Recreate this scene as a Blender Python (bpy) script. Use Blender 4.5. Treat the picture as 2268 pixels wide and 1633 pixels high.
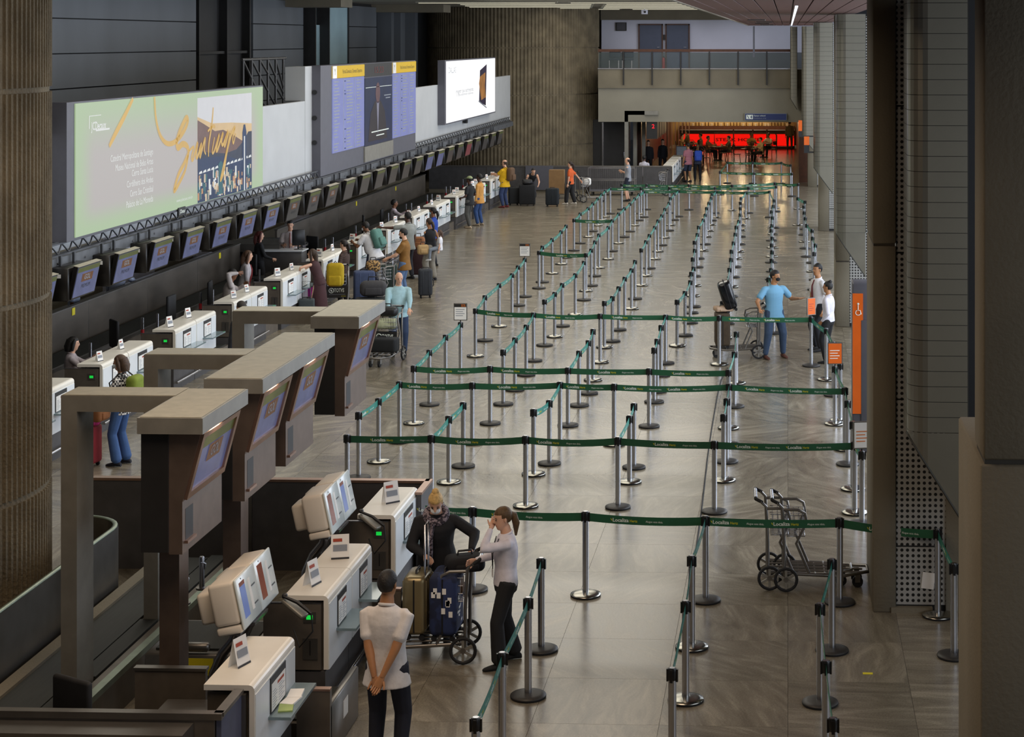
import bpy, bmesh, math, random
from mathutils import Vector as V, Matrix as MX
RND = random.Random(11)
D = bpy.data
SC = bpy.context.scene
COL = SC.collection
for o in list(D.objects):
    D.objects.remove(o)
PI = math.pi

# ------------------------------------------------------------------ camera
YAW = math.radians(2.3)
FPX = 4000.0
CX, CY, HC = 1745 - FPX * math.tan(YAW), 86.0, 6.4
cd = D.cameras.new('camera')
cd.sensor_fit = 'HORIZONTAL'
cd.sensor_width = 36.0
cd.lens = FPX / 2268 * 36
cd.shift_x = (1134 - CX) / 2268
cd.shift_y = (CY - 816.5) / 2268
cd.clip_end = 400
cam = D.objects.new('camera', cd)
COL.objects.link(cam)
cam.location = (0, 0, HC)
cam.rotation_euler = (PI / 2, 0, YAW)
SC.camera = cam
vs = SC.view_settings
vs.view_transform = 'Standard'
vs.look = 'None'
vs.gamma = 1.0
vs.use_curve_mapping = False
vs.exposure = -0.6

# ------------------------------------------------------------------ world and large lights
w = D.worlds.new('world')
SC.world = w
w.use_nodes = True
w.node_tree.nodes['Background'].inputs[0].default_value = (0.75, 0.82, 1.0, 1)
w.node_tree.nodes['Background'].inputs[1].default_value = 0.03


def area(name, loc, rot, sx, sy, power, col):
    l = D.lights.new(name, 'AREA')
    l.shape = 'RECTANGLE'
    l.size, l.size_y, l.energy, l.color = sx, sy, power, col
    o = D.objects.new(name, l)
    COL.objects.link(o)
    o.location, o.rotation_euler = loc, rot
    return o


# daylight through the glazed kerb side on the right, beyond the piers
area('daylight_glazing', (6.5, 29.5, 4.6), (0, math.radians(90), 0), 7.0, 15, 3000, (0.80, 0.88, 1.0))
area('daylight_glazing', (6.5, 49.5, 4.6), (0, math.radians(90), 0), 7.0, 15, 3000, (0.80, 0.88, 1.0))
area('daylight_glazing', (6.5, 68.5, 4.6), (0, math.radians(90), 0), 7.0, 15, 2600, (0.80, 0.88, 1.0))
area('daylight_glazing', (6.0, 10.5, 4.6), (0, math.radians(90), 0), 7.0, 14, 700, (0.82, 0.89, 1.0))
# rows of ceiling luminaires over the hall
for yy, pw in ((28, 900), (44, 1000), (60, 1000), (73, 700)):
    area('ceiling_luminaires', (-6.5, yy, 7.75), (0, 0, 0), 8.0, 12, pw, (1.0, 0.95, 0.84))
# warmer lamps over the near check-in island
area('island_lamps', (-3.5, 13.0, 7.6), (0, 0, 0), 6.0, 6.0, 620, (1.0, 0.78, 0.58))


# ------------------------------------------------------------------ pixel to place helpers
SY, CYW = math.sin(YAW), math.cos(YAW)


def _dl(d, x):
    l = (x - CX) / FPX * d
    return V((-SY * d + CYW * l, CYW * d + SY * l, 0))


def G(x, y, z=0.0):
    """point at height z that shows at pixel x, y"""
    p = _dl(FPX * (HC - z) / (y - CY), x)
    p.z = z
    return p


def PX(x, y, X):
    """point on the plane X = const that shows at pixel x, y"""
    d = X / (-SY + CYW * (x - CX) / FPX)
    p = _dl(d, x)
    p.z = HC - (y - CY) * d / FPX
    return p


def PY(x, y, Y):
    d = Y / (CYW + SY * (x - CX) / FPX)
    p = _dl(d, x)
    p.z = HC - (y - CY) * d / FPX
    return p


# ------------------------------------------------------------------ materials
def lin(h):
    h = h.lstrip('#')
    c = [int(h[i:i + 2], 16) / 255 for i in (0, 2, 4)]
    return tuple((x / 12.92 if x <= 0.04045 else ((x + 0.055) / 1.055) ** 2.4) for x in c) + (1.0,)


MATS = {}


def mat(name, hexc, rough=0.6, metal=0.0, var=0.12, scale=5.0, bump=0.0, estr=0.0, spec=0.5, alpha=1.0, trans=0.0, bscale=None, stretch=None):
    if name in MATS:
        return MATS[name]
    m = D.materials.new(name)
    m.use_nodes = True
    nt = m.node_tree
    b = nt.nodes['Principled BSDF']
    c = lin(hexc)
    b.inputs['Roughness'].default_value = rough
    b.inputs['Metallic'].default_value = metal
    b.inputs['Specular IOR Level'].default_value = spec
    tc = nt.nodes.new('ShaderNodeTexCoord')
    src = tc.outputs['Object']
    if stretch:
        mp = nt.nodes.new('ShaderNodeMapping')
        mp.inputs['Scale'].default_value = stretch
        nt.links.new(src, mp.inputs[0])
        src = mp.outputs[0]
    n = nt.nodes.new('ShaderNodeTexNoise')
    n.inputs['Scale'].default_value = scale
    n.inputs['Detail'].default_value = 5
    nt.links.new(src, n.inputs['Vector'])
    r = nt.nodes.new('ShaderNodeValToRGB')
    lo = tuple(x * (1 - var) for x in c[:3]) + (1,)
    hi = tuple(min(1, x * (1 + var)) for x in c[:3]) + (1,)
    r.color_ramp.elements[0].position = 0.3
    r.color_ramp.elements[1].position = 0.7
    r.color_ramp.elements[0].color, r.color_ramp.elements[1].color = lo, hi
    nt.links.new(n.outputs['Fac'], r.inputs[0])
    nt.links.new(r.outputs[0], b.inputs['Base Color'])
    if estr > 0:
        nt.links.new(r.outputs[0], b.inputs['Emission Color'])
        nt.links.remove(b.inputs['Base Color'].links[0])
        b.inputs['Base Color'].default_value = tuple(x * 0.25 for x in c[:3]) + (1,)
        b.inputs['Emission Strength'].default_value = estr
    if alpha < 1:
        b.inputs['Alpha'].default_value = alpha
    if trans > 0:
        b.inputs['Transmission Weight'].default_value = trans
    if bump > 0:
        n2 = nt.nodes.new('ShaderNodeTexNoise')
        n2.inputs['Scale'].default_value = bscale or scale * 4
        n2.inputs['Detail'].default_value = 6
        nt.links.new(src, n2.inputs['Vector'])
        bp = nt.nodes.new('ShaderNodeBump')
        bp.inputs['Strength'].default_value = bump
        bp.inputs['Distance'].default_value = 0.02
        nt.links.new(n2.outputs['Fac'], bp.inputs['Height'])
        nt.links.new(bp.outputs[0], b.inputs['Normal'])
    MATS[name] = m
    return m


def granite(name, joints):
    m = D.materials.new(name)
    m.use_nodes = True
    nt = m.node_tree
    N, L = nt.nodes.new, nt.links.new
    b = nt.nodes['Principled BSDF']
    geo = N('ShaderNodeNewGeometry')
    oi = N('ShaderNodeObjectInfo')
    mu = N('ShaderNodeMath')
    mu.operation = 'MULTIPLY'
    mu.inputs[1].default_value = 2.6 if not joints else 0.0
    L(oi.outputs['Random'], mu.inputs[0])
    vr = N('ShaderNodeVectorRotate')
    vr.rotation_type = 'Z_AXIS'
    L(geo.outputs['Position'], vr.inputs['Vector'])
    L(mu.outputs[0], vr.inputs['Angle'])
    mp = N('ShaderNodeMapping')
    mp.inputs['Scale'].default_value = (0.42, 1.7, 1)
    L(vr.outputs[0], mp.inputs[0])
    n = N('ShaderNodeTexNoise')
    n.inputs['Scale'].default_value = 1.9
    n.inputs['Detail'].default_value = 9
    n.inputs['Roughness'].default_value = 0.62
    n.inputs['Distortion'].default_value = 1.6
    L(mp.outputs[0], n.inputs['Vector'])
    r = N('ShaderNodeValToRGB')
    e = r.color_ramp.elements
    e[0].position, e[0].color = 0.30, lin('#655d50')
    e[1].position, e[1].color = 0.74, lin('#9c9280')
    k = e.new(0.52)
    k.color = lin('#7d7464')
    L(n.outputs['Fac'], r.inputs[0])
    sp = N('ShaderNodeTexNoise')
    sp.inputs['Scale'].default_value = 55
    sp.inputs['Detail'].default_value = 3
    L(geo.outputs['Position'], sp.inputs['Vector'])
    mx = N('ShaderNodeMix')
    mx.data_type = 'RGBA'
    mx.blend_type = 'OVERLAY'
    mx.inputs[0].default_value = 0.45
    L(r.outputs[0], mx.inputs[6])
    L(sp.outputs['Fac'], mx.inputs[7])
    out = mx.outputs[2]
    hs = N('ShaderNodeHueSaturation')
    ma = N('ShaderNodeMath')
    ma.operation = 'MULTIPLY_ADD'
    ma.inputs[1].default_value, ma.inputs[2].default_value = 0.22, 0.87
    L(oi.outputs['Random'], ma.inputs[0])
    if not joints:
        L(ma.outputs[0], hs.inputs['Value'])
    L(out, hs.inputs['Color'])
    out = hs.outputs[0]
    if joints:
        br = N('ShaderNodeTexBrick')
        br.offset = 0.0
        br.inputs['Scale'].default_value = 1.0
        br.inputs['Brick Width'].default_value = 1.2
        br.inputs['Row Height'].default_value = 1.2
        br.inputs['Mortar Size'].default_value = 0.005
        br.inputs['Color1'].default_value = br.inputs['Color2'].default_value = (1, 1, 1, 1)
        br.inputs['Mortar'].default_value = (0.55, 0.52, 0.48, 1)
        L(geo.outputs['Position'], br.inputs['Vector'])
        m2 = N('ShaderNodeMix')
        m2.data_type = 'RGBA'
        m2.blend_type = 'MULTIPLY'
        m2.inputs[0].default_value = 1
        L(out, m2.inputs[6])
        L(br.outputs['Color'], m2.inputs[7])
        out = m2.outputs[2]
    L(out, b.inputs['Base Color'])
    rr = N('ShaderNodeMapRange')
    rr.inputs['To Min'].default_value, rr.inputs['To Max'].default_value = 0.17, 0.30
    L(n.outputs['Fac'], rr.inputs[0])
    L(rr.outputs[0], b.inputs['Roughness'])
    b.inputs['Specular IOR Level'].default_value = 0.55
    MATS[name] = m
    return m


M = {}


def defm(k, *a, **kw):
    M[k] = mat(k, *a, **kw)


granite('granite_slab', False)
granite('granite_floor', True)
M['slab'], M['floor'] = MATS['granite_slab'], MATS['granite_floor']
defm('joint', '#3a342b', 0.8)
defm('steel', '#b9bac0', 0.24, 1.0, 0.05, 8)
defm('pole', '#c4c6cc', 0.26, 1.0, 0.05, 20)
defm('brushed', '#86827d', 0.38, 0.9, 0.12, 4)
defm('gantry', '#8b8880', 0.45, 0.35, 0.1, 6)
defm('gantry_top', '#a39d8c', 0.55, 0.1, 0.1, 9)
defm('bronze', '#75655b', 0.40, 0.55, 0.12, 6)
defm('rosemetal', '#a88878', 0.3, 0.8, 0.08, 6)
defm('black', '#17171a', 0.45, 0, 0.2, 8)
defm('rubber', '#1c1c1e', 0.75, 0, 0.2, 12)
defm('capblack', '#141416', 0.3, 0, 0.1, 8)
defm('basedark', '#3b3835', 0.5, 0.4, 0.25, 9)
defm('basesteel', '#a9a69c', 0.22, 1.0, 0.1, 9)
defm('tape', '#1f5a3c', 0.55, 0, 0.06, 6)
defm('tapeteal', '#2b7f70', 0.5, 0, 0.06, 6)
defm('inkwhite', '#e8efe6', 0.6, 0, 0.02)
defm('inkyellow', '#c9c22a', 0.6, 0, 0.02)
defm('inkblack', '#2a2a2e', 0.6, 0, 0.02)
defm('inkgrey', '#8a8f98', 0.6, 0, 0.05)
defm('inkred', '#a8452c', 0.6, 0, 0.05)
defm('inkorange', '#d9762e', 0.6, 0, 0.05)
defm('counter_white', '#e6e1d6', 0.35, 0, 0.03, 4)
defm('front_white', '#e2e6e9', 0.35, 0, 0.03, 4)
defm('counter_dark', '#665e55', 0.42, 0.25, 0.18, 5)
defm('darkpanel', '#4c4a4b', 0.5, 0.1, 0.15, 5)
defm('wallpanel', '#5f574e', 0.42, 0.2, 0.2, 1.5, stretch=(1, 1, 3))
defm('glassshelf', '#7d9096', 0.12, 0.2, 0.05)
defm('glass', '#8f9c9c', 0.05, 0, 0.02, alpha=0.10)
defm('paper', '#eceae6', 0.7, 0, 0.03)
defm('papergrey', '#9aa0a8', 0.7, 0, 0.3, 60)
defm('green_led', '#19d046', 0.5, 0, 0.02, estr=1.3)
defm('kiosk_white', '#ded5c8', 0.32, 0, 0.03, 3)
defm('kiosk_face', '#d3dcdc', 0.2, 0, 0.04, 6)
defm('screen_blue', '#7f95d6', 0.2, 0, 0.15, 3, estr=0.55)
defm('screen_orange', '#a5553a', 0.2, 0, 0.2, 9, estr=0.35)
defm('concrete', '#766e5d', 0.8, 0, 0.14, 0.9, bump=0.25, bscale=30)
defm('concrete_ribs', '#6f6450', 0.9, 0, 0.28, 2.2, bump=0.9, bscale=26)
defm('concrete_slab', '#8b8678', 0.85, 0, 0.1, 0.6, bump=0.15, bscale=18)
defm('duct', '#8c887b', 0.3, 0.75, 0.1, 1.5)
defm('duct_seam', '#3c3a34', 0.6, 0.3)
defm('redwood', '#4a241c', 0.55, 0, 0.2, 3, stretch=(1, 6, 1))
defm('wall_upper', '#63676c', 0.45, 0.25, 0.12, 0.7, stretch=(1, 1, 0.4))
defm('trim_dark', '#2b2a2a', 0.5, 0.2)
defm('wall_white', '#d2d2e0', 0.7, 0, 0.05, 0.8)
defm('fascia', '#b6b8ba', 0.5, 0.1, 0.05, 1.2)
defm('truss', '#4c4e53', 0.5, 0.5, 0.2, 6)
defm('beam', '#5e6166', 0.5, 0.3, 0.2, 5)
defm('doorblue', '#4b5266', 0.5, 0, 0.06)
defm('glazing', '#9db6bd', 0.08, 0, 0.1, 0.7)
defm('orange', '#e0620c', 0.45, 0, 0.05)
defm('greypanel', '#5a5a63', 0.5, 0.1, 0.06)
defm('yellow', '#e3d021', 0.6, 0, 0.05)
defm('yellow_head', '#e2b90d', 0.5, 0, 0.04, estr=0.9)
defm('fids_blue', '#8f97d4', 0.4, 0, 0.08, 2.5, estr=0.75)
defm('fids_dark', '#3f4c86', 0.4, 0, 0.35, 1.3, estr=0.25)
defm('ad_dark', '#263a68', 0.4, 0, 0.4, 2, estr=0.25)
defm('led_white', '#f4f3f2', 0.5, 0, 0.01, estr=1.6)
defm('tv_dark', '#161311', 0.35, 0, 0.2, 5)
defm('tv_screen', '#6d76a4', 0.25, 0, 0.2, 4, estr=0.5)
defm('tv_screen_off', '#6d6a6c', 0.28, 0, 0.2, 4, estr=0.12)
defm('tv_green', '#7f8a4c', 0.3, 0, 0.2, 4, estr=0.2)
defm('tv_orange', '#9a6642', 0.3, 0, 0.2, 4, estr=0.22)
defm('tv_red', '#a4545c', 0.3, 0, 0.2, 4, estr=0.3)
defm('belt', '#23241f', 0.7, 0, 0.3, 3, stretch=(12, 0.6, 1))
defm('belt_edge', '#8e9a8a', 0.4, 0.6, 0.15, 5)
defm('bwood', '#4c2a17', 0.5, 0, 0.2, 6)
defm('red_light', '#ff1008', 0.5, 0, 0.01, estr=1.3)
defm('warm_wall', '#c8a468', 0.7, 0, 0.15, 1.2)
defm('warm_lamp', '#ffd08a', 0.5, 0, 0.01, estr=9.0)
defm('cool_lamp', '#eaf6ff', 0.5, 0, 0.02, estr=2.2)
defm('tube_lamp', '#fff6d8', 0.5, 0, 0.01, estr=1.0)
defm('signblue', '#1b3a8c', 0.45, 0, 0.04, estr=0.12)
defm('skin_light', '#d8a88c', 0.5, 0, 0.06, 9)
defm('skin_mid', '#a8764f', 0.5, 0, 0.06, 9)
defm('skin_brown', '#7a4f35', 0.5, 0, 0.06, 9)
defm('skin_dark', '#4f3326', 0.5, 0, 0.06, 9)
defm('eye', '#1b1512', 0.3)
defm('lips', '#93503f', 0.5)


def cloth(hexc, var=0.1, scale=14):
    k = 'cloth_' + hexc.strip('#')
    return mat(k, hexc, 0.85, 0, var, scale, bump=0.12, bscale=40)


def pattern(name, h1, h2, scale, kind='noise'):
    """printed cloth with two colours"""
    m = mat(name, h1, 0.85)
    nt = m.node_tree
    b = nt.nodes['Principled BSDF']
    tc = nt.nodes.new('ShaderNodeTexCoord')
    if kind == 'stripe':
        t = nt.nodes.new('ShaderNodeTexWave')
        t.bands_direction = 'Z'
        t.inputs['Scale'].default_value = scale
    elif kind == 'check':
        t = nt.nodes.new('ShaderNodeTexChecker')
        t.inputs['Scale'].default_value = scale
    else:
        t = nt.nodes.new('ShaderNodeTexNoise')
        t.inputs['Scale'].default_value = scale
    nt.links.new(tc.outputs['Object'], t.inputs['Vector'])
    r = nt.nodes.new('ShaderNodeValToRGB')
    r.color_ramp.elements[0].position, r.color_ramp.elements[1].position = 0.46, 0.54
    r.color_ramp.elements[0].color, r.color_ramp.elements[1].color = lin(h1), lin(h2)
    nt.links.new(t.outputs[1] if kind != 'noise' else t.outputs['Fac'], r.inputs[0])
    nt.links.new(r.outputs[0], b.inputs['Base Color'])
    return m


def dots(name, h1, h2, scale):
    """plate with a square grid of round holes"""
    m = mat(name, h1, 0.45, 0.3)
    nt = m.node_tree
    b = nt.nodes['Principled BSDF']
    tc = nt.nodes.new('ShaderNodeTexCoord')
    v = nt.nodes.new('ShaderNodeTexVoronoi')
    v.inputs['Randomness'].default_value = 0.0
    v.inputs['Scale'].default_value = scale
    mp = nt.nodes.new('ShaderNodeMapping')
    mp.inputs['Scale'].default_value = (1, 0, 1)
    nt.links.new(tc.outputs['Object'], mp.inputs[0])
    nt.links.new(mp.outputs[0], v.inputs['Vector'])
    r = nt.nodes.new('ShaderNodeValToRGB')
    r.color_ramp.elements[0].position, r.color_ramp.elements[1].position = 0.27, 0.31
    r.color_ramp.elements[0].color, r.color_ramp.elements[1].color = lin(h2), lin(h1)
    nt.links.new(v.outputs['Distance'], r.inputs[0])
    nt.links.new(r.outputs[0], b.inputs['Base Color'])
    return m


M['perforated'] = dots('perforated', '#a9a8a4', '#1c1b1a', 16.0)


# ------------------------------------------------------------------ mesh building
class MB:
    def __init__(s):
        s.v, s.f, s.m, s.mats, s.sm = [], [], [], [], []

    def mi(s, k):
        k = M[k] if isinstance(k, str) else k
        if k not in s.mats:
            s.mats.append(k)
        return s.mats.index(k)

    def add(s, vs, fs, k, smooth=False, mx=None):
        o, i = len(s.v), s.mi(k)
        s.v += [tuple(mx @ V(p)) if mx else tuple(p) for p in vs]
        for f in fs:
            s.f.append([o + j for j in f])
            s.m.append(i)
            s.sm.append(smooth)
        return s

    def box(s, a, b, k, mx=None):
        x0, y0, z0 = (min(a[i], b[i]) for i in range(3))
        x1, y1, z1 = (max(a[i], b[i]) for i in range(3))
        vs = [(x, y, z) for z in (z0, z1) for y in (y0, y1) for x in (x0, x1)]
        fs = [(0, 2, 3, 1), (4, 5, 7, 6), (0, 1, 5, 4), (2, 6, 7, 3), (0, 4, 6, 2), (1, 3, 7, 5)]
        return s.add(vs, fs, k, False, mx)

    def bev(s, a, b, r, k, seg=2, mx=None):
        bm = bmesh.new()
        bmesh.ops.create_cube(bm, size=1)
        sz = [abs(b[i] - a[i]) for i in range(3)]
        ce = [(b[i] + a[i]) / 2 for i in range(3)]
        for q in bm.verts:
            q.co = V([q.co[i] * sz[i] + ce[i] for i in range(3)])
        bmesh.ops.bevel(bm, geom=list(bm.edges), offset=min(r, min(sz) * 0.49), segments=seg, affect='EDGES', profile=0.5)
        bm.verts.index_update()
        s.add([q.co.copy() for q in bm.verts], [[q.index for q in f.verts] for f in bm.faces], k, True, mx)
        bm.free()
        return s

    def rings(s, rings, k, cap=True, smooth=True, mx=None):
        n = len(rings[0])
        vs = [p for r in rings for p in r]
        fs = []
        for i in range(len(rings) - 1):
            for j in range(n):
                j2 = (j + 1) % n
                fs.append((i * n + j, i * n + j2, (i + 1) * n + j2, (i + 1) * n + j))
        s.add(vs, fs, k, smooth, mx)
        if cap:
            s.add(rings[0], [list(range(n))[::-1]], k, False, mx)
            s.add(rings[-1], [list(range(n))], k, False, mx)
        return s

    def tube(s, pts, r, k, n=8, cap=True, closed=False, mx=None, flat=1.0):
        pts = [V(p) for p in pts]
        m = len(pts)
        rs = r if isinstance(r, (list, tuple)) else [r] * m
        rg = []
        ref = None
        for i, p in enumerate(pts):
            if closed:
                t = pts[(i + 1) % m] - pts[i - 1]
            else:
                t = pts[min(i + 1, m - 1)] - pts[max(i - 1, 0)]
            t.normalize()
            if ref is None:
                ref = V((0, 0, 1)) if abs(t.z) < 0.9 else V((1, 0, 0))
            u = ref - t * ref.dot(t)
            if u.length < 1e-4:
                u = V((0, 1, 0)) - t * t.y
            u.normalize()
            ref = u
            q = t.cross(u)
            rg.append([p + (u * math.cos(2 * PI * j / n) * flat + q * math.sin(2 * PI * j / n)) * rs[i] for j in range(n)])
        if closed:
            rg.append(rg[0])
            cap = False
        return s.rings(rg, k, cap, True, mx)

    def lathe(s, prof, k, n=24, c=(0, 0, 0), mx=None):
        rg = [[(c[0] + r * math.cos(2 * PI * j / n), c[1] + r * math.sin(2 * PI * j / n), c[2] + z) for j in range(n)] for r, z in prof]
        return s.rings(rg, k, True, True, mx)

    def cyl(s, p0, p1, r, k, n=12, mx=None):
        return s.tube([p0, p1], r, k, n, mx=mx)

    def ball(s, c, r, k, n=10, m=8, mx=None):
        r = r if isinstance(r, (list, tuple)) else (r, r, r)
        rg = []
        for i in range(1, m):
            a = PI * i / m
            rg.append([(c[0] + r[0] * math.sin(a) * math.cos(2 * PI * j / n), c[1] + r[1] * math.sin(a) * math.sin(2 * PI * j / n), c[2] - r[2] * math.cos(a)) for j in range(n)])
        return s.rings(rg, k, True, True, mx)

    def prism(s, poly, ax, a, b, k, smooth=False, mx=None):
        """polygon (p, q) swept along axis ax from a to b; p, q are the other two axes in order"""
        def pt(p, q, t):
            return {0: (t, p, q), 1: (p, t, q), 2: (p, q, t)}[ax]
        n = len(poly)
        vs = [pt(p, q, a) for p, q in poly] + [pt(p, q, b) for p, q in poly]
        fs = [list(range(n))[::-1], [n + i for i in range(n)]] + [(i, (i + 1) % n, n + (i + 1) % n, n + i) for i in range(n)]
        return s.add(vs, fs, k, smooth, mx)

    def quad(s, pts, k, mx=None):
        return s.add(pts, [list(range(len(pts)))], k, False, mx)

    def mesh(s, name):
        me = D.meshes.new(name)
        me.from_pydata([tuple(p) for p in s.v], [], s.f)
        for q in s.mats:
            me.materials.append(q)
        me.polygons.foreach_set('material_index', s.m)
        me.polygons.foreach_set('use_smooth', s.sm)
        me.update()
        bm = bmesh.new()
        bm.from_mesh(me)
        bmesh.ops.recalc_face_normals(bm, faces=bm.faces)
        bm.to_mesh(me)
        bm.free()
        return me

    def build(s, name, parent=None, loc=None, rot=None):
        return link(name, s.mesh(name), parent, loc, rot)


def link(name, data, parent=None, loc=None, rot=None):
    o = D.objects.new(name, data)
    COL.objects.link(o)
    if parent:
        o.parent = parent
    if loc is not None:
        o.location = loc
    if rot is not None:
        o.rotation_euler = rot
    return o


def tag(o, label, cat, group=None):
    o['label'] = label
    o['category'] = cat
    if group:
        o['group'] = group
    return o


def thing(name, label, cat, loc=(0, 0, 0), rz=0.0, group=None):
    o = link(name, None, None, loc, (0, 0, rz))
    o.empty_display_size = 0.1
    return tag(o, label, cat, group)


def struct(o):
    o['kind'] = 'structure'
    return o


ORD = ['first', 'second', 'third', 'fourth', 'fifth', 'sixth', 'seventh', 'eighth', 'ninth', 'tenth', 'eleventh', 'twelfth', 'thirteenth', 'fourteenth', 'fifteenth', 'sixteenth', 'seventeenth', 'eighteenth', 'nineteenth', 'twentieth', 'twenty-first', 'twenty-second', 'twenty-third', 'twenty-fourth', 'twenty-fifth', 'twenty-sixth', 'twenty-seventh', 'twenty-eighth', 'twenty-ninth', 'thirtieth']

# ------------------------------------------------------------------ lettering (all words are turned to meshes in one go)
WORDS = ['Localiza', 'Hertz', 'Alugue essa ideia.', 'Catedral Metropolitana de Santiago', 'Museu Nacional de Belas Artes', 'Cerro Santa Lucía', 'Cordilheira dos Andes', 'Cerro San Cristóbal', 'Palácio de La Moneda', 'JCDecaux', 'www.jcdecaux.com.br', 'TOTVS', 'GOL', 'STEAK HOUSE', 'Espaço cultural', 'Exhibitions area', 'Partida Doméstica | Domestic Departure', 'Partida Internacional | International Departure', 'Y', '15:23', 'DALLAS', 'Imagem que surpreende.', 'PREMIUM', 'CHECK-IN', 'GOL ', '5', '2', 'O absolutamente essencial']
TXT = {}
_tmp = []
for s_ in WORDS:
    c_ = D.curves.new('txt', 'FONT')
    c_.body = s_
    c_.size = 1.0
    c_.align_x, c_.align_y = 'CENTER', 'CENTER'
    c_.resolution_u = 2
    if s_ in ('TOTVS', 'Hertz', 'Localiza', 'GOL', 'JCDecaux', 'STEAK HOUSE', '5', '2'):
        c_.offset = 0.018
    o_ = D.objects.new('txt', c_)
    COL.objects.link(o_)
    _tmp.append(o_)
_dg = bpy.context.evaluated_depsgraph_get()
for o_ in _tmp:
    me_ = D.meshes.new_from_object(o_.evaluated_get(_dg))
    TXT[o_.data.body] = ([tuple(q.co) for q in me_.vertices], [list(p.vertices) for p in me_.polygons])
    D.meshes.remove(me_)
for o_ in _tmp:
    c_ = o_.data
    D.objects.remove(o_)
    D.curves.remove(c_)


def textw(s):
    xs = [p[0] for p in TXT[s][0]]
    return max(xs) - min(xs)


def put_text(mb, s, mx, h, k, width=None, align='c'):
    """add a word to mb; mx maps (x right, y up, 0) to its place; h = font size"""
    vs, fs = TXT[s]
    xs = [p[0] for p in vs]
    w0 = (max(xs) - min(xs))
    sx = h if width is None else width / w0
    cxm = (max(xs) + min(xs)) / 2
    off = {'c': 0, 'l': w0 * sx / 2, 'r': -w0 * sx / 2}[align]
    mb.add([((p[0] - cxm) * sx + off, p[1] * h, 0) for p in vs], fs, k, False, mx)


def facing(axis, origin):
    """matrix that puts text plane (x right, y up) on a face looking along +axis; origin = middle of the word"""
    o = V(origin)
    if axis == '+x':
        c = ((0, 1, 0), (0, 0, 1), (1, 0, 0))
    elif axis == '-y':
        c = ((1, 0, 0), (0, 0, 1), (0, -1, 0))
    elif axis == '+y':
        c = ((-1, 0, 0), (0, 0, 1), (0, 1, 0))
    else:
        c = ((0, -1, 0), (0, 0, 1), (-1, 0, 0))
    m = MX.Identity(4)
    for j in range(3):
        for i in range(3):
            m[i][j] = c[j][i]
        m[j][3] = o[j]
    return m

# ================================================================== THE SETTING
# ------------------------------------------------------------------ floor
FX0, FX1, FY0, NR, NC, TS = -10.8, 1.2, 13.2, 28, 10, 1.2
FY1 = FY0 + NR * TS
mb = MB()
xs, ys = [-24, FX0, FX1, 14], [-6, FY0, FY1, 114]
for i in range(3):
    for j in range(3):
        if i == 1 and j == 1:
            mb.quad([(FX0, FY0, -0.03), (FX1, FY0, -0.03), (FX1, FY1, -0.03), (FX0, FY1, -0.03)], 'joint')
        else:
            mb.quad([(xs[i], ys[j], 0), (xs[i + 1], ys[j], 0), (xs[i + 1], ys[j + 1], 0), (xs[i], ys[j + 1], 0)], 'floor')
floor = struct(mb.build('floor'))
mb = MB()
g_ = 0.0016
mb.box((g_, g_, -0.028), (TS - g_, TS - g_, 0), 'slab')
sm_ = mb.mesh('floor_slab')
for i in range(NC):
    for j in range(NR):
        link('floor_slab', sm_, floor, (FX0 + i * TS, FY0 + j * TS, 0))

# ------------------------------------------------------------------ ceilings
mb = MB()
mb.box((-24, -6, 7.82), (-1.6, 86.4, 8.1), 'concrete_slab')
ceil = struct(mb.build('ceiling'))
mb = MB()
mb.box((-2.6, -0.025, -0.02), (2.6, 0.025, 0), 'tube_lamp')
tl_ = mb.mesh('luminaire_tube')
mb = MB()
mb.box((-2.7, -0.10, 0), (2.7, 0.10, 0.05), 'gantry_top')
th_ = mb.mesh('luminaire_housing')
q = 0
for yy in range(20, 86, 3):
    if yy > 66:
        for xx in (-11.4, -5.6):
            t = thing('ceiling_luminaire', f'long fluorescent ceiling light, {ORD[q // 2]} row from the camera, {"left" if xx < -8 else "right"} one', 'light', (xx + (yy % 4) * 0.35, yy, 7.765), 0, 'ceiling lights at the far end of the hall')
            link('tube', tl_, t)
            link('housing', th_, t)
            q += 1
# low reddish slatted ceiling along the right side
mb = MB()
mb.box((-1.6, 8, 7.0), (1.5, 75, 7.12), 'redwood')
rc = struct(mb.build('ceiling_right'))
mb = MB()
mb.box((0, 8, 6.95), (0.26, 75, 7.0), 'redwood')
sl_ = mb.mesh('slat')
for i in range(11):
    link('slat', sl_, rc, (-1.6 + i * 0.282, 0, 0))
mb = MB()
mb.box((-1.66, 8, 6.94), (-1.6, 75, 7.4), 'concrete')
mb.build('edge_fascia', rc)
for i, (xx, yy) in enumerate(((-0.9, 52), (-0.75, 58), (-0.9, 64), (-0.8, 70))):
    mb = MB()
    mb.box((-0.25, -0.6, -0.02), (0.25, 0.6, 0.0), 'trim_dark')
    mb.build('air_grille', rc, (xx, yy, 6.95))
mb = MB()
for i in range(13):
    mb.box((0.12, 30 + i * 3.4, 6.935), (0.17, 32.4 + i * 3.4, 6.95), 'cool_lamp')
mb.build('light_slot', rc)
# concrete beams under the left ceiling
for i, (x0, x1, y0, z0, z1) in enumerate(((-17.6, -16.0, 60.5, 7.48, 7.82), (-17.7, -15.1, 74, 7.5, 7.82))):
    mb = MB()
    mb.box((x0, y0, z0), (x1, y0 + 1.6, z1), 'concrete')
    mb.prism([(y0 - 0.0, z0), (y0 + 1.6, z0), (y0 + 1.6, z1), (y0, z1)], 0, x1, x1 + 0.9, 'concrete')
    struct(mb.build(f'trim_{i + 1}'))

# ------------------------------------------------------------------ left wall
mb = MB()
mb.box((-17.6, 22, 0), (-17.2, 86, 7.82), 'trim_dark')
wl = struct(mb.build('wall_left'))


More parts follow.
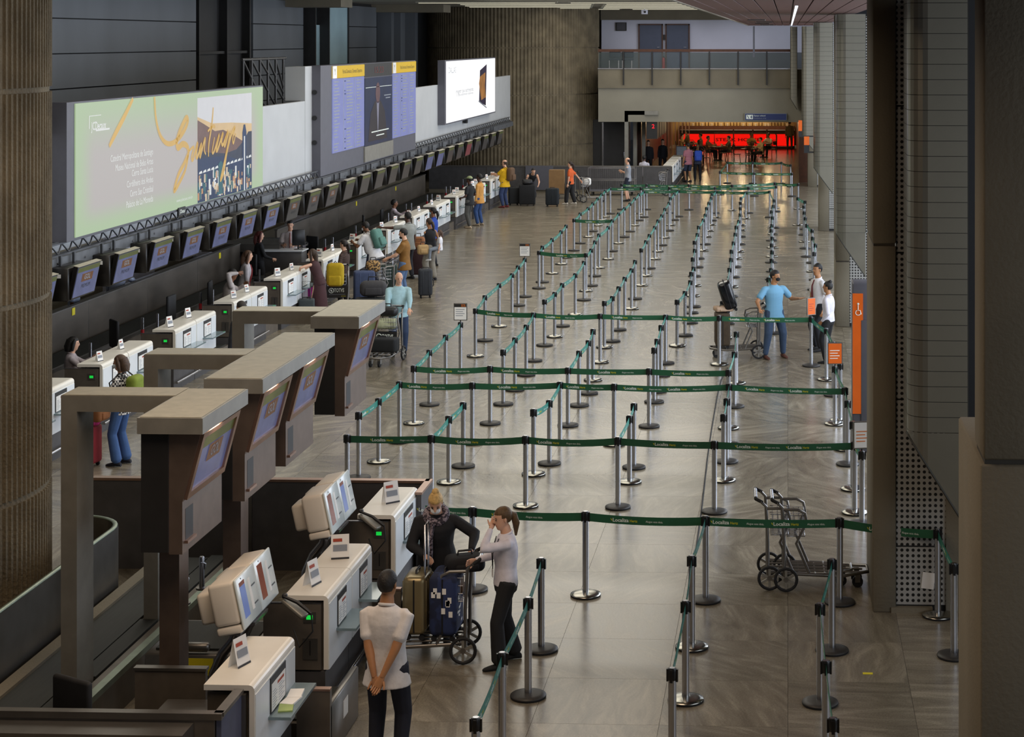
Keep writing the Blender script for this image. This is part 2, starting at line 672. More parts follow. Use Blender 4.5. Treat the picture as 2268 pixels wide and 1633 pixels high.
def wall_panel(y0, y1, z0, z1, m='wall_upper', x=-17.0):
    b = MB()
    b.box((x - 0.16, y0 + 0.02, z0 + 0.015), (x, y1 - 0.02, z1 - 0.015), m)
    b.build('wall_panel', wl)


ROWZ = (3.56, 4.39, 5.22, 6.05, 6.88, 7.71)
for y0, y1 in ((28, 40), (40, 51.3), (56.8, 62.8), (68.2, 74.1)):
    for i in range(5):
        wall_panel(y0, y1, ROWZ[i], ROWZ[i + 1])
mb = MB()
mb.box((-17.2, 22, 0), (-17.0, 86, 2.6), 'concrete')
mb.build('wall_base', wl)
for y0, y1 in ((29.8, 31.2), (44.2, 47.6), (51.0, 53.6), (60.4, 63.2)):
    b = MB()
    b.box((-17.0, y0, 0), (-16.9, y1, 2.3), 'wall_white')
    b.build('door_leaf', wl)
# window band with an opaque pale backing, pale glass screen, columns
w1 = struct(MB().box((-17.5, 51.4, 4.4), (-17.36, 56.7, 7.8), 'glazing').build('window_1'))
MB().box((-17.25, 51.5, 4.5), (-17.22, 54.0, 7.7), 'glass').build('pane', w1)
MB().box((-17.25, 54.06, 4.5), (-17.22, 56.3, 7.7), 'glass').build('pane', w1)
b = MB()
for yy in (51.4, 54.0, 56.3):
    b.box((-17.2, yy, 4.4), (-16.95, yy + 0.14, 7.8), 'trim_dark')
b.box((-17.1, 51.4, 5.95), (-17.02, 56.4, 6.03), 'trim_dark')
b.box((-17.2, 51.4, 4.35), (-16.9, 56.5, 4.5), 'trim_dark')
b.build('window_frame', w1)
MB().box((-17.34, 52.6, 7.3), (-17.3, 55.6, 7.5), 'cool_lamp').build('bright_patch', w1)  # glowing strip put in as the bright patch behind the glass
w2 = struct(MB().box((-17.3, 63.2, 4.4), (-17.0, 65.0, 6.9), 'glazing').build('window_2'))
MB().box((-17.2, 65.04, 4.4), (-16.7, 67.9, 7.7), 'glazing').build('pane', w2)
b = MB()
for yy in (63.1, 65.0, 67.9):
    b.box((-17.1, yy, 4.4), (-16.65, yy + 0.1, 7.8), 'trim_dark')
b.build('window_frame', w2)
for i, (yy, ww) in enumerate(((74.6, 0.5), (76.4, 0.9), (79.4, 0.6), (82.8, 0.5))):
    struct(MB().box((-17.1, yy, 2.6), (-16.5, yy + ww, 7.82), 'wall_upper').build(f'trim_{i + 3}'))

# ------------------------------------------------------------------ far end: drum, balcony slab, upper lobby
def ribbed(name, c, r, n, z0, z1, joints, depth, m):
    b = MB()
    rg = []
    zs = [z0]
    for jz in joints:
        zs += [jz - 0.03, jz - 0.029, jz + 0.029, jz + 0.03]
    zs.append(z1)
    for zi, z in enumerate(zs):
        groove = any(abs(z - jz) < 0.0295 for jz in joints)
        ring = []
        for i in range(n):
            for t, dr in ((0, 0), (0.30, 0), (0.45, -depth), (0.85, -depth)):
                a = 2 * PI * (i + t) / n
                rr = r + (dr if not groove else -depth * 1.3)
                ring.append((c[0] + rr * math.cos(a), c[1] + rr * math.sin(a), z))
        rg.append(ring)
    b.rings(rg, m, True, False)
    return b


drum = tag(ribbed('d', (-12.66, 83.0), 3.95, 150, 0, 7.81, (1.65, 3.9, 6.0), 0.035, 'concrete_ribs').build('stair_drum'), 'huge ribbed round concrete drum at the far end of the hall', 'pillar')
pil = tag(ribbed('p', (-10.02, 19.0), 2.0, 150, 0, 7.81, (1.55, 3.6, 5.85), 0.022, 'concrete_ribs').build('ribbed_pillar'), 'ribbed round concrete pillar at the left edge of the photo', 'pillar')

mb = MB()
mb.box((-8.42, 80, 2.71), (2.4, 80.5, 4.21), 'concrete_slab')
mb.box((-8.42, 79.9, 4.21), (2.4, 80.5, 5.04), 'concrete')
mb.box((-8.42, 80.5, 2.72), (2.4, 112, 2.95), 'concrete_slab')
mb.box((-8.42, 80.5, 4.8), (2.4, 86.3, 5.0), 'concrete_slab')
wb = struct(mb.build('wall_back'))
mb = MB()
mb.box((-8.9, 86, 5.0), (2.4, 86.3, 7.30), 'wall_white')
mb.build('lobby_wall', wb)
mb = MB()
mb.box((-8.9, 85.6, 7.30), (2.4, 86.3, 7.82), 'concrete')
mb.build('lobby_beam', wb)
MB().box((-8.9, 85.94, 5.0), (2.4, 86.0, 5.75), 'wall_upper').build('lobby_dado', wb)
for i, (x0, x1) in enumerate(((-7.06, -6.01), (-5.77, -4.73))):
    d = struct(MB().box((x0, 85.9, 5.0), (x1, 85.98, 7.05), 'doorblue').build(f'door_{i + 1}'))
    b = MB()
    b.box((x0 - 0.06, 85.86, 5.0), (x0, 85.98, 7.11), 'bwood').box((x1, 85.86, 5.0), (x1 + 0.06, 85.98, 7.11), 'bwood').box((x0 - 0.06, 85.86, 7.05), (x1 + 0.06, 85.98, 7.11), 'bwood')
    b.build('door_frame', d)
    MB().cyl((x1 - 0.1, 85.84, 6.0), (x1 - 0.22, 85.84, 6.0), 0.015, 'steel').build('door_handle', d)
tag(MB().box((-5.94, 85.9, 6.35), (-5.85, 85.98, 6.6), 'trim_dark').build('door_plate'), 'small dark plate between the two balcony doors', 'plate')
t = thing('fire_extinguisher', 'red fire extinguisher on the balcony between the two doors', 'extinguisher', (-5.9, 85.6, 5.0))
MB().lathe([(0.07, 0), (0.075, 0.05), (0.075, 0.4), (0.05, 0.5), (0.02, 0.52)], mat('ext_red', '#9c1d18', 0.35), 16).build('bottle', t)
MB().box((-0.03, -0.05, 0.52), (0.03, 0.07, 0.58), 'black').build('valve', t)
MB().tube([(0, 0.05, 0.55), (0.09, 0.05, 0.45), (0.1, 0.04, 0.2)], 0.012, 'rubber', 6).build('hose', t)
t = thing('exhaust_fan', 'square dark fan grille high on the white balcony wall', 'fan', (-7.95, 85.9, 6.98))
MB().box((-0.26, 0, -0.2), (0.26, 0.08, 0.2), 'trim_dark').build('frame', t)
for i in range(5):
    MB().box((-0.2, -0.03, -0.15 + i * 0.066), (0.2, 0.0, -0.11 + i * 0.066), 'greypanel').build('louvre', t)
t = thing('ceiling_camera', 'small white camera box under the far ceiling edge', 'camera', (-6.4, 80.5, 7.6))
MB().bev((-0.14, -0.1, -0.1), (0.14, 0.12, 0.1), 0.02, 'wall_white').build('housing', t)
MB().cyl((0.03, -0.1, 0), (0.03, -0.13, 0), 0.05, 'black').build('lens', t)
MB().cyl((0, 0, 0.1), (0, 0, 0.24), 0.02, 'steel').build('stem', t)
tag(MB().box((-1.52, 78.6, 5.6), (-1.44, 78.68, 6.95), 'greypanel').build('drop_pipe'), 'thin grey pipe hanging below the reddish slatted ceiling', 'pipe')
area('lobby_fill_light', (-4.3, 83.6, 7.25), (0, 0, 0), 7.0, 2.5, 90, (0.86, 0.88, 1.0))  # unseen fill light added to brighten the white balcony wall
# balcony railing
t = thing('balcony_railing', 'glass balcony railing with brown handrail at the far end', 'railing', (0, 79.85, 0))
b = MB()
b.box((-8.42, -0.03, 5.82), (0.2, 0.05, 5.94), 'bwood')
b.build('handrail', t)
b = MB()
b.box((-8.42, -0.02, 5.06), (0.2, 0.0, 5.1), 'steel')
b.build('bottom_rail', t)
for i in range(7):
    x = -7.28 + i * 1.27
    b = MB()
    b.box((x - 0.03, -0.05, 4.35), (x + 0.03, 0.0, 5.85), 'trim_dark')
    b.build('post', t)
for i in range(8):
    x0 = -8.55 + i * 1.27
    b = MB()
    b.box((max(x0 + 0.05, -8.4), -0.012, 5.12), (min(x0 + 1.22, 0.2), 0.0, 5.8), 'glass')
    b.build('glass_pane', t)
for i in range(2):
    t = thing('lobby_chair', ('dark blue lobby seat on the balcony nearest the drum', 'dark blue lobby seat on the balcony nearest the doors')[i], 'chair', (-8.2 + i * 0.62, 85.2, 5.0), 0, 'balcony seats')
    MB().bev((-0.27, -0.25, 0.38), (0.27, 0.25, 0.46), 0.03, cloth('#2c3444')).build('seat', t)
    MB().bev((-0.27, 0.2, 0.5), (0.27, 0.28, 0.85), 0.03, cloth('#2c3444')).build('backrest', t)
    for x in (-0.22, 0.22):
        MB().box((x - 0.02, -0.2, 0), (x + 0.02, 0.2, 0.38), 'steel').build('leg', t)
# overhead sign
t = thing('direction_sign', 'blue overhead sign with pictograms and arrow on the concrete beam', 'sign', (0, 79.85, 0))
MB().box((-1.9, 0, 2.79), (-0.05, 0.14, 3.1), 'inkgrey').build('frame', t)
MB().box((-1.88, -0.01, 2.81), (-0.07, 0.0, 3.08), 'signblue').build('face', t)
b = MB()
b.box((-1.84, -0.02, 2.85), (-1.54, -0.012, 3.04), 'inkwhite')
b.build('pictogram_plate', t)
b = MB()
b.add([(-1.82, 0, 3.02), (-1.79, 0, 3.02), (-1.70, 0, 2.87), (-1.73, 0, 2.87)], [(0, 1, 2, 3)], 'signblue', mx=MX.Translation((0, -0.025, 0)))
b.add([(-1.66, 0, 2.94), (-1.60, 0, 3.01), (-1.57, 0, 3.01), (-1.61, 0, 2.955), (-1.55, 0, 2.955), (-1.55, 0, 2.93), (-1.61, 0, 2.93), (-1.57, 0, 2.875), (-1.60, 0, 2.875)], [tuple(range(9))], 'signblue', mx=MX.Translation((0, -0.025, 0)))
b.build('pictogram', t)
b = MB()
put_text(b, 'Espaço cultural', facing('-y', (-1.5, -0.02, 3.0)), 0.085, 'inkwhite', align='l')
put_text(b, 'Exhibitions area', facing('-y', (-1.5, -0.02, 2.89)), 0.085, 'inkgrey', align='l')
b.build('lettering', t)
# black door left of the opening
d = struct(MB().box((-9.0, 82, 0), (-7.2, 82.2, 2.72), 'trim_dark').build('door_3'))
MB().box((-8.45, 81.9, 0), (-8.38, 82.0, 2.6), 'steel').build('door_frame', d)
MB().cyl((-7.45, 81.92, 1.0), (-7.45, 81.92, 1.25), 0.02, 'steel').build('door_handle', d)

# ------------------------------------------------------------------ right side: piers, perforated panels, metal-clad ducts
PNAME = ['nearest the parked trolleys', 'beside the orange totem', 'behind the queue end', 'by the restaurant opening']
for i, (xc, yc, wx) in enumerate(((0.945, 20.2, 0.26), (1.06, 40.2, 0.31), (1.03, 60.2, 0.34), (0.86, 78.2, 0.4))):
    t = thing('concrete_pier', 'tall smooth concrete pier on the right, the one ' + PNAME[i], 'pillar', (xc, yc, 0), 0, 'piers along the right side')
    jz = 4.1 if i == 0 else 1.6 + 0.0 * i
    if i == 1:
        jz = 1.45
    if i > 1:
        jz = 3.2
    MB().bev((0, 0, 0), (wx, 1.5, jz - 0.012), 0.012, 'concrete', 1).build('lower_block', t)
    MB().bev((0.0, 0, jz + 0.012), (wx, 1.5, 6.94), 0.012, 'concrete', 1).build('upper_block', t)
    MB().box((0.01, 0.01, jz - 0.014), (wx - 0.01, 1.49, jz + 0.014), 'joint').build('joint', t)
    zz = 0.06
    p = thing('perforated_panel', 'grey perforated metal cladding beside the pier ' + PNAME[i], 'panel', (xc + wx + 0.005, yc + 0.04, 0), 0, 'perforated cladding beside the piers')
    b = MB()
    b.box((0, 0.03, 0), (0.55, 0.12, 6.9), 'trim_dark')
    b.build('backing', p)
    k = 0
    for z0, z1 in ((0.08, 0.72), (0.74, 2.36), (2.38, 4.0), (4.02, 5.64), (5.66, 6.9)):
        MB().box((0, 0, z0), (0.55, 0.03, z1), 'perforated').build('panel', p)
    if i == 0:
        MB().box((0.24, -0.012, 0.30), (0.38, -0.002, 0.48), 'paper').build('taped_note', p, rot=(0, 0.12, 0))
        MB().box((-0.06, -0.06, 0.0), (0.4, 0.03, 0.06), 'concrete').build('plinth', p)
# near pier at the right edge
t = thing('concrete_pier', 'broad dark concrete pier filling the right edge of the photo', 'pillar', (1.25, 11.8, 0), 0, 'piers along the right side')
MB().bev((0, 0, 0), (1.6, 1.5, 3.63), 0.015, 'concrete', 1).build('lower_block', t)
MB().bev((0.02, 0, 3.66), (1.6, 0.55, 6.94), 0.015, 'concrete', 1).build('upper_block', t)
MB().box((0.03, 0.02, 3.62), (1.5, 0.5, 3.67), 'joint').build('joint', t)

mb = MB()
mb.box((1.87, 19.55, 1.3), (3.2, 20.2, 6.94), 'black')  # black block added where the gap beside the pier is only a dark void
mb.box((1.76, 20.2, 0), (3.2, 20.6, 6.94), 'concrete')
struct(mb.build('wall_right_and_dark_gap'))
DN = ['nearest, over the parked trolleys', 'second, over the orange totem', 'third, above the queue end', 'fourth, towards the restaurant', 'last and shortest, beside the balcony']


def duct(i, xr, y0, wd, zr, zl, h):
    t = thing('clad_duct', f'rounded metal-clad duct with slanted lower end on the right, {DN[i]}', 'duct', (0, 0, 0), 0, 'clad ducts on the right side')
    xl = xr - wd
    pl = [(xr, y0)]
    rr = min(0.2, wd * 0.35)
    for k in range(7):
        a = PI / 2 * k / 6
        pl.append((xl + rr - rr * math.sin(a), y0 + rr - rr * math.cos(a)))
    pl.append((xl, y0 + 0.75))

    def zb(x):
        return zr + (xr - x) / wd * (zl - zr)
    ztop = zl + 0.04
    b = MB()
    for k in range(len(pl) - 1):
        (xa, ya), (xb, yb) = pl[k], pl[k + 1]
        zxa, zxb = zb(xa), zb(xb)
        if k == len(pl) - 2:
            zxb = zxa
        b.add([(xa, ya, zxa), (xb, yb, zxb), (xb, yb, ztop), (xa, ya, ztop)], [(0, 1, 2, 3)], 'duct', True)
    # thickness: side wall back and dark underside rim
    b.add([(xr, y0, zr), (xr, y0 + 0.75, zr), (xr, y0 + 0.75, ztop), (xr, y0, ztop)], [(0, 1, 2, 3)], 'duct_seam')
    b.build('lower_skirt', t)
    b = MB()
    b.tube([(x, y - 0.0, zb(x)) for x, y in pl[:-1]], 0.012, 'duct_seam', 6)
    b.build('rim', t)
    n = int((6.93 - ztop) / h)
    hh = (6.93 - ztop) / n
    b = MB()
    ins = 0.012
    for k in range(len(pl) - 1):
        (xa, ya), (xb, yb) = pl[k], pl[k + 1]
        b.add([(xa + ins, ya + ins, ztop), (xb + ins, yb + ins, ztop), (xb + ins, yb + ins, 6.93), (xa + ins, ya + ins, 6.93)], [(0, 1, 2, 3)], 'duct_seam', True)
    b.add([(xr, y0 + ins, ztop), (xr, y0 + 0.75, ztop), (xr, y0 + 0.75, 6.93), (xr, y0 + ins, 6.93)], [(0, 1, 2, 3)], 'duct_seam')
    b.build('inner_shell', t)
    b = MB()
    g = 0.006
    for k in range(len(pl) - 1):
        (xa, ya), (xb, yb) = pl[k], pl[k + 1]
        b.add([(xa, ya, g), (xb, yb, g), (xb, yb, hh), (xa, ya, hh)], [(0, 1, 2, 3)], 'duct', True)
    me = b.mesh('metal_strip')
    for k in range(n):
        link('metal_strip', me, t, (0, 0, ztop + k * hh))


duct(0, 1.86, 18.8, 0.61, 1.31, 2.27, 0.155)
duct(1, 1.66, 38.8, 0.62, 1.30, 2.2, 0.155)
duct(2, 1.46, 59.0, 0.62, 1.35, 2.2, 0.155)
duct(3, 1.21, 77.0, 0.62, 1.5, 2.3, 0.155)
duct(4, 0.40, 79.2, 0.30, 3.3, 3.8, 0.155)
for i, (x0, x1, yy, z0, z1, z2) in enumerate(((0.41, 0.55, 70, 2.60, 2.83, 3.24), (0.53, 0.70, 59.2, 2.66, 2.92, 3.20))):
    t = thing('blade_sign', ('small orange and black blade sign on the right, the farther one', 'small orange and black blade sign on the right, the nearer one')[i], 'sign', (0, yy, 0), 0, 'orange blade signs')
    MB().box((x0, 0, z0), (x1, 0.08, z1), 'black').build('lower_plate', t)
    MB().box((x0, -0.01, z1), (x1, 0.07, z2), 'orange').build('orange_plate', t)
    MB().box((x1, 0.02, z0), (x1 + 0.5, 0.06, z0 + 0.05), 'black').build('bracket', t)
# orange wheelchair totem
t = thing('service_totem', 'orange and grey totem with white wheelchair symbol behind the concrete pier', 'totem', (1.0, 28.0, 0))
MB().bev((0, 0, 0), (0.62, 0.5, 2.62), 0.02, 'greypanel').build('body', t)
MB().box((0.0, -0.015, 0.60), (0.16, 0.0, 2.46), 'orange').build('orange_panel', t)
MB().bev((0.13, -0.02, 0.3), (0.5, 0.0, 2.05), 0.01, 'greypanel').build('screen_bezel', t)
b = MB()
b.ball((0.085, -0.018, 2.3), (0.016, 0.003, 0.018), 'inkwhite')
b.tube([(0.083, -0.018, 2.28), (0.083, -0.018, 2.2), (0.115, -0.018, 2.2), (0.13, -0.018, 2.14)], 0.007, 'inkwhite', 6)
b.tube([(0.085 + 0.04 * math.cos(a), -0.018, 2.165 + 0.04 * math.sin(a)) for a in [2.0 + 0.35 * k for k in range(13)]], 0.006, 'inkwhite', 6)
b.build('wheelchair_symbol', t)

# ------------------------------------------------------------------ long fascia over the left check-in row
fa = thing('fascia_wall', 'long white fascia above the left check-in row', 'fascia', (-12.0, 0, 0))
for y0, y1, z1 in ((22, 27.9, 4.84), (27.92, 35.9, 4.84), (35.92, 44.46, 4.85), (44.48, 45.66, 5.71), (57.2, 67.2, 4.82), (67.22, 77.7, 4.82)):
    MB().box((-0.12, y0, 2.9), (0, y1, z1), 'fascia').build('panel', fa)
MB().box((-0.5, 44.48, 4.86), (-0.12, 45.6, 5.7), 'fascia').build('return_panel', fa)
be = thing('monitor_beam', 'long grey steel beam with lattice truss carrying the monitors', 'beam', (-11.75, 0, 0))
MB().box((-0.08, 22, 2.70), (0.06, 76.5, 2.88), 'beam').build('beam', be)
b = MB()
b.box((-0.12, 22, 2.88), (0.0, 76.5, 2.91), 'truss').box((-0.12, 22, 3.05), (-0.08, 76.5, 3.08), 'truss')
b.build('chord', be)
mz = MB().tube([(-0.06, 0, 2.9), (-0.09, 0.22, 3.06)], 0.014, 'truss', 5).tube([(-0.09, 0.22, 3.06), (-0.06, 0.44, 2.9)], 0.014, 'truss', 5).mesh('lattice_web')
for i in range(123):
    link('lattice_web', mz, be, (0, 22.2 + i * 0.44, 0))
me = MB().cyl((0.06, 0, 2.79), (0.075, 0, 2.79), 0.02, 'steel', 8).mesh('bolt')
for i in range(48):
    link('bolt', me, be, (0, 23 + i * 1.1, RND.uniform(-0.03, 0.03)))
# lattice tower behind the fascia
t = thing('lattice_frame', 'black steel lattice frame behind the fascia beside the departure board', 'truss', (-12.5, 41.0, 4.2))
for i in range(6):
    y = i * 0.66
    b = MB()
    b.cyl((0, y, 0), (0, y, 1.75), 0.03, 'trim_dark', 6)
    b.build('upright', t)
    if i < 5:
        MB().tube([(0, y, 1.7), (0, y + 0.66 * min(3, 5 - i) / 1.0, 0.4 + 0.15 * i)], 0.025, 'trim_dark', 6).build('diagonal', t)
        MB().tube([(0.1, y, 0.05), (0.1, y + 0.66, 0.55)], 0.025, 'trim_dark', 6).build('diagonal', t)
for z in (0.05, 1.72):
    MB().tube([(0, -0.1, z), (0, 3.5, z)], 0.035, 'trim_dark', 6).build('chord', t)

# ------------------------------------------------------------------ billboard, departure board, LED board
XB = -11.75
t = thing('billboard', 'large green and grey illuminated travel billboard reading Santiago', 'billboard', (0, 0, 0))
MB().box((XB - 0.25, 29.0, 3.08), (XB, 40.0, 5.36), 'greypanel').build('housing', t)


def lightface(name, y0, y1, z0, z1):
    """lit print: grey centre, soft green edges"""
    m = mat('billboard_print', '#b3aca6', 0.5)
    nt = m.node_tree
    N, L = nt.nodes.new, nt.links.new
    b = nt.nodes['Principled BSDF']
    geo = N('ShaderNodeNewGeometry')
    sx = N('ShaderNodeSeparateXYZ')
    L(geo.outputs['Position'], sx.inputs[0])

    def rng(out, a, c, d0=0.0, d1=1.0):
        r = N('ShaderNodeMapRange')
        r.interpolation_type = 'SMOOTHSTEP'
        r.inputs[1].default_value, r.inputs[2].default_value = a, c
        r.inputs[3].default_value, r.inputs[4].default_value = d0, d1
        L(out, r.inputs[0])
        return r.outputs[0]

    def mul(a, c):
        q = N('ShaderNodeMath')
        q.operation = 'MULTIPLY'
        L(a, q.inputs[0])
        L(c, q.inputs[1])
        return q.outputs[0]
    f = mul(mul(rng(sx.outputs['Y'], y0, y0 + 0.9), rng(sx.outputs['Y'], y1 - 0.1, y1 - 0.9)), mul(rng(sx.outputs['Z'], z0 + 0.05, z0 + 0.5), rng(sx.outputs['Z'], z1 + 0.1, z1 - 1.0)))
    mx = N('ShaderNodeMix')
    mx.data_type = 'RGBA'
    mx.inputs[6].default_value, mx.inputs[7].default_value = lin('#a9c296'), lin('#b6afab')
    L(f, mx.inputs[0])
    L(mx.outputs[2], b.inputs['Base Color'])
    L(mx.outputs[2], b.inputs['Emission Color'])
    nt.links.remove(b.inputs['Base Color'].links[0])
    b.inputs['Base Color'].default_value = (0.08, 0.08, 0.08, 1)
    b.inputs['Emission Strength'].default_value = 1.15
    return m


bm_ = lightface('bb', 29.32, 39.94, 3.12, 5.33)
MB().box((XB, 29.32, 3.12), (XB + 0.02, 39.94, 5.33), bm_).build('lit_face', t)
b = MB()
# printed city picture: sky, glow, mountains, towers
defm('pr_sky', '#dfdfe2', 0.5, estr=0.85, var=0.02)
defm('pr_glow', '#e8c795', 0.5, estr=0.75, var=0.12, scale=1.5)
defm('pr_mount', '#8a6a63', 0.5, estr=0.5, var=0.3, scale=3)
defm('pr_mountblue', '#3c4660', 0.5, estr=0.45, var=0.25, scale=3)
defm('pr_navy', '#24406e', 0.5, estr=0.5, var=0.2, scale=2)
defm('pr_cream', '#e8d3b4', 0.5, estr=0.7, var=0.2, scale=9)
defm('pr_peach', '#e2a878', 0.5, estr=0.6, var=0.2, scale=9)
defm('pr_teal', '#3a7a84', 0.5, estr=0.5, var=0.3, scale=14)
defm('pr_white', '#eef0ee', 0.5, estr=0.85, var=0.02)
defm('pr_script', '#e8bd6a', 0.5, estr=0.75, var=0.08, scale=2)
PA, PB, ZA, ZB = 35.46, 39.09, 3.13, 5.22


def pr(poly, k, dx):
    b.add([(XB + 0.02 + dx, PA + u * (PB - PA), ZA + v * (ZB - ZA)) for u, v in poly], [list(range(len(poly)))], k)


pr([(0, 0), (1, 0), (1, 1), (0, 1)], 'pr_sky', 0.002)
pr([(0, 0.3), (1, 0.3), (1, 0.68), (0.6, 0.72), (0.25, 0.74), (0, 0.82)], 'pr_glow', 0.003)
pr([(0, 0.3), (1, 0.3), (1, 0.5), (0.8, 0.52), (0.62, 0.6), (0.45, 0.66), (0.3, 0.66), (0.12, 0.74), (0, 0.79)], 'pr_mount', 0.004)
pr([(0, 0.1), (1, 0.1), (1, 0.6), (0.93, 0.6), (0.85, 0.52), (0.7, 0.44), (0.5, 0.42), (0.2, 0.46), (0, 0.5)], 'pr_mountblue', 0.005)
pr([(0, 0), (1, 0), (1, 0.30), (0.7, 0.34), (0.5, 0.40), (0, 0.42)], 'pr_navy', 0.006)
rp = random.Random(5)
for i in range(150):
    u = rp.uniform(0, 0.96)
    v = rp.uniform(0.0, 0.22)
    hh = rp.uniform(0.03, 0.1)
    ww = rp.uniform(0.012, 0.035)
    pr([(u, v), (u + ww, v), (u + ww, v + hh), (u, v + hh)], rp.choice(['pr_cream', 'pr_peach', 'pr_white', 'pr_teal', 'pr_cream', 'pr_navy']), 0.007 + i * 1e-5)
for i in range(14):
    u = 0.02 + i * 0.07
    pr([(u, 0.27 + 0.06 * u), (u + 0.06, 0.275 + 0.06 * u), (u + 0.05, 0.30 + 0.06 * u), (u + 0.01, 0.29 + 0.06 * u)], 'pr_white', 0.0068)
pr([(0.36, 0.03), (0.44, 0.03), (0.44, 0.33), (0.40, 0.36), (0.36, 0.33)], 'pr_teal', 0.009)
pr([(0.81, 0), (0.89, 0), (0.89, 0.60), (0.865, 0.68), (0.835, 0.68), (0.81, 0.60)], 'pr_navy', 0.009)
pr([(0.84, 0), (0.86, 0), (0.86, 0.56), (0.84, 0.56)], 'pr_white', 0.010)
b.build('city_picture', t)


def script(lines, name, k, dx, w):
    for ln, ww in lines:
        bb = MB()
        pts = [PX(x, y, XB + 0.02 + dx) for x, y in ln]
        # smooth (Catmull-Rom) then flat ribbon
        sp = []
        for i in range(len(pts) - 1):
            p0, p1, p2, p3 = pts[max(i - 1, 0)], pts[i], pts[i + 1], pts[min(i + 2, len(pts) - 1)]
            for s_ in range(6):
                u = s_ / 6
                sp.append(0.5 * ((2 * p1) + (p2 - p0) * u + (2 * p0 - 5 * p1 + 4 * p2 - p3) * u * u + (3 * p1 - p0 - 3 * p2 + p3) * u ** 3))
        sp.append(pts[-1])
        L_, R_ = [], []
        for i, p in enumerate(sp):
            tt = (sp[min(i + 1, len(sp) - 1)] - sp[max(i - 1, 0)]).normalized()
            n = V((1, 0, 0)).cross(tt)
            e = ww * w * (0.55 + 0.45 * math.sin(PI * (i + 1) / (len(sp) + 1)))
            L_.append(p + n * e)
            R_.append(p - n * e)
        for i in range(len(sp) - 1):
            bb.quad([L_[i], L_[i + 1], R_[i + 1], R_[i]], k)
        bb.build(name, t)


def cr(ox, oy, s, pts):
    return [(ox + x / s, oy + y / s) for x, y in pts]


A1 = lambda p: cr(160, 210, 6.046, p)
B1 = lambda p: cr(380, 190, 6.05, p)
script([(A1([(815, 52), (700, 290), (580, 520), (497, 690)]), 1.1),
        (A1([(1103, 30), (1120, 300), (1170, 520), (1250, 640), (1340, 650), (1430, 580), (1510, 460), (1548, 350), (1530, 310), (1490, 380), (1430, 520), (1400, 640), (1420, 710), (1480, 660), (1540, 690), (1555, 780), (1500, 920), (1420, 1080), (1365, 1290), (1450, 1150), (1520, 990), (1560, 770)]), 1.15),
        (B1([(230, 880), (300, 820), (270, 960), (290, 985), (350, 760), (330, 930), (350, 950), (400, 780), (380, 965), (450, 700), (440, 860), (460, 920)]), 0.75),
        (B1([(560, 290), (540, 520), (500, 780), (495, 950)]), 0.7), (B1([(485, 610), (560, 540), (585, 560)]), 0.6),
        (B1([(575, 690), (545, 880), (570, 880), (640, 650), (600, 850), (620, 850), (690, 630), (670, 740), (690, 790), (760, 600), (710, 780), (720, 800), (770, 620)]), 0.7),
        (B1([(790, 600), (740, 860), (690, 1100), (655, 1270), (700, 1150), (740, 900), (790, 690), (830, 590), (850, 560), (820, 700), (830, 770), (860, 640)]), 0.75)], 'script_stroke', 'pr_script', 0.012, 0.055)
for s_, (x, y), wpx in (('Catedral Metropolitana de Santiago', (339, 336), 94), ('Museu Nacional de Belas Artes', (339, 357), 83), ('Cerro Santa Lucía', (339, 375), 47), ('Cordilheira dos Andes', (339, 397), 58), ('Cerro San Cristóbal', (339, 418), 51), ('Palácio de La Moneda', (339, 440), 59), ('www.jcdecaux.com.br', (427, 436), 36), ('JCDecaux', (235, 277), 33)):
    p1, p0 = PX(x, y, XB + 0.03), PX(x - wpx, y, XB + 0.03)
    b = MB()
    put_text(b, s_, facing('+x', p1), {'www.jcdecaux.com.br': 0.09, 'JCDecaux': 0.20}.get(s_, 0.17), 'pr_white', width=(p1.y - p0.y), align='r')
    b.build('lettering', t)
b = MB()
b.box(PX(197, 257, XB + 0.028), PX(224, 257, XB + 0.03) + V((0, 0, 0.012)), 'pr_white')
b.box(PX(197, 286, XB + 0.028), PX(198.4, 257, XB + 0.03), 'pr_white')
p_ = PX(212, 291, XB + 0.028)
b.box(p_, p_ + V((0.002, 0.62, 0.03)), 'pr_white')
b.build('logo_bracket', t)
p_ = PX(400, 468, -11.74)
b = MB().box(p_ + V((0, -0.2, -0.08)), p_ + V((0.03, 0.2, 0.08)), 'black')
b.build('maker_plate', t)
b = MB()
put_text(b, 'JCDecaux', facing('+x', p_ + V((0.035, 0, 0))), 0.1, 'inkwhite', width=0.3)
b.build('plate_lettering', t)

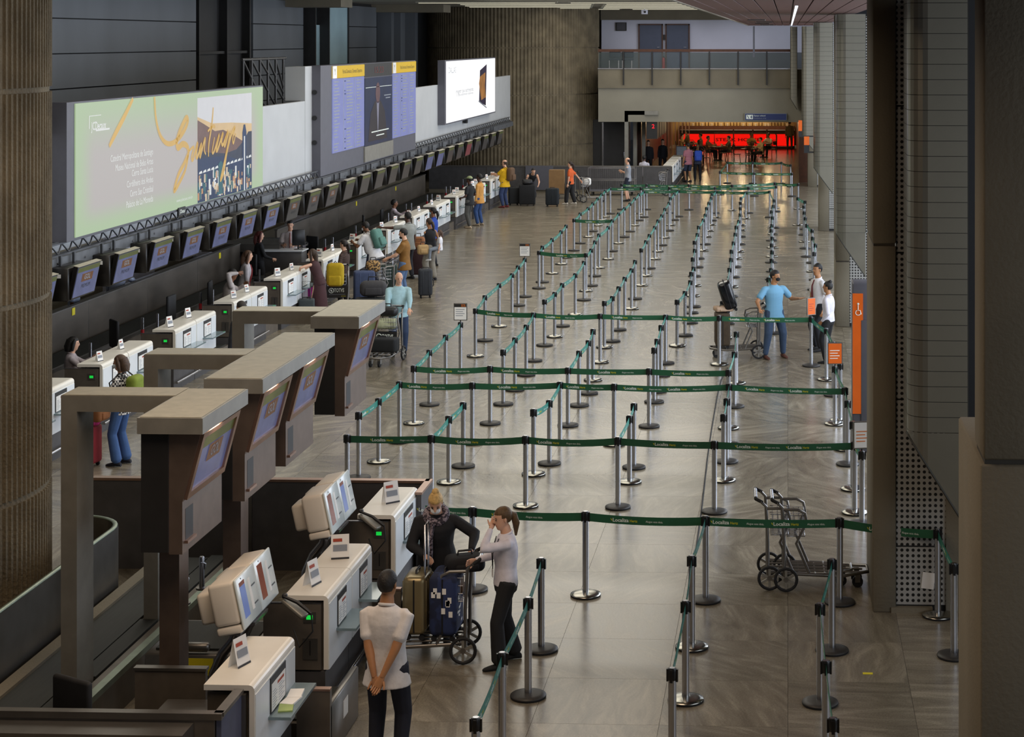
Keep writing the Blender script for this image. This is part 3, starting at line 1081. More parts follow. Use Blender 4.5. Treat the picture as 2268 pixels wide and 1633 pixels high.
t = thing('departure_board', 'dark flight board with yellow headings and blue lists over the counters', 'display', (0, 0, 0))
MB().box((-12.1, 45.12, 2.92), (-11.78, 56.75, 5.72), 'greypanel').build('housing', t)
for z in (5.05, 4.4, 3.78):
    MB().cyl((-11.93, 45.12, z), (-11.93, 45.09, z), 0.06, 'black', 12).build('vent_hole', t)
rf = random.Random(3)
for nm, y0, y1, txt in (('first', 46.25, 49.74, 'Partida Doméstica | Domestic Departure'), ('third', 53.36, 56.70, 'Partida Internacional | International Departure')):
    MB().box((-11.78, y0, 5.37), (-11.75, y1, 5.69), 'yellow_head').build('heading_panel', t)
    b = MB()
    put_text(b, txt, facing('+x', (-11.745, (y0 + y1) / 2 + 0.35, 5.53)), 0.15, 'inkblack', width=(y1 - y0) * 0.62)
    put_text(b, 'Y', facing('+x', (-11.745, y0 + 0.2, 5.53)), 0.25, 'inkblack')
    b.build('heading_lettering', t)
    MB().box((-11.765, y0 - 0.005, 5.37), (-11.746, y0 + 0.4, 5.69), 'paper').build('heading_tile', t)
    MB().box((-11.78, y0, 3.43), (-11.76, y1, 5.36), 'fids_blue').build('list_screen', t)
    b = MB()
    for i in range(22):
        z = 5.28 - i * 0.085
        for (u0, u1, pr_) in ((0.04, 0.22, 0.95), (0.36, 0.40, 0.5), (0.42, 0.64, 0.9), (0.74, 0.92, 0.9)):
            if rf.random() < pr_:
                ya = y0 + u0 * (y1 - y0)
                yb = y0 + (u0 + (u1 - u0) * rf.uniform(0.5, 1)) * (y1 - y0)
                b.box((-11.76, ya, z - 0.018), (-11.757, yb, z + 0.012), 'signblue' if u0 == 0.36 else 'inkgrey')
    for u in (0.33, 0.67):
        b.box((-11.76, y0 + u * (y1 - y0), 3.45), (-11.7575, y0 + u * (y1 - y0) + 0.03, 5.35), 'inkgrey')
    b.build('flight_rows', t)
b = MB().box((-11.78, 49.8, 3.40), (-11.76, 53.3, 5.3), 'ad_dark')
b.build('advert_screen', t)
b = MB()
XA = -11.757
b.add([(XA, 50.2, 3.5), (XA, 52.6, 3.5), (XA, 52.3, 4.3), (XA, 51.75, 4.62), (XA, 51.05, 4.62), (XA, 50.5, 4.3)], [tuple(range(6))], mat('ad_suit', '#3a2c34', 0.5, estr=0.15))
b.add([(XA + 0.002, 51.4 + 0.28 * math.cos(a), 4.85 + 0.3 * math.sin(a)) for a in [2 * PI * i / 14 for i in range(14)]], [tuple(range(14))], mat('ad_face', '#8d6468', 0.5, estr=0.25))
b.add([(XA + 0.002, 51.25, 4.6), (XA + 0.002, 51.55, 4.6), (XA + 0.002, 51.4, 3.6)], [(0, 1, 2)], mat('ad_shirt', '#b8b6d0', 0.5, estr=0.3))
b.box((XA, 49.9, 5.02), (XA + 0.002, 53.2, 5.035), 'inkwhite')
b.box((XA, 52.2, 4.74), (XA + 0.002, 53.1, 4.77), 'inkgrey')
b.box((XA, 52.4, 4.66), (XA + 0.002, 53.0, 4.69), 'inkgrey')
b.box((XA, 50.6, 3.74), (XA + 0.002, 52.8, 3.77), 'inkwhite')
b.box((XA, 51.2, 3.62), (XA + 0.002, 52.2, 3.65), 'inkwhite')
b.build('advert_picture', t)
MB().box((-11.78, 49.8, 5.33), (-11.765, 53.3, 5.7), 'trim_dark').build('clock_panel', t)
b = MB()
put_text(b, '15:23', facing('+x', (-11.76, 51.6, 5.5)), 0.26, mat('clock_red', '#7c1f1c', 0.5, estr=0.5), width=1.1)
b.build('clock_digits', t)
MB().box((-11.85, 49.75, 2.96), (-11.74, 53.35, 3.39), 'gantry').build('lower_panel', t, rot=None)
# reflections of red restaurant light are left to the renderer

t = thing('led_board', 'bright white LED advertising board beyond the departure board', 'billboard', (0, 0, 0))
MB().box((-12.0, 61.5, 3.44), (XB, 72.2, 5.66), 'greypanel').build('housing', t)
MB().box((XB, 61.72, 3.49), (XB + 0.02, 72.0, 5.62), 'led_white').build('lit_face', t)
b = MB()
X2 = XB + 0.024
b.add([PX(1063, 156, X2), PX(1078, 142, X2), PX(1076, 234, X2), PX(1061, 226, X2)], [(0, 1, 2, 3)], mat('tv_pic', '#3a2f52', 0.4, var=0.7, scale=1.3, estr=0.3))
b.add([PX(1063, 170, X2 + 0.002), PX(1075, 160, X2 + 0.002), PX(1074, 190, X2 + 0.002), PX(1076, 215, X2 + 0.002), PX(1066, 222, X2 + 0.002), PX(1061, 185, X2 + 0.002)], [tuple(range(6))], mat('tv_pic2', '#c98a4a', 0.4, var=0.5, scale=2, estr=0.5))
b.build('television_picture', t)
b = MB()
b.tube([PX(1060, 224, X2), PX(1077, 238, X2)], 0.025, 'inkgrey', 4)
b.build('television_foot', t)
b = MB()
put_text(b, 'DALLAS', facing('+x', PX(1002, 156, X2)), 0.3, 'papergrey', width=1.4)
put_text(b, 'Imagem que surpreende.', facing('+x', PX(1030, 200, X2)), 0.22, 'inkgrey', width=3.6)
put_text(b, 'O absolutamente essencial', facing('+x', PX(1030, 208, X2)), 0.14, 'inkgrey', width=3.4)
b.build('lettering', t)
MB().box((-11.95, 66.2, 3.28), (-11.85, 66.5, 3.42), 'black').build('cable_box', t)

# ------------------------------------------------------------------ back conveyor wall of the left row
t = thing('conveyor_wall', 'low dark panelled wall behind the left check-in staff', 'wall', (-13.8, 0, 0))
segs = [(22.0, 45.0), (48.3, 68.3)]
for a, c in segs:
    n = int(round((c - a) / 3.3))
    for i in range(n):
        y0, y1 = a + (c - a) * i / n, a + (c - a) * (i + 1) / n
        MB().box((-0.06, y0 + 0.015, 0), (0, y1 - 0.015, 1.22), 'wallpanel').build('panel', t)
        MB().box((-0.045, y1 - 0.016, 0), (-0.002, y1 + 0.016, 1.22), 'brushed').build('joint_strip', t)
    MB().box((-0.08, a, 1.22), (0.02, c, 1.245), 'brushed').build('top_rail', t)
for i, yy in enumerate((34.3, 43.3, 49.6, 57.2, 63.0)):
    MB().box((0.005, yy, 1.06), (0.012, yy + 0.14, 1.2), 'yellow').build('yellow_sticker', t)
t = thing('collecting_belt', 'dark baggage belt running along the foot of the low wall', 'conveyor', (-13.3, 0, 0))
for ya_, yb_ in ((22, 44.9), (48.4, 68.3)):
    MB().box((-0.42, ya_, 0), (0.35, yb_, 0.5), 'counter_dark').build('body', t)
    MB().box((-0.36, ya_, 0.5), (0.30, yb_, 0.53), 'belt').build('belt', t)
    MB().box((0.30, ya_, 0.5), (0.36, yb_, 0.56), 'brushed').build('edge_rail', t)
t = thing('rear_belt', 'grey main conveyor behind the low wall', 'conveyor', (-15.6, 0, 0))
MB().box((-0.6, 22, 0), (0.6, 74, 0.42), 'greypanel').build('body', t)
MB().box((-0.5, 22, 0.42), (0.5, 74, 0.45), 'brushed').build('belt', t)
# curved opening between the two wall parts
t = thing('baggage_bend', 'black curved baggage belt hood in the gap of the low wall', 'conveyor', (-13.75, 46.4, 0))
b = MB()
prof = [(1.2 * math.cos(a), 1.5 * math.sin(a)) for a in [PI * k / 14 for k in range(15)]]
b.prism([(x, y) for x, y in prof], 2, 0.0, 1.0, 'black', True)
b.build('hood', t)
b = MB()
b.tube([(x * 1.01, y * 1.01, 1.02) for x, y in prof], 0.05, 'steel', 6)
b.build('rim', t)
MB().box((-1.1, -1.2, 1.0), (0.9, 0.0, 1.2), 'brushed').build('chute_plate', t)

# ------------------------------------------------------------------ far low barrier and its parts
t = thing('far_barrier', 'long dark grey partition across the far end of the hall', 'partition', (0, 75, 0))
for x0, x1 in ((-15.0, -12.6), (-12.58, -10.95), (-9.75, -7.2), (-7.18, -6.05), (-6.03, -4.86)):
    MB().box((x0, 0, 0.12), (x1, 0.08, 1.06), 'darkpanel').build('panel', t)
MB().box((-10.93, -0.1, 0.1), (-9.77, -0.04, 1.1), 'greypanel').build('door_panel', t)
MB().box((-10.9, 0, 0.12), (-9.77, 0.08, 1.06), 'darkpanel').build('panel', t)
MB().box((-15.0, -0.02, 1.06), (-4.86, 0.1, 1.11), 'brushed').build('top_rail', t)
MB().box((-15.0, 0.01, 0), (-4.86, 0.07, 0.12), 'concrete').build('plinth', t)
# wall under the drum left of the barrier
struct(MB().box((-24, 87.1, 0), (-8.9, 87.5, 7.82), 'concrete_ribs').build('wall_far_left'))

# ================================================================== QUEUE BARRIERS
PH = 0.97
mb = MB()
mb.lathe([(0.036, 0.03), (0.036, 0.955)], 'pole', 14)
pole_me = mb.mesh('pole')
base_me = {}
for k, m_ in (('s', 'basesteel'), ('d', 'basedark')):
    mb = MB()
    mb.lathe([(0.172, 0.004), (0.176, 0.012), (0.176, 0.022)], 'rubber', 28)
    mb.lathe([(0.175, 0.022), (0.172, 0.03), (0.12, 0.042), (0.05, 0.052), (0.04, 0.052)], m_, 28)
    base_me[k] = mb.mesh('base')
mb = MB()
mb.lathe([(0.037, 0.868), (0.0385, 0.87), (0.0385, 0.962), (0.034, 0.97)], 'capblack', 14)
for a in (0, PI / 2, PI, 3 * PI / 2):
    mb.box((-0.013, 0.036, 0.855), (0.013, 0.05, 0.962), 'capblack', MX.Rotation(a, 4, 'Z'))
cap_me = mb.mesh('cap')
mb = MB()
mb.lathe([(0.0255, 0.9695), (0.0255, 0.9735)], 'steel', 14)
disc_me = mb.mesh('cap_disc')
# one repeat of the printed tape
TW = 0.69
mb = MB()
ID = MX.Identity(4)
put_text(mb, 'Localiza', MX.Translation((-0.225, 0.0, 0)), 0.058, 'inkwhite', width=0.185)
put_text(mb, 'Hertz', MX.Translation((-0.075, -0.004, 0)), 0.042, 'inkyellow', width=0.088)
put_text(mb, 'Alugue essa ideia.', MX.Translation((0.165, -0.004, 0)), 0.032, 'inkwhite', width=0.20)
mb.add([(-0.345, 0.02, 0), (-0.328, 0.012, 0), (-0.324, -0.012, 0), (-0.336, 0.0, 0)], [(0, 1, 2, 3)], 'inkyellow')
letter_me = mb.mesh('lettering')

POSTS = {}


def post(px, py, label):
    key = (round(px), round(py))
    if key in POSTS:
        return POSTS[key]
    p = G(px, py, PH)
    t = thing('barrier_post', label, 'barrier post', (p.x, p.y, 0), 0, 'queue barrier posts')
    r = RND.random()
    link('base', base_me['s' if r < 0.42 else 'd'], t)
    link('pole', pole_me, t)
    c = link('cap', cap_me, t, rot=(0, 0, RND.choice((0.0, 0.2, -0.15))))
    link('cap_disc', disc_me, c)
    POSTS[key] = t
    return t


def tape(a, b_, teal=False, sag=0.02, endpoint=None):
    p0 = V((0, 0, 0))
    p1 = (endpoint if endpoint is not None else b_.location) - a.location
    p1.z = 0
    L = p1.length
    if L < 0.15:
        return
    u = p1 / L
    s0, s1 = 0.045, L - 0.045
    b = MB()
    n = 8
    nrm = V((-u.y, u.x, 0))
    # the printed side looks at the hall's entrance / towards the open floor
    mid = a.location + p1 / 2
    side = 1 if nrm.dot(-mid) > 0 else -1
    th = 0.0025
    for sgn in (1, -1):
        pts = []
        for i in range(n + 1):
            s_ = s0 + (s1 - s0) * i / n
            f = (i / n)
            z = 0.905 - sag * 4 * f * (1 - f)
            c = u * s_ + nrm * th * sgn * 0.5
            pts.append(((c.x, c.y, z - 0.047), (c.x, c.y, z + 0.047)))
        for i in range(n):
            b.quad([pts[i][0], pts[i + 1][0], pts[i + 1][1], pts[i][1]], 'tapeteal' if teal else 'tape')
    tp = b.build('tape', a)
    # lettering tiles
    nt_ = max(1, int((s1 - s0) / TW))
    off = (s1 - s0 - nt_ * TW) * RND.uniform(0.2, 0.8)
    xr = u if (u.cross(V((0, 0, 1))).dot(nrm * side) > 0) else -u
    zn = nrm * side
    for i in range(nt_):
        s_ = s0 + off + (i + 0.5) * TW
        f = (s_ - s0) / (s1 - s0)
        z = 0.905 - sag * 4 * f * (1 - f)
        c = u * s_ + zn * 0.0028
        slope = -sag * 4 * (1 - 2 * f) / (s1 - s0) * (1 if xr.dot(u) > 0 else -1)
        xv = (xr + V((0, 0, slope))).normalized()
        yv = zn.cross(xv)
        m = MX(((xv.x, yv.x, zn.x, c.x), (xv.y, yv.y, zn.y, c.y), (xv.z, yv.z, zn.z, z), (0, 0, 0, 1)))
        o = link('lettering', letter_me, tp)
        o.matrix_local = m


def chain(name, pts, teal=False, links=None, end=None):
    objs = []
    for i, (x, y) in enumerate(pts):
        objs.append(post(x, y, f'belt barrier post, {ORD[i]} {name}'))
    for i in range(len(pts) - 1):
        if links is None or links[i]:
            tape(objs[i], objs[i + 1], teal, RND.uniform(0.01, 0.03))
    return objs


P_ = 'from the left in the '
r1 = chain(P_ + 'nearest long tape row', [(1047, 1123), (1297, 1133), (1562.5, 1143), (1860, 1147), (2077, 1172)])
tape(r1[0], None, False, 0.01, endpoint=G(934, 1116, PH))
chain('beside the right edge pier below the nearest tape', [(2077, 1172), (2112.6, 1248)], True)
r2 = chain(P_ + 'second tape row', [(769, 962.5), (955.4, 963), (1164.3, 965.3), (1368.5, 968), (1582.3, 976.4), (1893, 978)])
r3 = chain(P_ + 'third tape row', [(884.5, 844.3), (1046, 846.7), (1240.4, 845.4), (1360, 849.6), (1614.5, 849.7), (1871.5, 858.5)])
r4 = chain(P_ + 'fourth tape row', [(916.4, 809.5), (1085.6, 810.2), (1257.9, 813.7), (1437.6, 815.6), (1613.3, 818.7)])
r5 = chain(P_ + 'fifth tape row', [(1053, 683), (1181.8, 691.8), (1329.2, 694.4), (1474.3, 696.6), (1593.3, 698.8), (1796.8, 701.5)])
r6 = chain(P_ + 'short tape beside the white sign stand', [(1193.6, 555.5), (1297.8, 560.5)])
r7 = chain(P_ + 'short tape farther up the queue', [(1271.3, 484.4), (1356.2, 485.5)])
r8 = chain(P_ + 'nearest of three far tapes', [(1426, 421.6), (1502.7, 420.5), (1586, 422), (1651.7, 424), (1704.6, 422)])
r9 = chain(P_ + 'middle of three far tapes', [(1351.6, 415), (1420, 415), (1482.6, 414), (1583.5, 414), (1658, 414), (1719, 411)])
r10 = chain(P_ + 'farthest of three far tapes', [(1377, 407), (1432, 407.3), (1526, 408), (1621.5, 408.7), (1716, 404), (1768, 406)])
r11 = chain(P_ + 'near side of restaurant tape pen', [(1594.5, 379), (1670.7, 381.7), (1754, 382.5)])
r12 = chain(P_ + 'far side of restaurant tape pen', [(1610.8, 357.8), (1667, 358.5), (1730.7, 358.5), (1751, 364)])
tape(r11[0], r12[0])
tape(r11[2], r12[3])
T = True
chain('in the front line beside the ponytailed clerk', [(1054, 1589.4), (1112.3, 1445.4), (1169.8, 1323.6), (1198.8, 1236)], T)
chain('in the middle front line', [(1489, 1480), (1518.6, 1331), (1532, 1231), (1562.5, 1143)], T)
chain('in the right front line before the parked trolleys', [(1845, 1591), (1829.4, 1463.7), (1816.4, 1336.6), (1842.8, 1238)], T)
chain('up the right edge behind the second tape row', [(1893, 978), (1889, 933.4), (1877.4, 887), (1871.5, 858.5)], T)
s1 = chain('with a notice half hidden by the nearest pier', [(1909, 999)])[0]
tape(r2[5], s1, T)
chain('on the left line before the third tape row', [(794.3, 912.5), (838.4, 881.7), (884.5, 844.3)], T)
chain('of the left branch behind the second row', [(955.4, 963), (994, 920.8), (1026, 890.5)], T)
chain('of the middle short branch behind the second row', [(1181.8, 905.6), (1216.8, 885.8), (1240.4, 845.4)], T)
chain('of the right short branch behind the second row', [(1368.5, 968), (1394.3, 920.2), (1404, 892.8)], T)
chain('of the branch just right of the floor cable', [(1602.7, 917), (1609.6, 882), (1614.5, 849.7)], T)
ca = chain('on the left line ending at the grey notice', [(916.4, 809.5), (951, 774.5), (987, 741.2), (1020, 713.2)], T)
chain('behind the second post of the fourth row', [(1114.5, 773.8), (1140.5, 747), (1165.4, 718.6), (1181.8, 691.8)], T)
chain('behind the third post of the fourth row', [(1257.9, 813.7), (1282.4, 776.2), (1303.3, 753.3), (1313.4, 728.4)], T)
chain('behind the fourth post of the fourth row', [(1448.8, 769.5), (1455.5, 750), (1464.2, 719.6), (1474.3, 696.6)], T)
chain('on the line beside the loaded trolley', [(1613.3, 818.7), (1626.7, 778.2), (1630.8, 734.3)], T)
cb = chain('on the left line ending at the white notice', [(1053, 683), (1074, 653.7), (1105.3, 627), (1134, 605.2), (1147.2, 587.6), (1162.3, 571)], T)
chain('on the second lane line behind the fifth row', [(1206.1, 663), (1228.5, 646.4), (1245, 626.6), (1274, 605.1), (1293.4, 577.6)], T)
chain('on the third lane line behind the fifth row', [(1338.6, 666.3), (1356.2, 655.3), (1370.2, 633.8), (1383.6, 612.8), (1398.6, 594), (1406.5, 575.3)], T)
chain('on the left line behind the short tape', [(1193.6, 555.5), (1201.3, 543.9), (1222.8, 527.4), (1242.7, 509.8), (1253.7, 497.6)], T)
chain('on the second line behind the short tape', [(1297.8, 560.5), (1309.4, 550.5), (1317.6, 532.4), (1326.4, 516.9), (1347, 500.4), (1356.2, 485.5)], T)
chain('on the left edge line of the far block', [(1271.3, 484.4), (1285, 470.7), (1302.6, 458.6), (1313, 448.1), (1323.5, 437), (1332.4, 427.2), (1340.6, 420.5), (1351.6, 415)], T)
chain('on the second line of the far block', [(1356.2, 485.5), (1369.8, 470.7), (1383, 459), (1395.2, 448.7), (1405.7, 437), (1415, 427.7), (1426, 421.6)], T)
chain('on the third line of the far block', [(1420.2, 550), (1430.7, 531.8), (1438.4, 518), (1450, 500.4), (1457.3, 486), (1465.7, 474.6), (1472.4, 460.2), (1481.7, 447), (1485, 436.5), (1493.3, 427), (1502.7, 420.5)], T)
chain('on the long fourth lane line', [(1499.6, 663.5), (1517.2, 644.3), (1529, 620.5), (1531, 601.8), (1536.5, 590.2), (1534.3, 569.8), (1538.7, 550.5), (1538.2, 533), (1544.6, 515.8), (1547.4, 499.7), (1557.5, 484.5), (1562, 472.8), (1564.9, 458.6), (1569.8, 447.4), (1575, 436), (1577, 428), (1586, 422)], T)
chain('on the long fifth lane line', [(1600, 666.8), (1603.2, 648.7), (1610, 621.6), (1615.8, 593), (1619.1, 570.9), (1620.2, 552.8), (1624.6, 534.6), (1628.5, 515.3), (1630.7, 499.8), (1636.2, 486.7), (1639, 472.8), (1639.7, 458.6), (1639.6, 446.6), (1641, 436.8), (1651.7, 424)], T)
chain('on the line behind the man in light blue', [(1714, 640), (1702, 614.5), (1707.9, 593.5), (1709, 573), (1710, 554.4), (1709, 539), (1710.6, 524), (1708, 507), (1709.5, 496), (1711, 479), (1708.8, 465.7), (1712.3, 453.7), (1714.5, 441.7), (1704.6, 422)], T)
chain('from the far end along the right piers', [(1766.7, 436.8), (1782.9, 444.5), (1780, 455), (1781, 468), (1783.6, 480.5), (1787, 496), (1799, 507.5), (1799.9, 524), (1806, 539.5), (1803, 558)], T)
cc = chain('right of the man in light blue towards the staff', [(1796.8, 701.5), (1830.3, 727.5), (1846, 757)], T)
sg = chain('carrying the orange sign in front of the totem', [(1849.2, 811)])[0]
s3 = chain('behind the orange sign in front of the totem', [(1861, 804)])[0]
tape(sg, r3[5], T)
# extra tape clip on the near counter end
tag(MB().box((-4.36, 20.99, 0.84), (-4.33, 21.05, 0.97), 'capblack').build('tape_clip'), 'small black tape clip on the end of the near counter', 'clip')


def sign_plate(t, w_, h_, z0, face, head, textk, label, rz=0.0):
    s = thing('post_sign', label, 'sign', (t.location.x, t.location.y, 0), rz, 'sign frames on barrier posts')
    b = MB()
    b.box((-w_ / 2, -0.012, z0), (w_ / 2, 0.012, z0 + h_), 'brushed')
    b.build('frame', s)
    MB().box((-w_ / 2 + 0.015, -0.016, z0 + 0.015), (w_ / 2 - 0.015, -0.012, z0 + h_ - 0.015), face).build('sheet', s)
    b = MB()
    if head:
        b.box((-w_ / 2 + 0.015, -0.018, z0 + h_ - 0.075), (w_ / 2 - 0.015, -0.016, z0 + h_ - 0.015), 'trim_dark')
        put_text(b, 'GOL', facing('-y', (w_ / 2 - 0.07, -0.02, z0 + h_ - 0.045)), 0.07, 'inkorange', width=0.09)
    for i in range(4):
        zz = z0 + h_ * (0.62 - i * 0.12)
        b.box((-w_ / 2 + 0.04, -0.018, zz), (w_ / 2 - 0.05 - 0.03 * (i % 2), -0.016, zz + 0.012), textk)
    b.build('print', s)
    MB().cyl((0, 0, 0.974), (0, 0, z0), 0.012, 'capblack', 8).build('stem', s)


sign_plate(ca[3], 0.26, 0.33, 1.0, 'paper', True, 'inkgrey', 'grey framed notice on the post at the end of the left lane')
sign_plate(cb[5], 0.27, 0.33, 1.0, 'paper', True, 'inkgrey', 'white framed notice on the farther left lane end post')
sign_plate(r5[5], 0.19, 0.34, 1.0, 'orange', False, 'inkred', 'orange framed notice beside the two white-shirted staff', 0.5)
sign_plate(sg, 0.25, 0.36, 1.0, 'orange', False, 'inkwhite', 'orange framed notice in front of the totem', 0.1)
sign_plate(s1, 0.24, 0.36, 1.0, 'paper', False, 'inkorange', 'orange and white notice half hidden behind the nearest pier', 0.2)
b = MB()
b.tube([G(x, y, 0.006) for x, y in ((1612, 815), (1597, 842), (1588, 880), (1576, 950), (1566, 1020), (1556, 1110), (1551, 1150), (1542, 1215), (1536, 1245))], 0.012, 'rubber', 6, flat=0.5)
tag(b.build('floor_cable'), 'dark cable taped along the floor between the posts', 'cable')
tag(MB().box((-0.05, -0.02, 0.001), (0.05, 0.03, 0.004), 'yellow').build('floor_sticker', None, G(1922, 1493)), 'small yellow sticker on the floor at the right', 'sticker')

# ================================================================== CHECK-IN COUNTERS
def counter_meshes():
    r = {}
    # white waterfall shell: top and front with rounded edge, section in X-Z (front at x = 0, staff side at -0.42)
    def sec(z0, th=0.045):
        o_, i_ = [(-0.42, 1.12)], []
        for k in range(5):
            a = PI / 2 * k / 4
            o_.append((-0.05 + 0.05 * math.sin(a), 1.07 + 0.05 * math.cos(a)))
        o_.append((0, z0))
        i_ = [(-th, z0), (-th, 1.12 - th), (-0.42, 1.12 - th)]
        return o_ + i_
    r['sec'] = sec
    return r


SEC = counter_meshes()['sec']
COUNTER = {}


def counter(xf, y0, ln, label, end_display, group, shelf=True, dark_ln=None, sheets=1):
    t = thing('checkin_counter', label, 'counter', (xf, y0, 0), 0, group)
    key = (round(ln, 2), end_display, shelf, sheets)
    if key not in COUNTER:
        c = {}
        c['shell'] = MB().prism(SEC(0.42), 1, 0, ln, 'counter_white').mesh('white_shell')
        c['front'] = MB().box((0.0, 0.012, 0.42), (0.008, ln - 0.012, 1.04), 'front_white').mesh('front_panel')
        c['body'] = MB().box((-0.40, 0.03, 0.06), (-0.06, ln - 0.02, 1.05), 'counter_dark').mesh('body')
        c['plinth'] = MB().box((-0.38, 0.0, 0), (-0.03, ln, 0.40), 'darkpanel').mesh('plinth')
        c['bumper'] = MB().tube([(0.03, 0.0, 0.16), (0.03, ln, 0.16)], 0.022, 'steel', 8).mesh('bumper_rail')
        if shelf:
            c['shelf'] = MB().box((0.008, ln * 0.3, 0.70), (0.2, ln * 0.98, 0.725), 'glassshelf').mesh('ledge')
        f = MB()
        f.box((0.008, ln * 0.34, 0.73), (0.016, ln * 0.72, 1.03), 'trim_dark')
        c['frame'] = f.mesh('notice_frame')
        f = MB()
        f.box((0.016, ln * 0.36, 0.74), (0.019, ln * 0.70, 0.97), 'paper')
        f.box((0.0191, ln * 0.50, 0.92), (0.0196, ln * 0.66, 0.945), 'inkred')
        for i in range(7):
            f.box((0.0191, ln * 0.385, 0.765 + i * 0.022), (0.0196, ln * (0.49 if i % 3 else 0.46), 0.771 + i * 0.022), 'inkgrey')
            f.box((0.0191, ln * 0.53, 0.765 + i * 0.022), (0.0196, ln * (0.67 if i % 2 else 0.62), 0.771 + i * 0.022), 'inkgrey')
        c['paper'] = f.mesh('notice_sheet')
        if end_display:
            f = MB()
            f.box((-0.62, -0.012, 0.42), (-0.07, 0.02, 1.045), 'counter_dark')
            f.box((-0.64, -0.014, 1.045), (-0.07, 0.02, 1.055), 'steel')
            c['endp'] = f.mesh('end_panel')
            c['dispb'] = MB().box((-0.235, -0.02, 0.87), (-0.115, -0.012, 0.97), 'brushed').mesh('display_plate')
            c['disp'] = MB().box((-0.205, -0.024, 0.90), (-0.145, -0.02, 0.94), 'green_led').mesh('green_display')
            c['slot'] = MB().box((-0.24, -0.02, 0.52), (-0.10, -0.012, 0.72), 'brushed').box((-0.175, -0.023, 0.56), (-0.165, -0.02, 0.70), 'black').mesh('printer_slot')
        COUNTER[key] = c
    c = COUNTER[key]
    names = {'shell': 'white_shell', 'front': 'front_panel', 'body': 'body', 'plinth': 'plinth', 'bumper': 'bumper_rail', 'shelf': 'ledge', 'frame': 'notice_frame', 'paper': 'notice_sheet', 'endp': 'end_panel', 'dispb': 'display_plate', 'disp': 'green_display', 'slot': 'printer_slot'}
    par = {}
    for k in ('shell', 'front', 'body', 'plinth', 'bumper', 'shelf', 'frame', 'endp'):
        if k in c:
            par[k] = link(names[k], c[k], t)
    link('notice_sheet', c['paper'], par['frame'])
    if end_display:
        link('display_plate', c['dispb'], par['endp'])
        link('green_display', c['disp'], par['endp'])
        link('printer_slot', c['slot'], par['endp'])
    return t


mb = MB()
mb.add([(-0.09, -0.05, 0), (0.09, -0.05, 0), (0.09, 0.0, 0.24), (-0.09, 0.0, 0.24)], [(0, 1, 2, 3)], 'paper')
mb.add([(-0.09, 0.05, 0), (0.09, 0.05, 0), (0.09, 0.0, 0.24), (-0.09, 0.0, 0.24)], [(0, 1, 2, 3)], 'paper')
tent_me = mb.mesh('card')
mb = MB()
mb.add([(-0.07, -0.036, 0.08), (0.07, -0.036, 0.08), (0.07, -0.023, 0.14), (-0.07, -0.023, 0.14)], [(0, 1, 2, 3)], 'inkgrey', mx=MX.Translation((0, -0.003, 0)))
mb.add([(-0.07, -0.017, 0.17), (0.02, -0.017, 0.17), (0.02, -0.011, 0.2), (-0.07, -0.011, 0.2)], [(0, 1, 2, 3)], 'inkred', mx=MX.Translation((0, -0.003, 0)))
mb.add([(-0.09, -0.053, 0), (0.09, -0.053, 0), (0.09, -0.049, 0.018), (-0.09, -0.049, 0.018)], [(0, 1, 2, 3)], 'inkblack', mx=MX.Translation((0, -0.001, 0)))
tentp_me = mb.mesh('print')


def tent(x, y, rz, label, grp='tent cards on the counters', z=1.12, s=1.0):
    t = thing('tent_card', label, 'card', (x, y, z), rz, grp)
    t.scale = (s, s, s)
    link('card', tent_me, t)
    link('print', tentp_me, t)
    return t


# --- left long row: pairs of counters
XL = -11.1
k = 0
for i in range(-1, 12):
    y0 = 28.85 + 3.48 * i
    for j in range(2):
        lab = f'white check-in counter in the long left row, {ORD[k]} from the ribbed pillar'
        counter(XL, y0 + j * 1.17, 1.15, lab, j == 0, 'check-in counters of the long left row')
        rz = RND.choice((0.1, 0.9, -0.3, 1.2, 0.3, 1.4))
        tent(XL - 0.24 + RND.uniform(-0.05, 0.08), y0 + j * 1.17 + RND.uniform(0.2, 0.6), rz, f'white tent card on the {ORD[k]} counter of the long left row', s=RND.uniform(0.65, 0.85))
        k += 1
    # scale belt between the pairs
    sc = thing('baggage_scale', f'low dark baggage scale in the {ORD[i + 1]} gap of the long left row', 'scale', (XL - 0.5, y0 + 2.38, 0), 0, 'baggage scales of the long left row')
    MB().box((-1.2, 0.05, 0), (0.42, 1.02, 0.28), 'counter_dark').build('body', sc)
    MB().box((-1.15, 0.12, 0.28), (0.38, 0.95, 0.30), 'belt').build('belt', sc)
    MB().cyl((-1.0, 0.1, 0.28), (-1.0, 0.1, 0.95), 0.03, 'steel', 10).build('scanner_post', sc)
    MB().cyl((-1.0, 0.1, 0.6), (-1.0, 0.1, 0.72), 0.034, mat('tag_red', '#b3262e', 0.5), 10).build('red_band', sc)
    MB().cyl((-1.0, 0.95, 0.28), (-1.0, 0.95, 0.9), 0.03, 'steel', 10).build('scanner_post', sc)


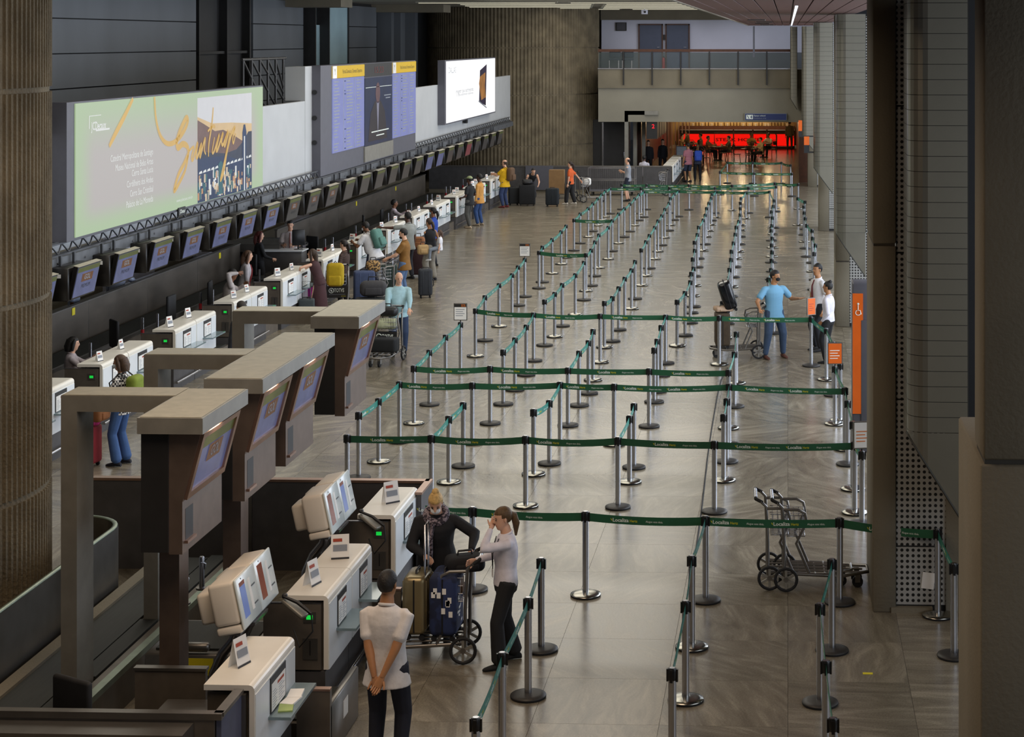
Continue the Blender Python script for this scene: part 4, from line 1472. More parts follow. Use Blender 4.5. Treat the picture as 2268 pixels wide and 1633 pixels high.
# --- staff chairs
def chair(x, y, rz, label):
    t = thing('office_chair', label, 'chair', (x, y, 0), rz, 'staff chairs')
    MB().bev((-0.24, -0.23, 0.5), (0.24, 0.23, 0.58), 0.03, 'rubber').build('seat', t)
    MB().bev((-0.22, -0.28, 0.66), (0.22, -0.22, 1.18), 0.028, 'rubber', 3).build('backrest', t)
    MB().tube([(0, -0.1, 0.5), (0, -0.27, 0.52), (0, -0.27, 0.75)], 0.02, 'black', 6).build('back_bracket', t)
    MB().cyl((0, 0, 0.1), (0, 0, 0.5), 0.03, 'steel', 8).build('column', t)
    for i in range(5):
        a = 2 * PI * i / 5
        MB().tube([(0, 0, 0.12), (0.27 * math.cos(a), 0.27 * math.sin(a), 0.07)], 0.02, 'black', 6).ball((0.28 * math.cos(a), 0.28 * math.sin(a), 0.032), 0.03, 'rubber', 8, 6).build('leg', t)


for i, (x, y, rz, l) in enumerate(((-12.2, 30.0, -1.2, 'black office chair with the dark-haired seated clerk'), (-12.25, 27.2, -1.5, 'black office chair nearest the ribbed pillar'), (-12.3, 33.2, -0.9, 'empty black office chair behind the third pair of counters'), (-12.3, 36.3, -1.6, 'empty black office chair behind the fourth pair of counters'), (-12.2, 38.5, -1.4, 'black office chair of the clerk resting his chin'), (-12.9, 43.6, -0.6, 'empty black office chair beside the woman with red-tipped hair'), (-12.7, 47.1, 2.6, 'empty black office chair right of the clerk with the red tie'), (-12.2, 55.0, -1.5, 'black office chair of the far seated clerk'), (-12.3, 53.0, -1.3, 'empty grey-backed office chair before the far seated clerk'))):
    chair(x, y, rz, l)

# --- hanging monitors over the left row
def monitor(i, y):
    t = thing('hanging_monitor', f'hanging monitor over the left check-in row, {ORD[i]} from the ribbed pillar', 'monitor', (-11.3, y, 2.5), 0, 'hanging monitors over the left row')
    MB().bev((-0.40, -0.05, -0.27), (-0.1, 0.98, 0.26), 0.015, 'tv_dark', 1).build('cabinet', t)
    mx = MX.Rotation(math.radians(12), 4, 'Y')
    MB().box((-0.09, 0.0, -0.26), (-0.02, 0.96, 0.27), 'tv_dark', mx).build('panel', t)
    s = MB().box((-0.02, 0.03, -0.235), (-0.013, 0.93, 0.245), 'tv_screen' if i < 9 or i in (18, 19) else ('tv_red' if i == 22 else 'tv_screen_off'), mx)
    s = s.build('screen', t)
    b = MB()
    b.box((-0.0128, 0.03, 0.17), (-0.011, 0.93, 0.245), 'tv_green', mx)
    if i < 12:
        b.box((-0.0128, 0.25, 0.0), (-0.011, 0.7, 0.13), 'tv_orange', mx)
        put_text(b, 'GOL', mx @ facing('+x', (-0.010, 0.475, 0.065)), 0.12, 'inkgrey', width=0.25)
        put_text(b, 'PREMIUM', mx @ facing('+x', (-0.010, 0.475, -0.08)), 0.09, 'inkblack', width=0.36)
    b.build('picture', s)
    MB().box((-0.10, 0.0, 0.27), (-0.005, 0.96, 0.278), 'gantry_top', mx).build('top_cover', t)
    for yy in (0.2, 0.75):
        MB().box((-0.36, yy, 0.25), (-0.32, yy + 0.05, 0.42), 'truss').build('hanger', t)
    MB().box((-0.3, -0.056, 0.1), (-0.22, -0.05, 0.16), 'paper').build('label_sticker', t)


for i in range(27):
    monitor(i, 24.75 + 1.748 * i)

# ================================================================== NEAR ISLAND
XN = -4.35
counter(XN, 14.58, 1.2, 'white check-in counter with leaflets on its ledge, nearest the camera', False, 'check-in counters of the near island')
counter(XN, 16.95, 0.9, 'white check-in counter with green display beside the man in the white polo', True, 'check-in counters of the near island')
counter(XN, 17.86, 0.86, 'white check-in counter joined behind the one beside the man in the polo', False, 'check-in counters of the near island')
counter(XN, 19.85, 1.25, 'white check-in counter with green display behind the blonde woman', True, 'check-in counters of the near island')
tent(-4.62, 15.05, 1.25, 'beige tent card seen edge on at the nearest counter')
tent(-4.60, 17.3, 1.3, 'beige tent card seen edge on beside the front self-service kiosk')
tent(-4.55, 18.2, 0.25, 'white tent card with grey bar on the middle near counter')
tent(-4.52, 20.4, 0.75, 'white tent card on the counter behind the blonde woman')
# leaflets on the ledge
for i, (yy, c_, r_) in enumerate(((15.15, 'tape', 0.2), (15.3, 'paper', -0.15), (15.45, 'paper', 0.1))):
    m_ = mat('leaf_green', '#9db06a', 0.6) if i == 0 else M['paper']
    tag(MB().box((-0.06, -0.1, 0), (0.06, 0.1, 0.012 + 0.004 * i), m_).build('leaflet', None, (XN + 0.1 - 0.0 * i, yy, 0.727), (0, 0, r_)), ('green leaflet on the ledge of the nearest counter', 'white leaflet on the ledge beside the green one', 'white leaflet at the far end of the nearest ledge')[i], 'leaflet', 'leaflets on the ledge')


def kiosk(x, y, label, tops):
    t = thing('self_service_kiosk', label, 'kiosk', (x, y, 0), 0, 'white self-service kiosks')
    for j in range(2):
        y0 = j * 0.53
        mx = MX.Translation((0, y0, 1.25)) @ MX.Rotation(math.radians(-12), 4, 'Y')
        hb = MB()
        hb.bev((-0.25, 0.0, 0.03), (-0.012, 0.525, 0.41), 0.035, 'kiosk_white', 3, mx)
        hb.bev((-0.40, 0.1, 0.05), (-0.2, 0.42, 0.33), 0.03, 'kiosk_white', 2, mx)
        h = hb.build('housing', t)
        MB().bev((-0.245, 0.006, -0.05), (-0.016, 0.519, 0.025), 0.02, 'kiosk_white', 2, mx).build('lower_housing', t)
        f = MB().bev((-0.012, 0.0, -0.03), (0.012, 0.525, 0.415), 0.011, 'kiosk_face', 2, mx).build('face_plate', t)
        MB().box((0.012, 0.07, 0.05), (0.0145, 0.21, 0.36), tops[j], mx).build('screen', f)
        b = MB()
        b.box((0.012, 0.07, 0.33), (0.0150, 0.21, 0.365), 'screen_orange', mx)
        b.cyl((0.012, 0.14, 0.39), (0.0145, 0.14, 0.39), 0.008, 'black', 8, mx)
        b.box((0.012, 0.36, 0.25), (0.0150, 0.47, 0.262), 'black', mx)
        b.box((0.012, 0.36, 0.09), (0.0150, 0.47, 0.102), 'black', mx)
        b.build('slots', f)
        MB().box((0.012, 0.30, 0.06), (0.0142, 0.36, 0.34), 'paper', mx).build('instruction_strip', f)
    MB().box((-0.18, 0.05, 1.16), (-0.04, 1.0, 1.21), 'darkpanel').build('carrier', t)
    MB().box((-0.05, 0.35, 1.15), (0.0, 0.75, 1.18), 'steel').build('roller', t)
    for yy in (0.12, 0.9):
        MB().tube([(-0.1, yy, 1.18), (-0.12, yy, 1.1), (-0.22, yy, 0.98), (-0.3, yy, 0.8), (-0.32, yy, 0.5), (-0.32, yy, 0.322)], 0.045, 'steel', 12).build('leg', t)
    s = thing('hand_scanner', 'black hand scanner in its cradle ' + ('beside the front kiosk' if y < 17 else 'beside the rear kiosk'), 'scanner', (x + 0.12, y + 1.15, 1.08), 0, 'hand scanners of the kiosks')
    MB().bev((-0.1, -0.06, -0.02), (0.17, 0.04, 0.02), 0.012, 'gantry', 2).build('cradle', s, rot=(0, 0.5, -0.4))
    MB().tube([(-0.08, -0.02, 0.09), (0.06, -0.06, 0.05), (0.2, -0.1, -0.04)], [0.014, 0.018, 0.014], 'black', 8).build('handle', s)
    MB().bev((-0.10, -0.03, 0.07), (-0.05, 0.02, 0.115), 0.015, 'black', 2).build('scan_head', s)
    MB().tube([(0.2, -0.1, -0.04), (0.22, -0.12, -0.2), (0.1, -0.14, -0.34), (0.02, -0.05, -0.2)], 0.008, 'rubber', 6).build('cord', s)


kiosk(-4.76, 15.62, 'front white double self-service kiosk beside the man in the polo', ('screen_blue', 'screen_orange'))
kiosk(-4.76, 18.66, 'rear white double self-service kiosk beside the blonde woman', ('screen_orange', 'screen_blue'))

# scales between near counters
for i, (y0, l) in enumerate(((15.86, 'dark baggage scale under the front kiosk'), (18.78, 'dark baggage scale under the rear kiosk'))):
    sc = thing('baggage_scale', l, 'scale', (XN, y0, 0), 0, 'baggage scales of the near island')
    MB().box((-0.95, 0.06, 0), (0.24, 0.98, 0.30), 'counter_dark').build('body', sc)
    MB().box((-0.9, 0.12, 0.30), (0.22, 0.92, 0.32), 'belt').build('belt', sc)
    MB().bev((0.24, 0.0, 0), (0.30, 1.04, 0.48), 0.01, 'brushed', 1).build('front_guard', sc)
    MB().box((0.0, -0.02, 0.02), (0.3, 0.04, 0.62), 'counter_dark').build('side_guard', sc)
    MB().box((0.0, -0.025, 0.62), (0.3, 0.045, 0.64), 'rosemetal').build('side_trim', sc)
    if i == 0:
        MB().box((0.301, 0.45, 0.2), (0.304, 0.62, 0.36), 'paper').build('torn_sticker', sc)
# stainless weigh box, posts and rear conveyor of the island
t = thing('weigh_conveyor', 'stainless weigh conveyor box behind the front kiosk', 'conveyor', (-6.05, 16.75, 0))
MB().bev((0, 0, 0.05), (1.05, 1.0, 0.62), 0.02, 'brushed', 1).build('body', t)
MB().box((0.08, 0.1, 0.62), (0.95, 0.9, 0.64), 'belt').build('belt', t)
MB().box((0.36, -0.004, 0.42), (0.66, 0.0, 0.58), 'yellow').build('yellow_label', t)
MB().bev((0.3, -0.02, 0.64), (0.62, 0.06, 0.72), 0.02, 'brushed', 1).build('motor_cover', t)
for i, (px, py, pb) in enumerate(((409, 1270, 1330), (447, 1236, 1297))):
    p = G(px, pb, 0.65)
    t = thing('scanner_post', ('polished steel scanner post behind the front kiosk, left one', 'polished steel scanner post behind the front kiosk, right one')[i], 'post', (p.x, p.y, 0.62), 0, 'scanner posts')
    MB().lathe([(0.028, 0), (0.028, 0.32), (0.02, 0.335)], 'steel', 14).build('tube', t)
    MB().tube([(0.03, 0, 0.2), (0.04, 0, 0.26), (0.0, -0.03, 0.28)], 0.008, 'steel', 6).build('clip', t)
    MB().lathe([(0.06, -0.01), (0.06, 0.01)], 'brushed', 14).build('flange', t)
t = thing('island_conveyor', 'dark ribbed baggage belt with curved steel side wall behind the near island', 'conveyor', (0, 0, 0))
MB().box((-7.34, 14.2, 0), (-6.75, 20.9, 0.32), 'counter_dark').build('body', t)
MB().box((-7.2, 14.2, 0.32), (-6.76, 20.8, 0.35), 'belt').build('belt', t)
for ya_, yb_ in ((14.2, 16.42), (16.88, 18.57), (19.03, 20.9)):
    MB().box((-6.745, ya_, 0), (-6.56, yb_, 0.35), 'belt').build('cover_plate', t)
MB().box((-6.55, 14.2, 0), (-6.34, 20.8, 0.33), 'counter_dark').build('side_frame', t)
MB().box((-7.34, 14.2, 0.32), (-7.2, 20.8, 0.38), 'concrete').build('inner_kerb', t)
MB().box((-6.42, 14.2, 0.33), (-6.34, 20.8, 0.39), 'belt_edge').build('edge_strip', t)
b = MB()
wl_ = [(-7.40, 14.2), (-7.40, 19.6)] + [(-7.95 + 0.55 * math.cos(a), 19.6 + 0.55 * math.sin(a)) for a in [PI / 2 * k / 8 for k in range(1, 9)]] + [(-8.15, 20.15)]
for k in range(len(wl_) - 1):
    (xa, ya), (xb, yb) = wl_[k], wl_[k + 1]
    b.add([(xa, ya, 0.0), (xb, yb, 0.0), (xb, yb, 1.0), (xa, ya, 1.0)], [(0, 1, 2, 3)], 'brushed', True)
    b.add([(xa - 0.05, ya - 0.05, 0.0), (xb - 0.05, yb - 0.05, 0.0), (xb - 0.05, yb - 0.05, 1.0), (xa - 0.05, ya - 0.05, 1.0)], [(0, 1, 2, 3)], 'brushed', True)
b.build('side_wall', t)
b = MB()
b.tube([(x - 0.025, y - 0.025, 1.0) for x, y in wl_], 0.03, 'belt_edge', 6, flat=0.6)
b.build('top_rail', t)
# short feeder belt behind the nearest counter
t = thing('feeder_belt', 'short feeder belt behind the nearest counter', 'conveyor', (-6.3, 14.9, 0))
MB().box((0, 0, 0), (0.85, 1.0, 0.3), 'counter_dark').build('body', t)
MB().box((0.06, 0.1, 0.30), (0.85, 0.9, 0.32), 'belt').build('belt', t)
for yy in (0.0, 0.92):
    MB().box((0, yy, 0.30), (0.85, yy + 0.08, 0.34), 'belt_edge').build('edge_strip', t)
t = thing('desk_partition', 'dark partition board behind the nearest counter', 'partition', (-5.66, 15.45, 0))
MB().box((0, 0, 0), (0.62, 0.06, 0.92), 'counter_dark').build('board', t)
MB().box((-0.01, -0.01, 0.92), (0.63, 0.07, 0.945), 'brushed').build('trim', t)
t = thing('clerk_desk', 'grey clerk desk leaf behind the nearest counter', 'desk', (-5.1, 14.3, 0))
MB().box((-0.2, 0.1, 0.72), (0.3, 0.95, 0.75), 'brushed').build('top', t)
MB().box((0.26, 0.12, 0), (0.3, 0.9, 0.72), 'counter_dark').build('side', t)
MB().box((-0.19, 0.12, 0), (-0.15, 0.9, 0.72), 'counter_dark').build('side', t)
chair(-5.72, 14.75, -0.5, 'black office chair behind the nearest counter')
# cross barriers
t = thing('island_screen', 'dark screen with brushed rail closing the far end of the near island', 'partition', (0, 21.5, 0))
for x0, x1 in ((-8.4, -7.3), (-7.28, -6.5), (-6.46, -4.34)):
    MB().box((x0, 0, 0), (x1, 0.06, 1.07), 'darkpanel').build('panel', t)
MB().box((-8.4, -0.02, 1.07), (-4.3, 0.09, 1.1), 'rosemetal').build('top_rail', t)
MB().box((-4.34, -0.55, 0), (-4.28, 0.08, 1.07), 'darkpanel').build('return_panel', t)
MB().box((-4.35, -0.56, 1.07), (-4.27, 0.09, 1.1), 'rosemetal').build('return_rail', t)
MB().box((-6.52, -0.03, 0), (-6.44, 0.09, 1.1), 'brushed').build('post', t)
t = thing('front_screen', 'brushed steel barrier with dark panels along the bottom left edge', 'partition', (0, 14.05, 0))
for x0, x1 in ((-9.0, -7.6), (-7.58, -6.2), (-6.18, -4.72)):
    MB().box((x0, -0.3, 0), (x1, -0.24, 1.0), 'darkpanel').build('panel', t)
MB().box((-9.0, -0.32, 1.0), (-4.66, -0.05, 1.03), 'brushed').build('ledge', t)
MB().box((-9.0, -0.05, 1.05), (-4.44, 0.03, 1.1), 'brushed').build('top_rail', t)
MB().box((-9.0, -0.04, 0), (-4.5, 0.02, 1.05), 'counter_dark').build('back_panel', t)
MB().box((-4.72, -0.33, 0), (-4.66, -0.05, 1.0), 'brushed').build('end_post', t)
MB().box((-4.49, -0.02, 0), (-4.45, 0.5, 1.07), mat('bluepanel', '#565a70', 0.5, 0.1)).build('side_panel', t)
MB().box((-4.51, -0.02, 1.07), (-4.43, 0.5, 1.1), 'brushed').build('side_rail', t)
MB().box((-4.5, 0.5, 0), (-4.42, 0.54, 1.05), 'brushed').build('side_post', t)
MB().box((-5.36, -0.31, 0.86), (-5.2, -0.305, 0.96), 'black').build('latch_plate', t)
MB().box((-5.29, -0.315, 0.84), (-5.27, -0.31, 0.98), 'inkyellow').build('latch_strip', t)


# ------------------------------------------------------------------ gantries with hanging display heads
def gantry(label, col_y, can_y0, can_y1, heads, far=False):
    t = thing('display_gantry', label, 'gantry', (0, 0, 0), 0, 'display gantries of the near island')
    zt = 3.1
    MB().box((-6.72, col_y, 0), (-6.57, col_y + 0.4, zt - 0.0), 'gantry').build('column', t)
    MB().box((-6.57, col_y, zt - 0.15), (-5.65, col_y + 0.4, zt), 'gantry').build('arm', t)
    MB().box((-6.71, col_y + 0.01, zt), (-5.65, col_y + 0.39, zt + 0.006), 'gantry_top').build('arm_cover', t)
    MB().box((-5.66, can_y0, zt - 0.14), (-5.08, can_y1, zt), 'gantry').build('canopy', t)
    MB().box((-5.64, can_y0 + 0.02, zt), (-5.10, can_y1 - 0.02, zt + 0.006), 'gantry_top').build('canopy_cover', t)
    for (y0, y1) in heads:
        MB().box((-5.66, y0, 1.90), (-5.42, y1, 2.95), 'trim_dark').build('rear_case', t)
        b = MB()
        # bronze case with slanted screen front (section in X-Z)
        b.prism([(-5.42, 1.88), (-5.30, 1.88), (-5.30, 2.34), (-5.14, 2.94), (-5.42, 2.94)], 1, y0 + 0.02, y1, 'bronze')
        c = b.build('front_case', t)
        d = V((0.16, 0, 0.60)).normalized()
        nrm = V((d.z, 0, -d.x))
        o = V((-5.30, 0, 2.34))

        def on(u, y, h=0.004):
            p = o + d * u + nrm * h
            return (p.x, y, p.z)
        ln = 0.62
        b = MB()
        ym = (y1 - y0)
        fr = 0.07
        for (u0, u1, ya, yb) in ((0.02, 0.08, y0 + 0.04, y1 - 0.02), (ln - 0.05, ln, y0 + 0.04, y1 - 0.02), (0.08, ln - 0.05, y0 + 0.04, y0 + 0.04 + fr), (0.08, ln - 0.05, y1 - 0.02 - fr, y1 - 0.02)):
            b.add([on(u0, ya, 0.0), on(u0, yb, 0.0), on(u1, yb, 0.0), on(u1, ya, 0.0), on(u0, ya, 0.03), on(u0, yb, 0.03), on(u1, yb, 0.03), on(u1, ya, 0.03)], [(4, 5, 6, 7), (0, 1, 5, 4), (1, 2, 6, 5), (2, 3, 7, 6), (3, 0, 4, 7)], 'rosemetal')
        b.build('screen_frame', c)
        ya, yb = y0 + 0.11, y1 - 0.09
        MB().quad([on(0.08, ya, 0.008), on(0.08, yb, 0.008), on(ln - 0.05, yb, 0.008), on(ln - 0.05, ya, 0.008)], 'tv_screen').build('screen', c)
        b = MB()
        b.quad([on(0.45, ya, 0.012), on(0.45, yb, 0.012), on(ln - 0.05, yb, 0.012), on(ln - 0.05, ya, 0.012)], 'tv_green')
        b.quad([on(0.28, ya + 0.25 * ym, 0.014), on(0.28, ya + 0.6 * ym, 0.014), on(0.44, ya + 0.6 * ym, 0.014), on(0.44, ya + 0.25 * ym, 0.014)], 'tv_orange')
        cpt = on(0.36, ya + 0.425 * ym, 0.017)
        mtx = MX(((0, d.x, nrm.x, cpt[0]), (1, 0, 0, cpt[1]), (0, d.z, nrm.z, cpt[2]), (0, 0, 0, 1)))
        put_text(b, 'GOL', mtx, 0.14, 'inkgrey', width=0.24)
        b.build('picture', c)
        ys0 = y0 + 0.10
        MB().box((-5.302, ys0, 1.98), (-5.298, ys0 + 0.2, 2.26), 'black').build('side_window', c)
        MB().box((-5.30, ys0 - 0.02, 1.96), (-5.27, ys0 + 0.22, 1.985), 'rosemetal').build('window_sill', c)
        if y0 < 18:
            MB().box((-5.62, y0 + 0.35, 0), (-5.44, y0 + 0.6, 1.9), 'bronze').build('support_post', t)
        l = D.lights.new('canopy_lamp', 'AREA')
        l.size, l.energy, l.color = 0.25, 5.0, (1, 0.72, 0.5)
        lo = D.objects.new('canopy_lamp', l)
        COL.objects.link(lo)
        lo.parent = t
        lo.location = (-5.13, y0 + 0.4, 2.955)
    return t


gantry('grey gantry with one display head nearest the camera', 16.45, 15.5, 16.82, [(15.6, 16.72)])
gantry('grey gantry with two display heads in the middle of the island', 18.6, 17.3, 20.08, [(17.42, 18.5), (18.86, 19.98)])
gantry('grey gantry with one display head farthest along the near island', 21.6, 21.22, 22.62, [(21.4, 22.52)])

# ================================================================== LUGGAGE AND TROLLEYS
def suitcase(label, loc, rz, size, m, handle=0.0, ribs=4, tilt=0.0, grp=None, soft=False, lie=False):
    w_, d_, h_ = size
    t = thing('suitcase', label, 'suitcase', loc, rz, grp)
    if tilt or lie:
        t.rotation_euler = (tilt, 0, rz) if not lie else (0, PI / 2, rz)
    z0 = 0.06 if not soft else 0.05
    MB().bev((-w_ / 2, -d_ / 2, z0), (w_ / 2, d_ / 2, h_), 0.06 if not soft else 0.045, m, 3).build('shell', t)
    for i in range(ribs):
        x = -w_ / 2 + w_ * (i + 0.7) / (ribs + 0.4)
        MB().bev((x - 0.012, -d_ / 2 - 0.006, z0 + 0.06), (x + 0.012, d_ / 2 + 0.006, h_ - 0.05), 0.006, m, 1).build('rib', t)
    MB().box((-w_ / 2 - 0.002, -0.008, z0 + 0.03), (w_ / 2 + 0.002, 0.008, h_ - 0.03), 'black').build('zip', t)
    MB().tube([(-0.09, 0, h_ - 0.005), (-0.08, 0, h_ + 0.03), (0.08, 0, h_ + 0.03), (0.09, 0, h_ - 0.005)], 0.012, 'black', 6).build('top_grip', t)
    MB().tube([(w_ / 2 - 0.005, -0.0, h_ * 0.38), (w_ / 2 + 0.03, 0, h_ * 0.42), (w_ / 2 + 0.03, 0, h_ * 0.62), (w_ / 2 - 0.005, 0, h_ * 0.66)], 0.012, 'black', 6).build('side_grip', t)
    for sx in (-1, 1):
        for sy in (-1, 1):
            MB().cyl((sx * (w_ / 2 - 0.06) - 0.015, sy * (d_ / 2 - 0.05), 0.03), (sx * (w_ / 2 - 0.06) + 0.015, sy * (d_ / 2 - 0.05), 0.03), 0.03, 'rubber', 10).build('wheel', t)
    if handle:
        y = -d_ / 2 + 0.03
        MB().tube([(-0.09, y, h_ - 0.02), (-0.09, y, h_ + handle), (0.09, y, h_ + handle), (0.09, y, h_ - 0.02)], 0.011, 'black' if handle < 0.45 else 'steel', 6).build('pull_handle', t)
    return t


def soft_bag(label, loc, rz, size, m, cat='bag', name='travel_bag', grp=None):
    w_, d_, h_ = size
    t = thing(name, label, cat, loc, rz, grp)
    MB().bev((-w_ / 2, -d_ / 2, 0), (w_ / 2, d_ / 2, h_), min(size) * 0.38, m, 4).build('body', t)
    MB().tube([(-w_ * 0.2, 0, h_ * 0.92), (-w_ * 0.17, 0, h_ * 1.25), (w_ * 0.17, 0, h_ * 1.25), (w_ * 0.2, 0, h_ * 0.92)], 0.012, 'black', 6).build('grip', t)
    MB().bev((-w_ * 0.3, -d_ / 2 - 0.02, h_ * 0.15), (w_ * 0.3, -d_ / 2 + 0.05, h_ * 0.6), 0.02, m, 2).build('pocket', t)
    return t


def backpack(label, loc, rz, size, m, rot=None, grp=None):
    w_, d_, h_ = size
    t = thing('backpack', label, 'backpack', loc, rz, grp)
    if rot:
        t.rotation_euler = rot
    MB().bev((-w_ / 2, -d_ / 2, 0), (w_ / 2, d_ / 2, h_), min(w_, d_) * 0.42, m, 4).build('body', t)
    MB().bev((-w_ * 0.36, -d_ / 2 - 0.05, h_ * 0.06), (w_ * 0.36, -d_ / 2 + 0.03, h_ * 0.48), 0.035, m, 3).build('pocket', t)
    for s in (-1, 1):
        MB().tube([(s * w_ * 0.25, d_ / 2 - 0.02, h_ * 0.92), (s * w_ * 0.3, d_ / 2 + 0.07, h_ * 0.72), (s * w_ * 0.3, d_ / 2 + 0.06, h_ * 0.35), (s * w_ * 0.28, d_ / 2 - 0.02, h_ * 0.1)], 0.018, 'black', 6, flat=0.5).build('strap', t)
    MB().tube([(-0.04, 0, h_ - 0.01), (0, 0, h_ + 0.04), (0.04, 0, h_ - 0.01)], 0.01, 'black', 6).build('grip', t)
    return t


CART = {}


def cart_mesh():
    if CART:
        return
    b = MB()
    for s in (-1, 1):
        b.tube([(s * 0.26, -0.36, 0.14), (s * 0.25, -0.36, 0.55), (s * 0.245, -0.38, 0.96), (s * 0.245, -0.44, 1.02)], 0.019, 'brushed', 8)
        b.tube([(s * 0.24, -0.06, 0.18), (s * 0.25, -0.22, 0.55), (s * 0.25, -0.10, 0.80), (s * 0.25, -0.12, 0.90), (s * 0.25, -0.2, 0.94), (s * 0.245, -0.37, 0.94)], 0.017, 'brushed', 8)
    CART['frame'] = b.mesh('frame')
    b = MB()
    b.tube([(-0.245, -0.42, 1.01), (-0.245, -0.5, 1.05), (0.245, -0.5, 1.05), (0.245, -0.42, 1.01)], 0.02, 'rubber', 8)
    CART['handle'] = b.mesh('handle')
    b = MB()
    b.tube([(-0.2, -0.5, 1.05), (0.2, -0.5, 1.05)], 0.022, 'steel', 8)
    CART['grip'] = b.mesh('brake_bar')
    b = MB()
    b.tube([(-0.24, -0.34, 0.2), (-0.24, 0.3, 0.17), (-0.12, 0.62, 0.19), (0.12, 0.62, 0.19), (0.24, 0.3, 0.17), (0.24, -0.34, 0.2)], 0.02, 'brushed', 8)
    for x in (-0.12, 0, 0.12):
        b.tube([(x, -0.34, 0.2), (x, 0.56, 0.185)], 0.012, 'brushed', 6)
    for y in (-0.3, 0.0, 0.3):
        b.tube([(-0.24, y, 0.185), (0.24, y, 0.185)], 0.012, 'brushed', 6)
    CART['deck'] = b.mesh('deck')
    b = MB()
    for z in (0.62, 0.70, 0.78, 0.86):
        b.tube([(-0.2, -0.33, z), (-0.2, -0.12, z), (0.2, -0.12, z), (0.2, -0.33, z)], 0.005, 'steel', 5)
    for x in [-0.2 + 0.05 * i for i in range(9)]:
        b.tube([(x, -0.33, 0.62), (x, -0.14, 0.62), (x, -0.12, 0.86)], 0.004, 'steel', 5)
    for y in (-0.3, -0.24, -0.18):
        for s in (-1, 1):
            b.tube([(s * 0.2, y, 0.62), (s * 0.2, y, 0.86)], 0.004, 'steel', 5)
    CART['basket'] = b.mesh('basket')
    b = MB()
    R_ = 0.125
    b.tube([(0, R_ * math.cos(a), R_ * math.sin(a)) for a in [2 * PI * i / 24 for i in range(24)]], 0.018, 'rubber', 8, closed=True)
    b.cyl((-0.012, 0, 0), (0.012, 0, 0), 0.03, 'brushed', 12)
    for i in range(6):
        a = 2 * PI * i / 6
        b.box((-0.008, -0.014, 0.02), (0.008, 0.014, 0.112), 'gantry', MX.Rotation(a, 4, 'X'))
    CART['wheel'] = b.mesh('wheel')
    b = MB()
    b.cyl((-0.02, 0, 0.065), (0.02, 0, 0.065), 0.065, 'rubber', 14)
    b.box((-0.03, -0.03, 0.06), (0.03, 0.03, 0.17), 'brushed')
    CART['caster'] = b.mesh('caster')
    b = MB()
    b.box((-0.235, -0.115, 0.32), (0.235, -0.10, 0.60), 'trim_dark')
    CART['board'] = b.mesh('advert_board')
    b = MB()
    put_text(b, 'TOTVS', facing('+y', (0.045 - 0.09, -0.098, 0.49)), 0.13, 'inkwhite', width=0.23)
    cxx = 0.135
    b.tube([(cxx + 0.055 * math.cos(a), -0.098, 0.49 + 0.055 * math.sin(a)) for a in [2 * PI * i / 20 for i in range(20)]], 0.009, 'inkwhite', 4, closed=True)
    b.quad([(cxx + 0.03, -0.097, 0.515), (cxx - 0.01, -0.097, 0.515), (cxx - 0.03, -0.097, 0.465), (cxx + 0.01, -0.097, 0.465)], 'inkwhite')
    b.box((-0.19, -0.0995, 0.395), (0.19, -0.098, 0.403), 'inkgrey')
    b.box((-0.2, -0.0995, 0.35), (-0.09, -0.098, 0.36), 'inkyellow')
    CART['print'] = b.mesh('print')


def cart(label, x, y, rz, board=False, basket=True, grp='luggage trolleys'):
    cart_mesh()
    t = thing('luggage_trolley', label, 'trolley', (x, y, 0), rz, grp)
    link('frame', CART['frame'], t)
    link('handle', CART['handle'], t)
    link('brake_bar', CART['grip'], t)
    link('deck', CART['deck'], t)
    if basket:
        link('basket', CART['basket'], t)
    for s in (-1, 1):
        link('wheel', CART['wheel'], t, (s * 0.29, -0.34, 0.143))
        link('caster', CART['caster'], t, (s * 0.09, 0.5, 0))
    if board:
        bd = link('advert_board', CART['board'], t)
        link('print', CART['print'], bd)
    return t


c1 = G(1716, 1288, 0.0)
cart('empty luggage trolley parked before the pier, left of the two', 0.12, 21.25, -PI / 2 + 0.03)
cart('empty luggage trolley parked before the pier, right of the two', 0.31, 21.2, -PI / 2 + 0.03)
# trolley of the blonde woman
cart('luggage trolley with two suitcases between the blonde woman and the clerk', -3.68, 18.6, PI / 2 + 0.08, basket=True)
gold = mat('case_gold', '#8f8160', 0.3, 0.6, 0.1, 4)
blue = pattern('case_blue', '#1c2440', '#27345c', 7)
suitcase('bronze ribbed suitcase on the blonde woman\'s trolley', (-3.83, 18.58, 0.22), PI / 2, (0.44, 0.24, 0.66), gold, handle=0.5, ribs=5)
sb = suitcase('glossy dark blue suitcase with white prints on the same trolley', (-3.53, 18.56, 0.22), PI / 2, (0.46, 0.29, 0.68), blue, ribs=0)
b = MB()
for i in range(16):
    u, v = RND.uniform(-0.17, 0.17), RND.uniform(0.16, 0.6)
    a = RND.uniform(-0.6, 0.6)
    for s in (1, -1):
        b.add([(-0.03, 0, -0.012), (0.03, 0, -0.012), (0.03, 0, 0.012), (-0.03, 0, 0.012)], [(0, 1, 2, 3)], 'paper', mx=MX.Translation((u, s * 0.149, v)) @ MX.Rotation(a, 4, 'Y'))
    b.add([(0, -0.02, -0.03), (0, 0.02, -0.03), (0, 0.02, 0.03), (0, -0.02, 0.03)], [(0, 1, 2, 3)], 'paper', mx=MX.Translation((RND.choice((-1, 1)) * 0.234, u * 0.6, v)))
b.build('white_prints', sb)
soft_bag('black jacket and bag lying over the trolley handle', (-3.36, 18.68, 0.86), 0.4, (0.4, 0.26, 0.17), cloth('#17171b'), 'bag')
soft_bag('brown handbag in the trolley basket', (-3.45, 18.62, 0.63), 1.5, (0.26, 0.15, 0.2), cloth('#5d4632'), 'handbag', 'handbag')
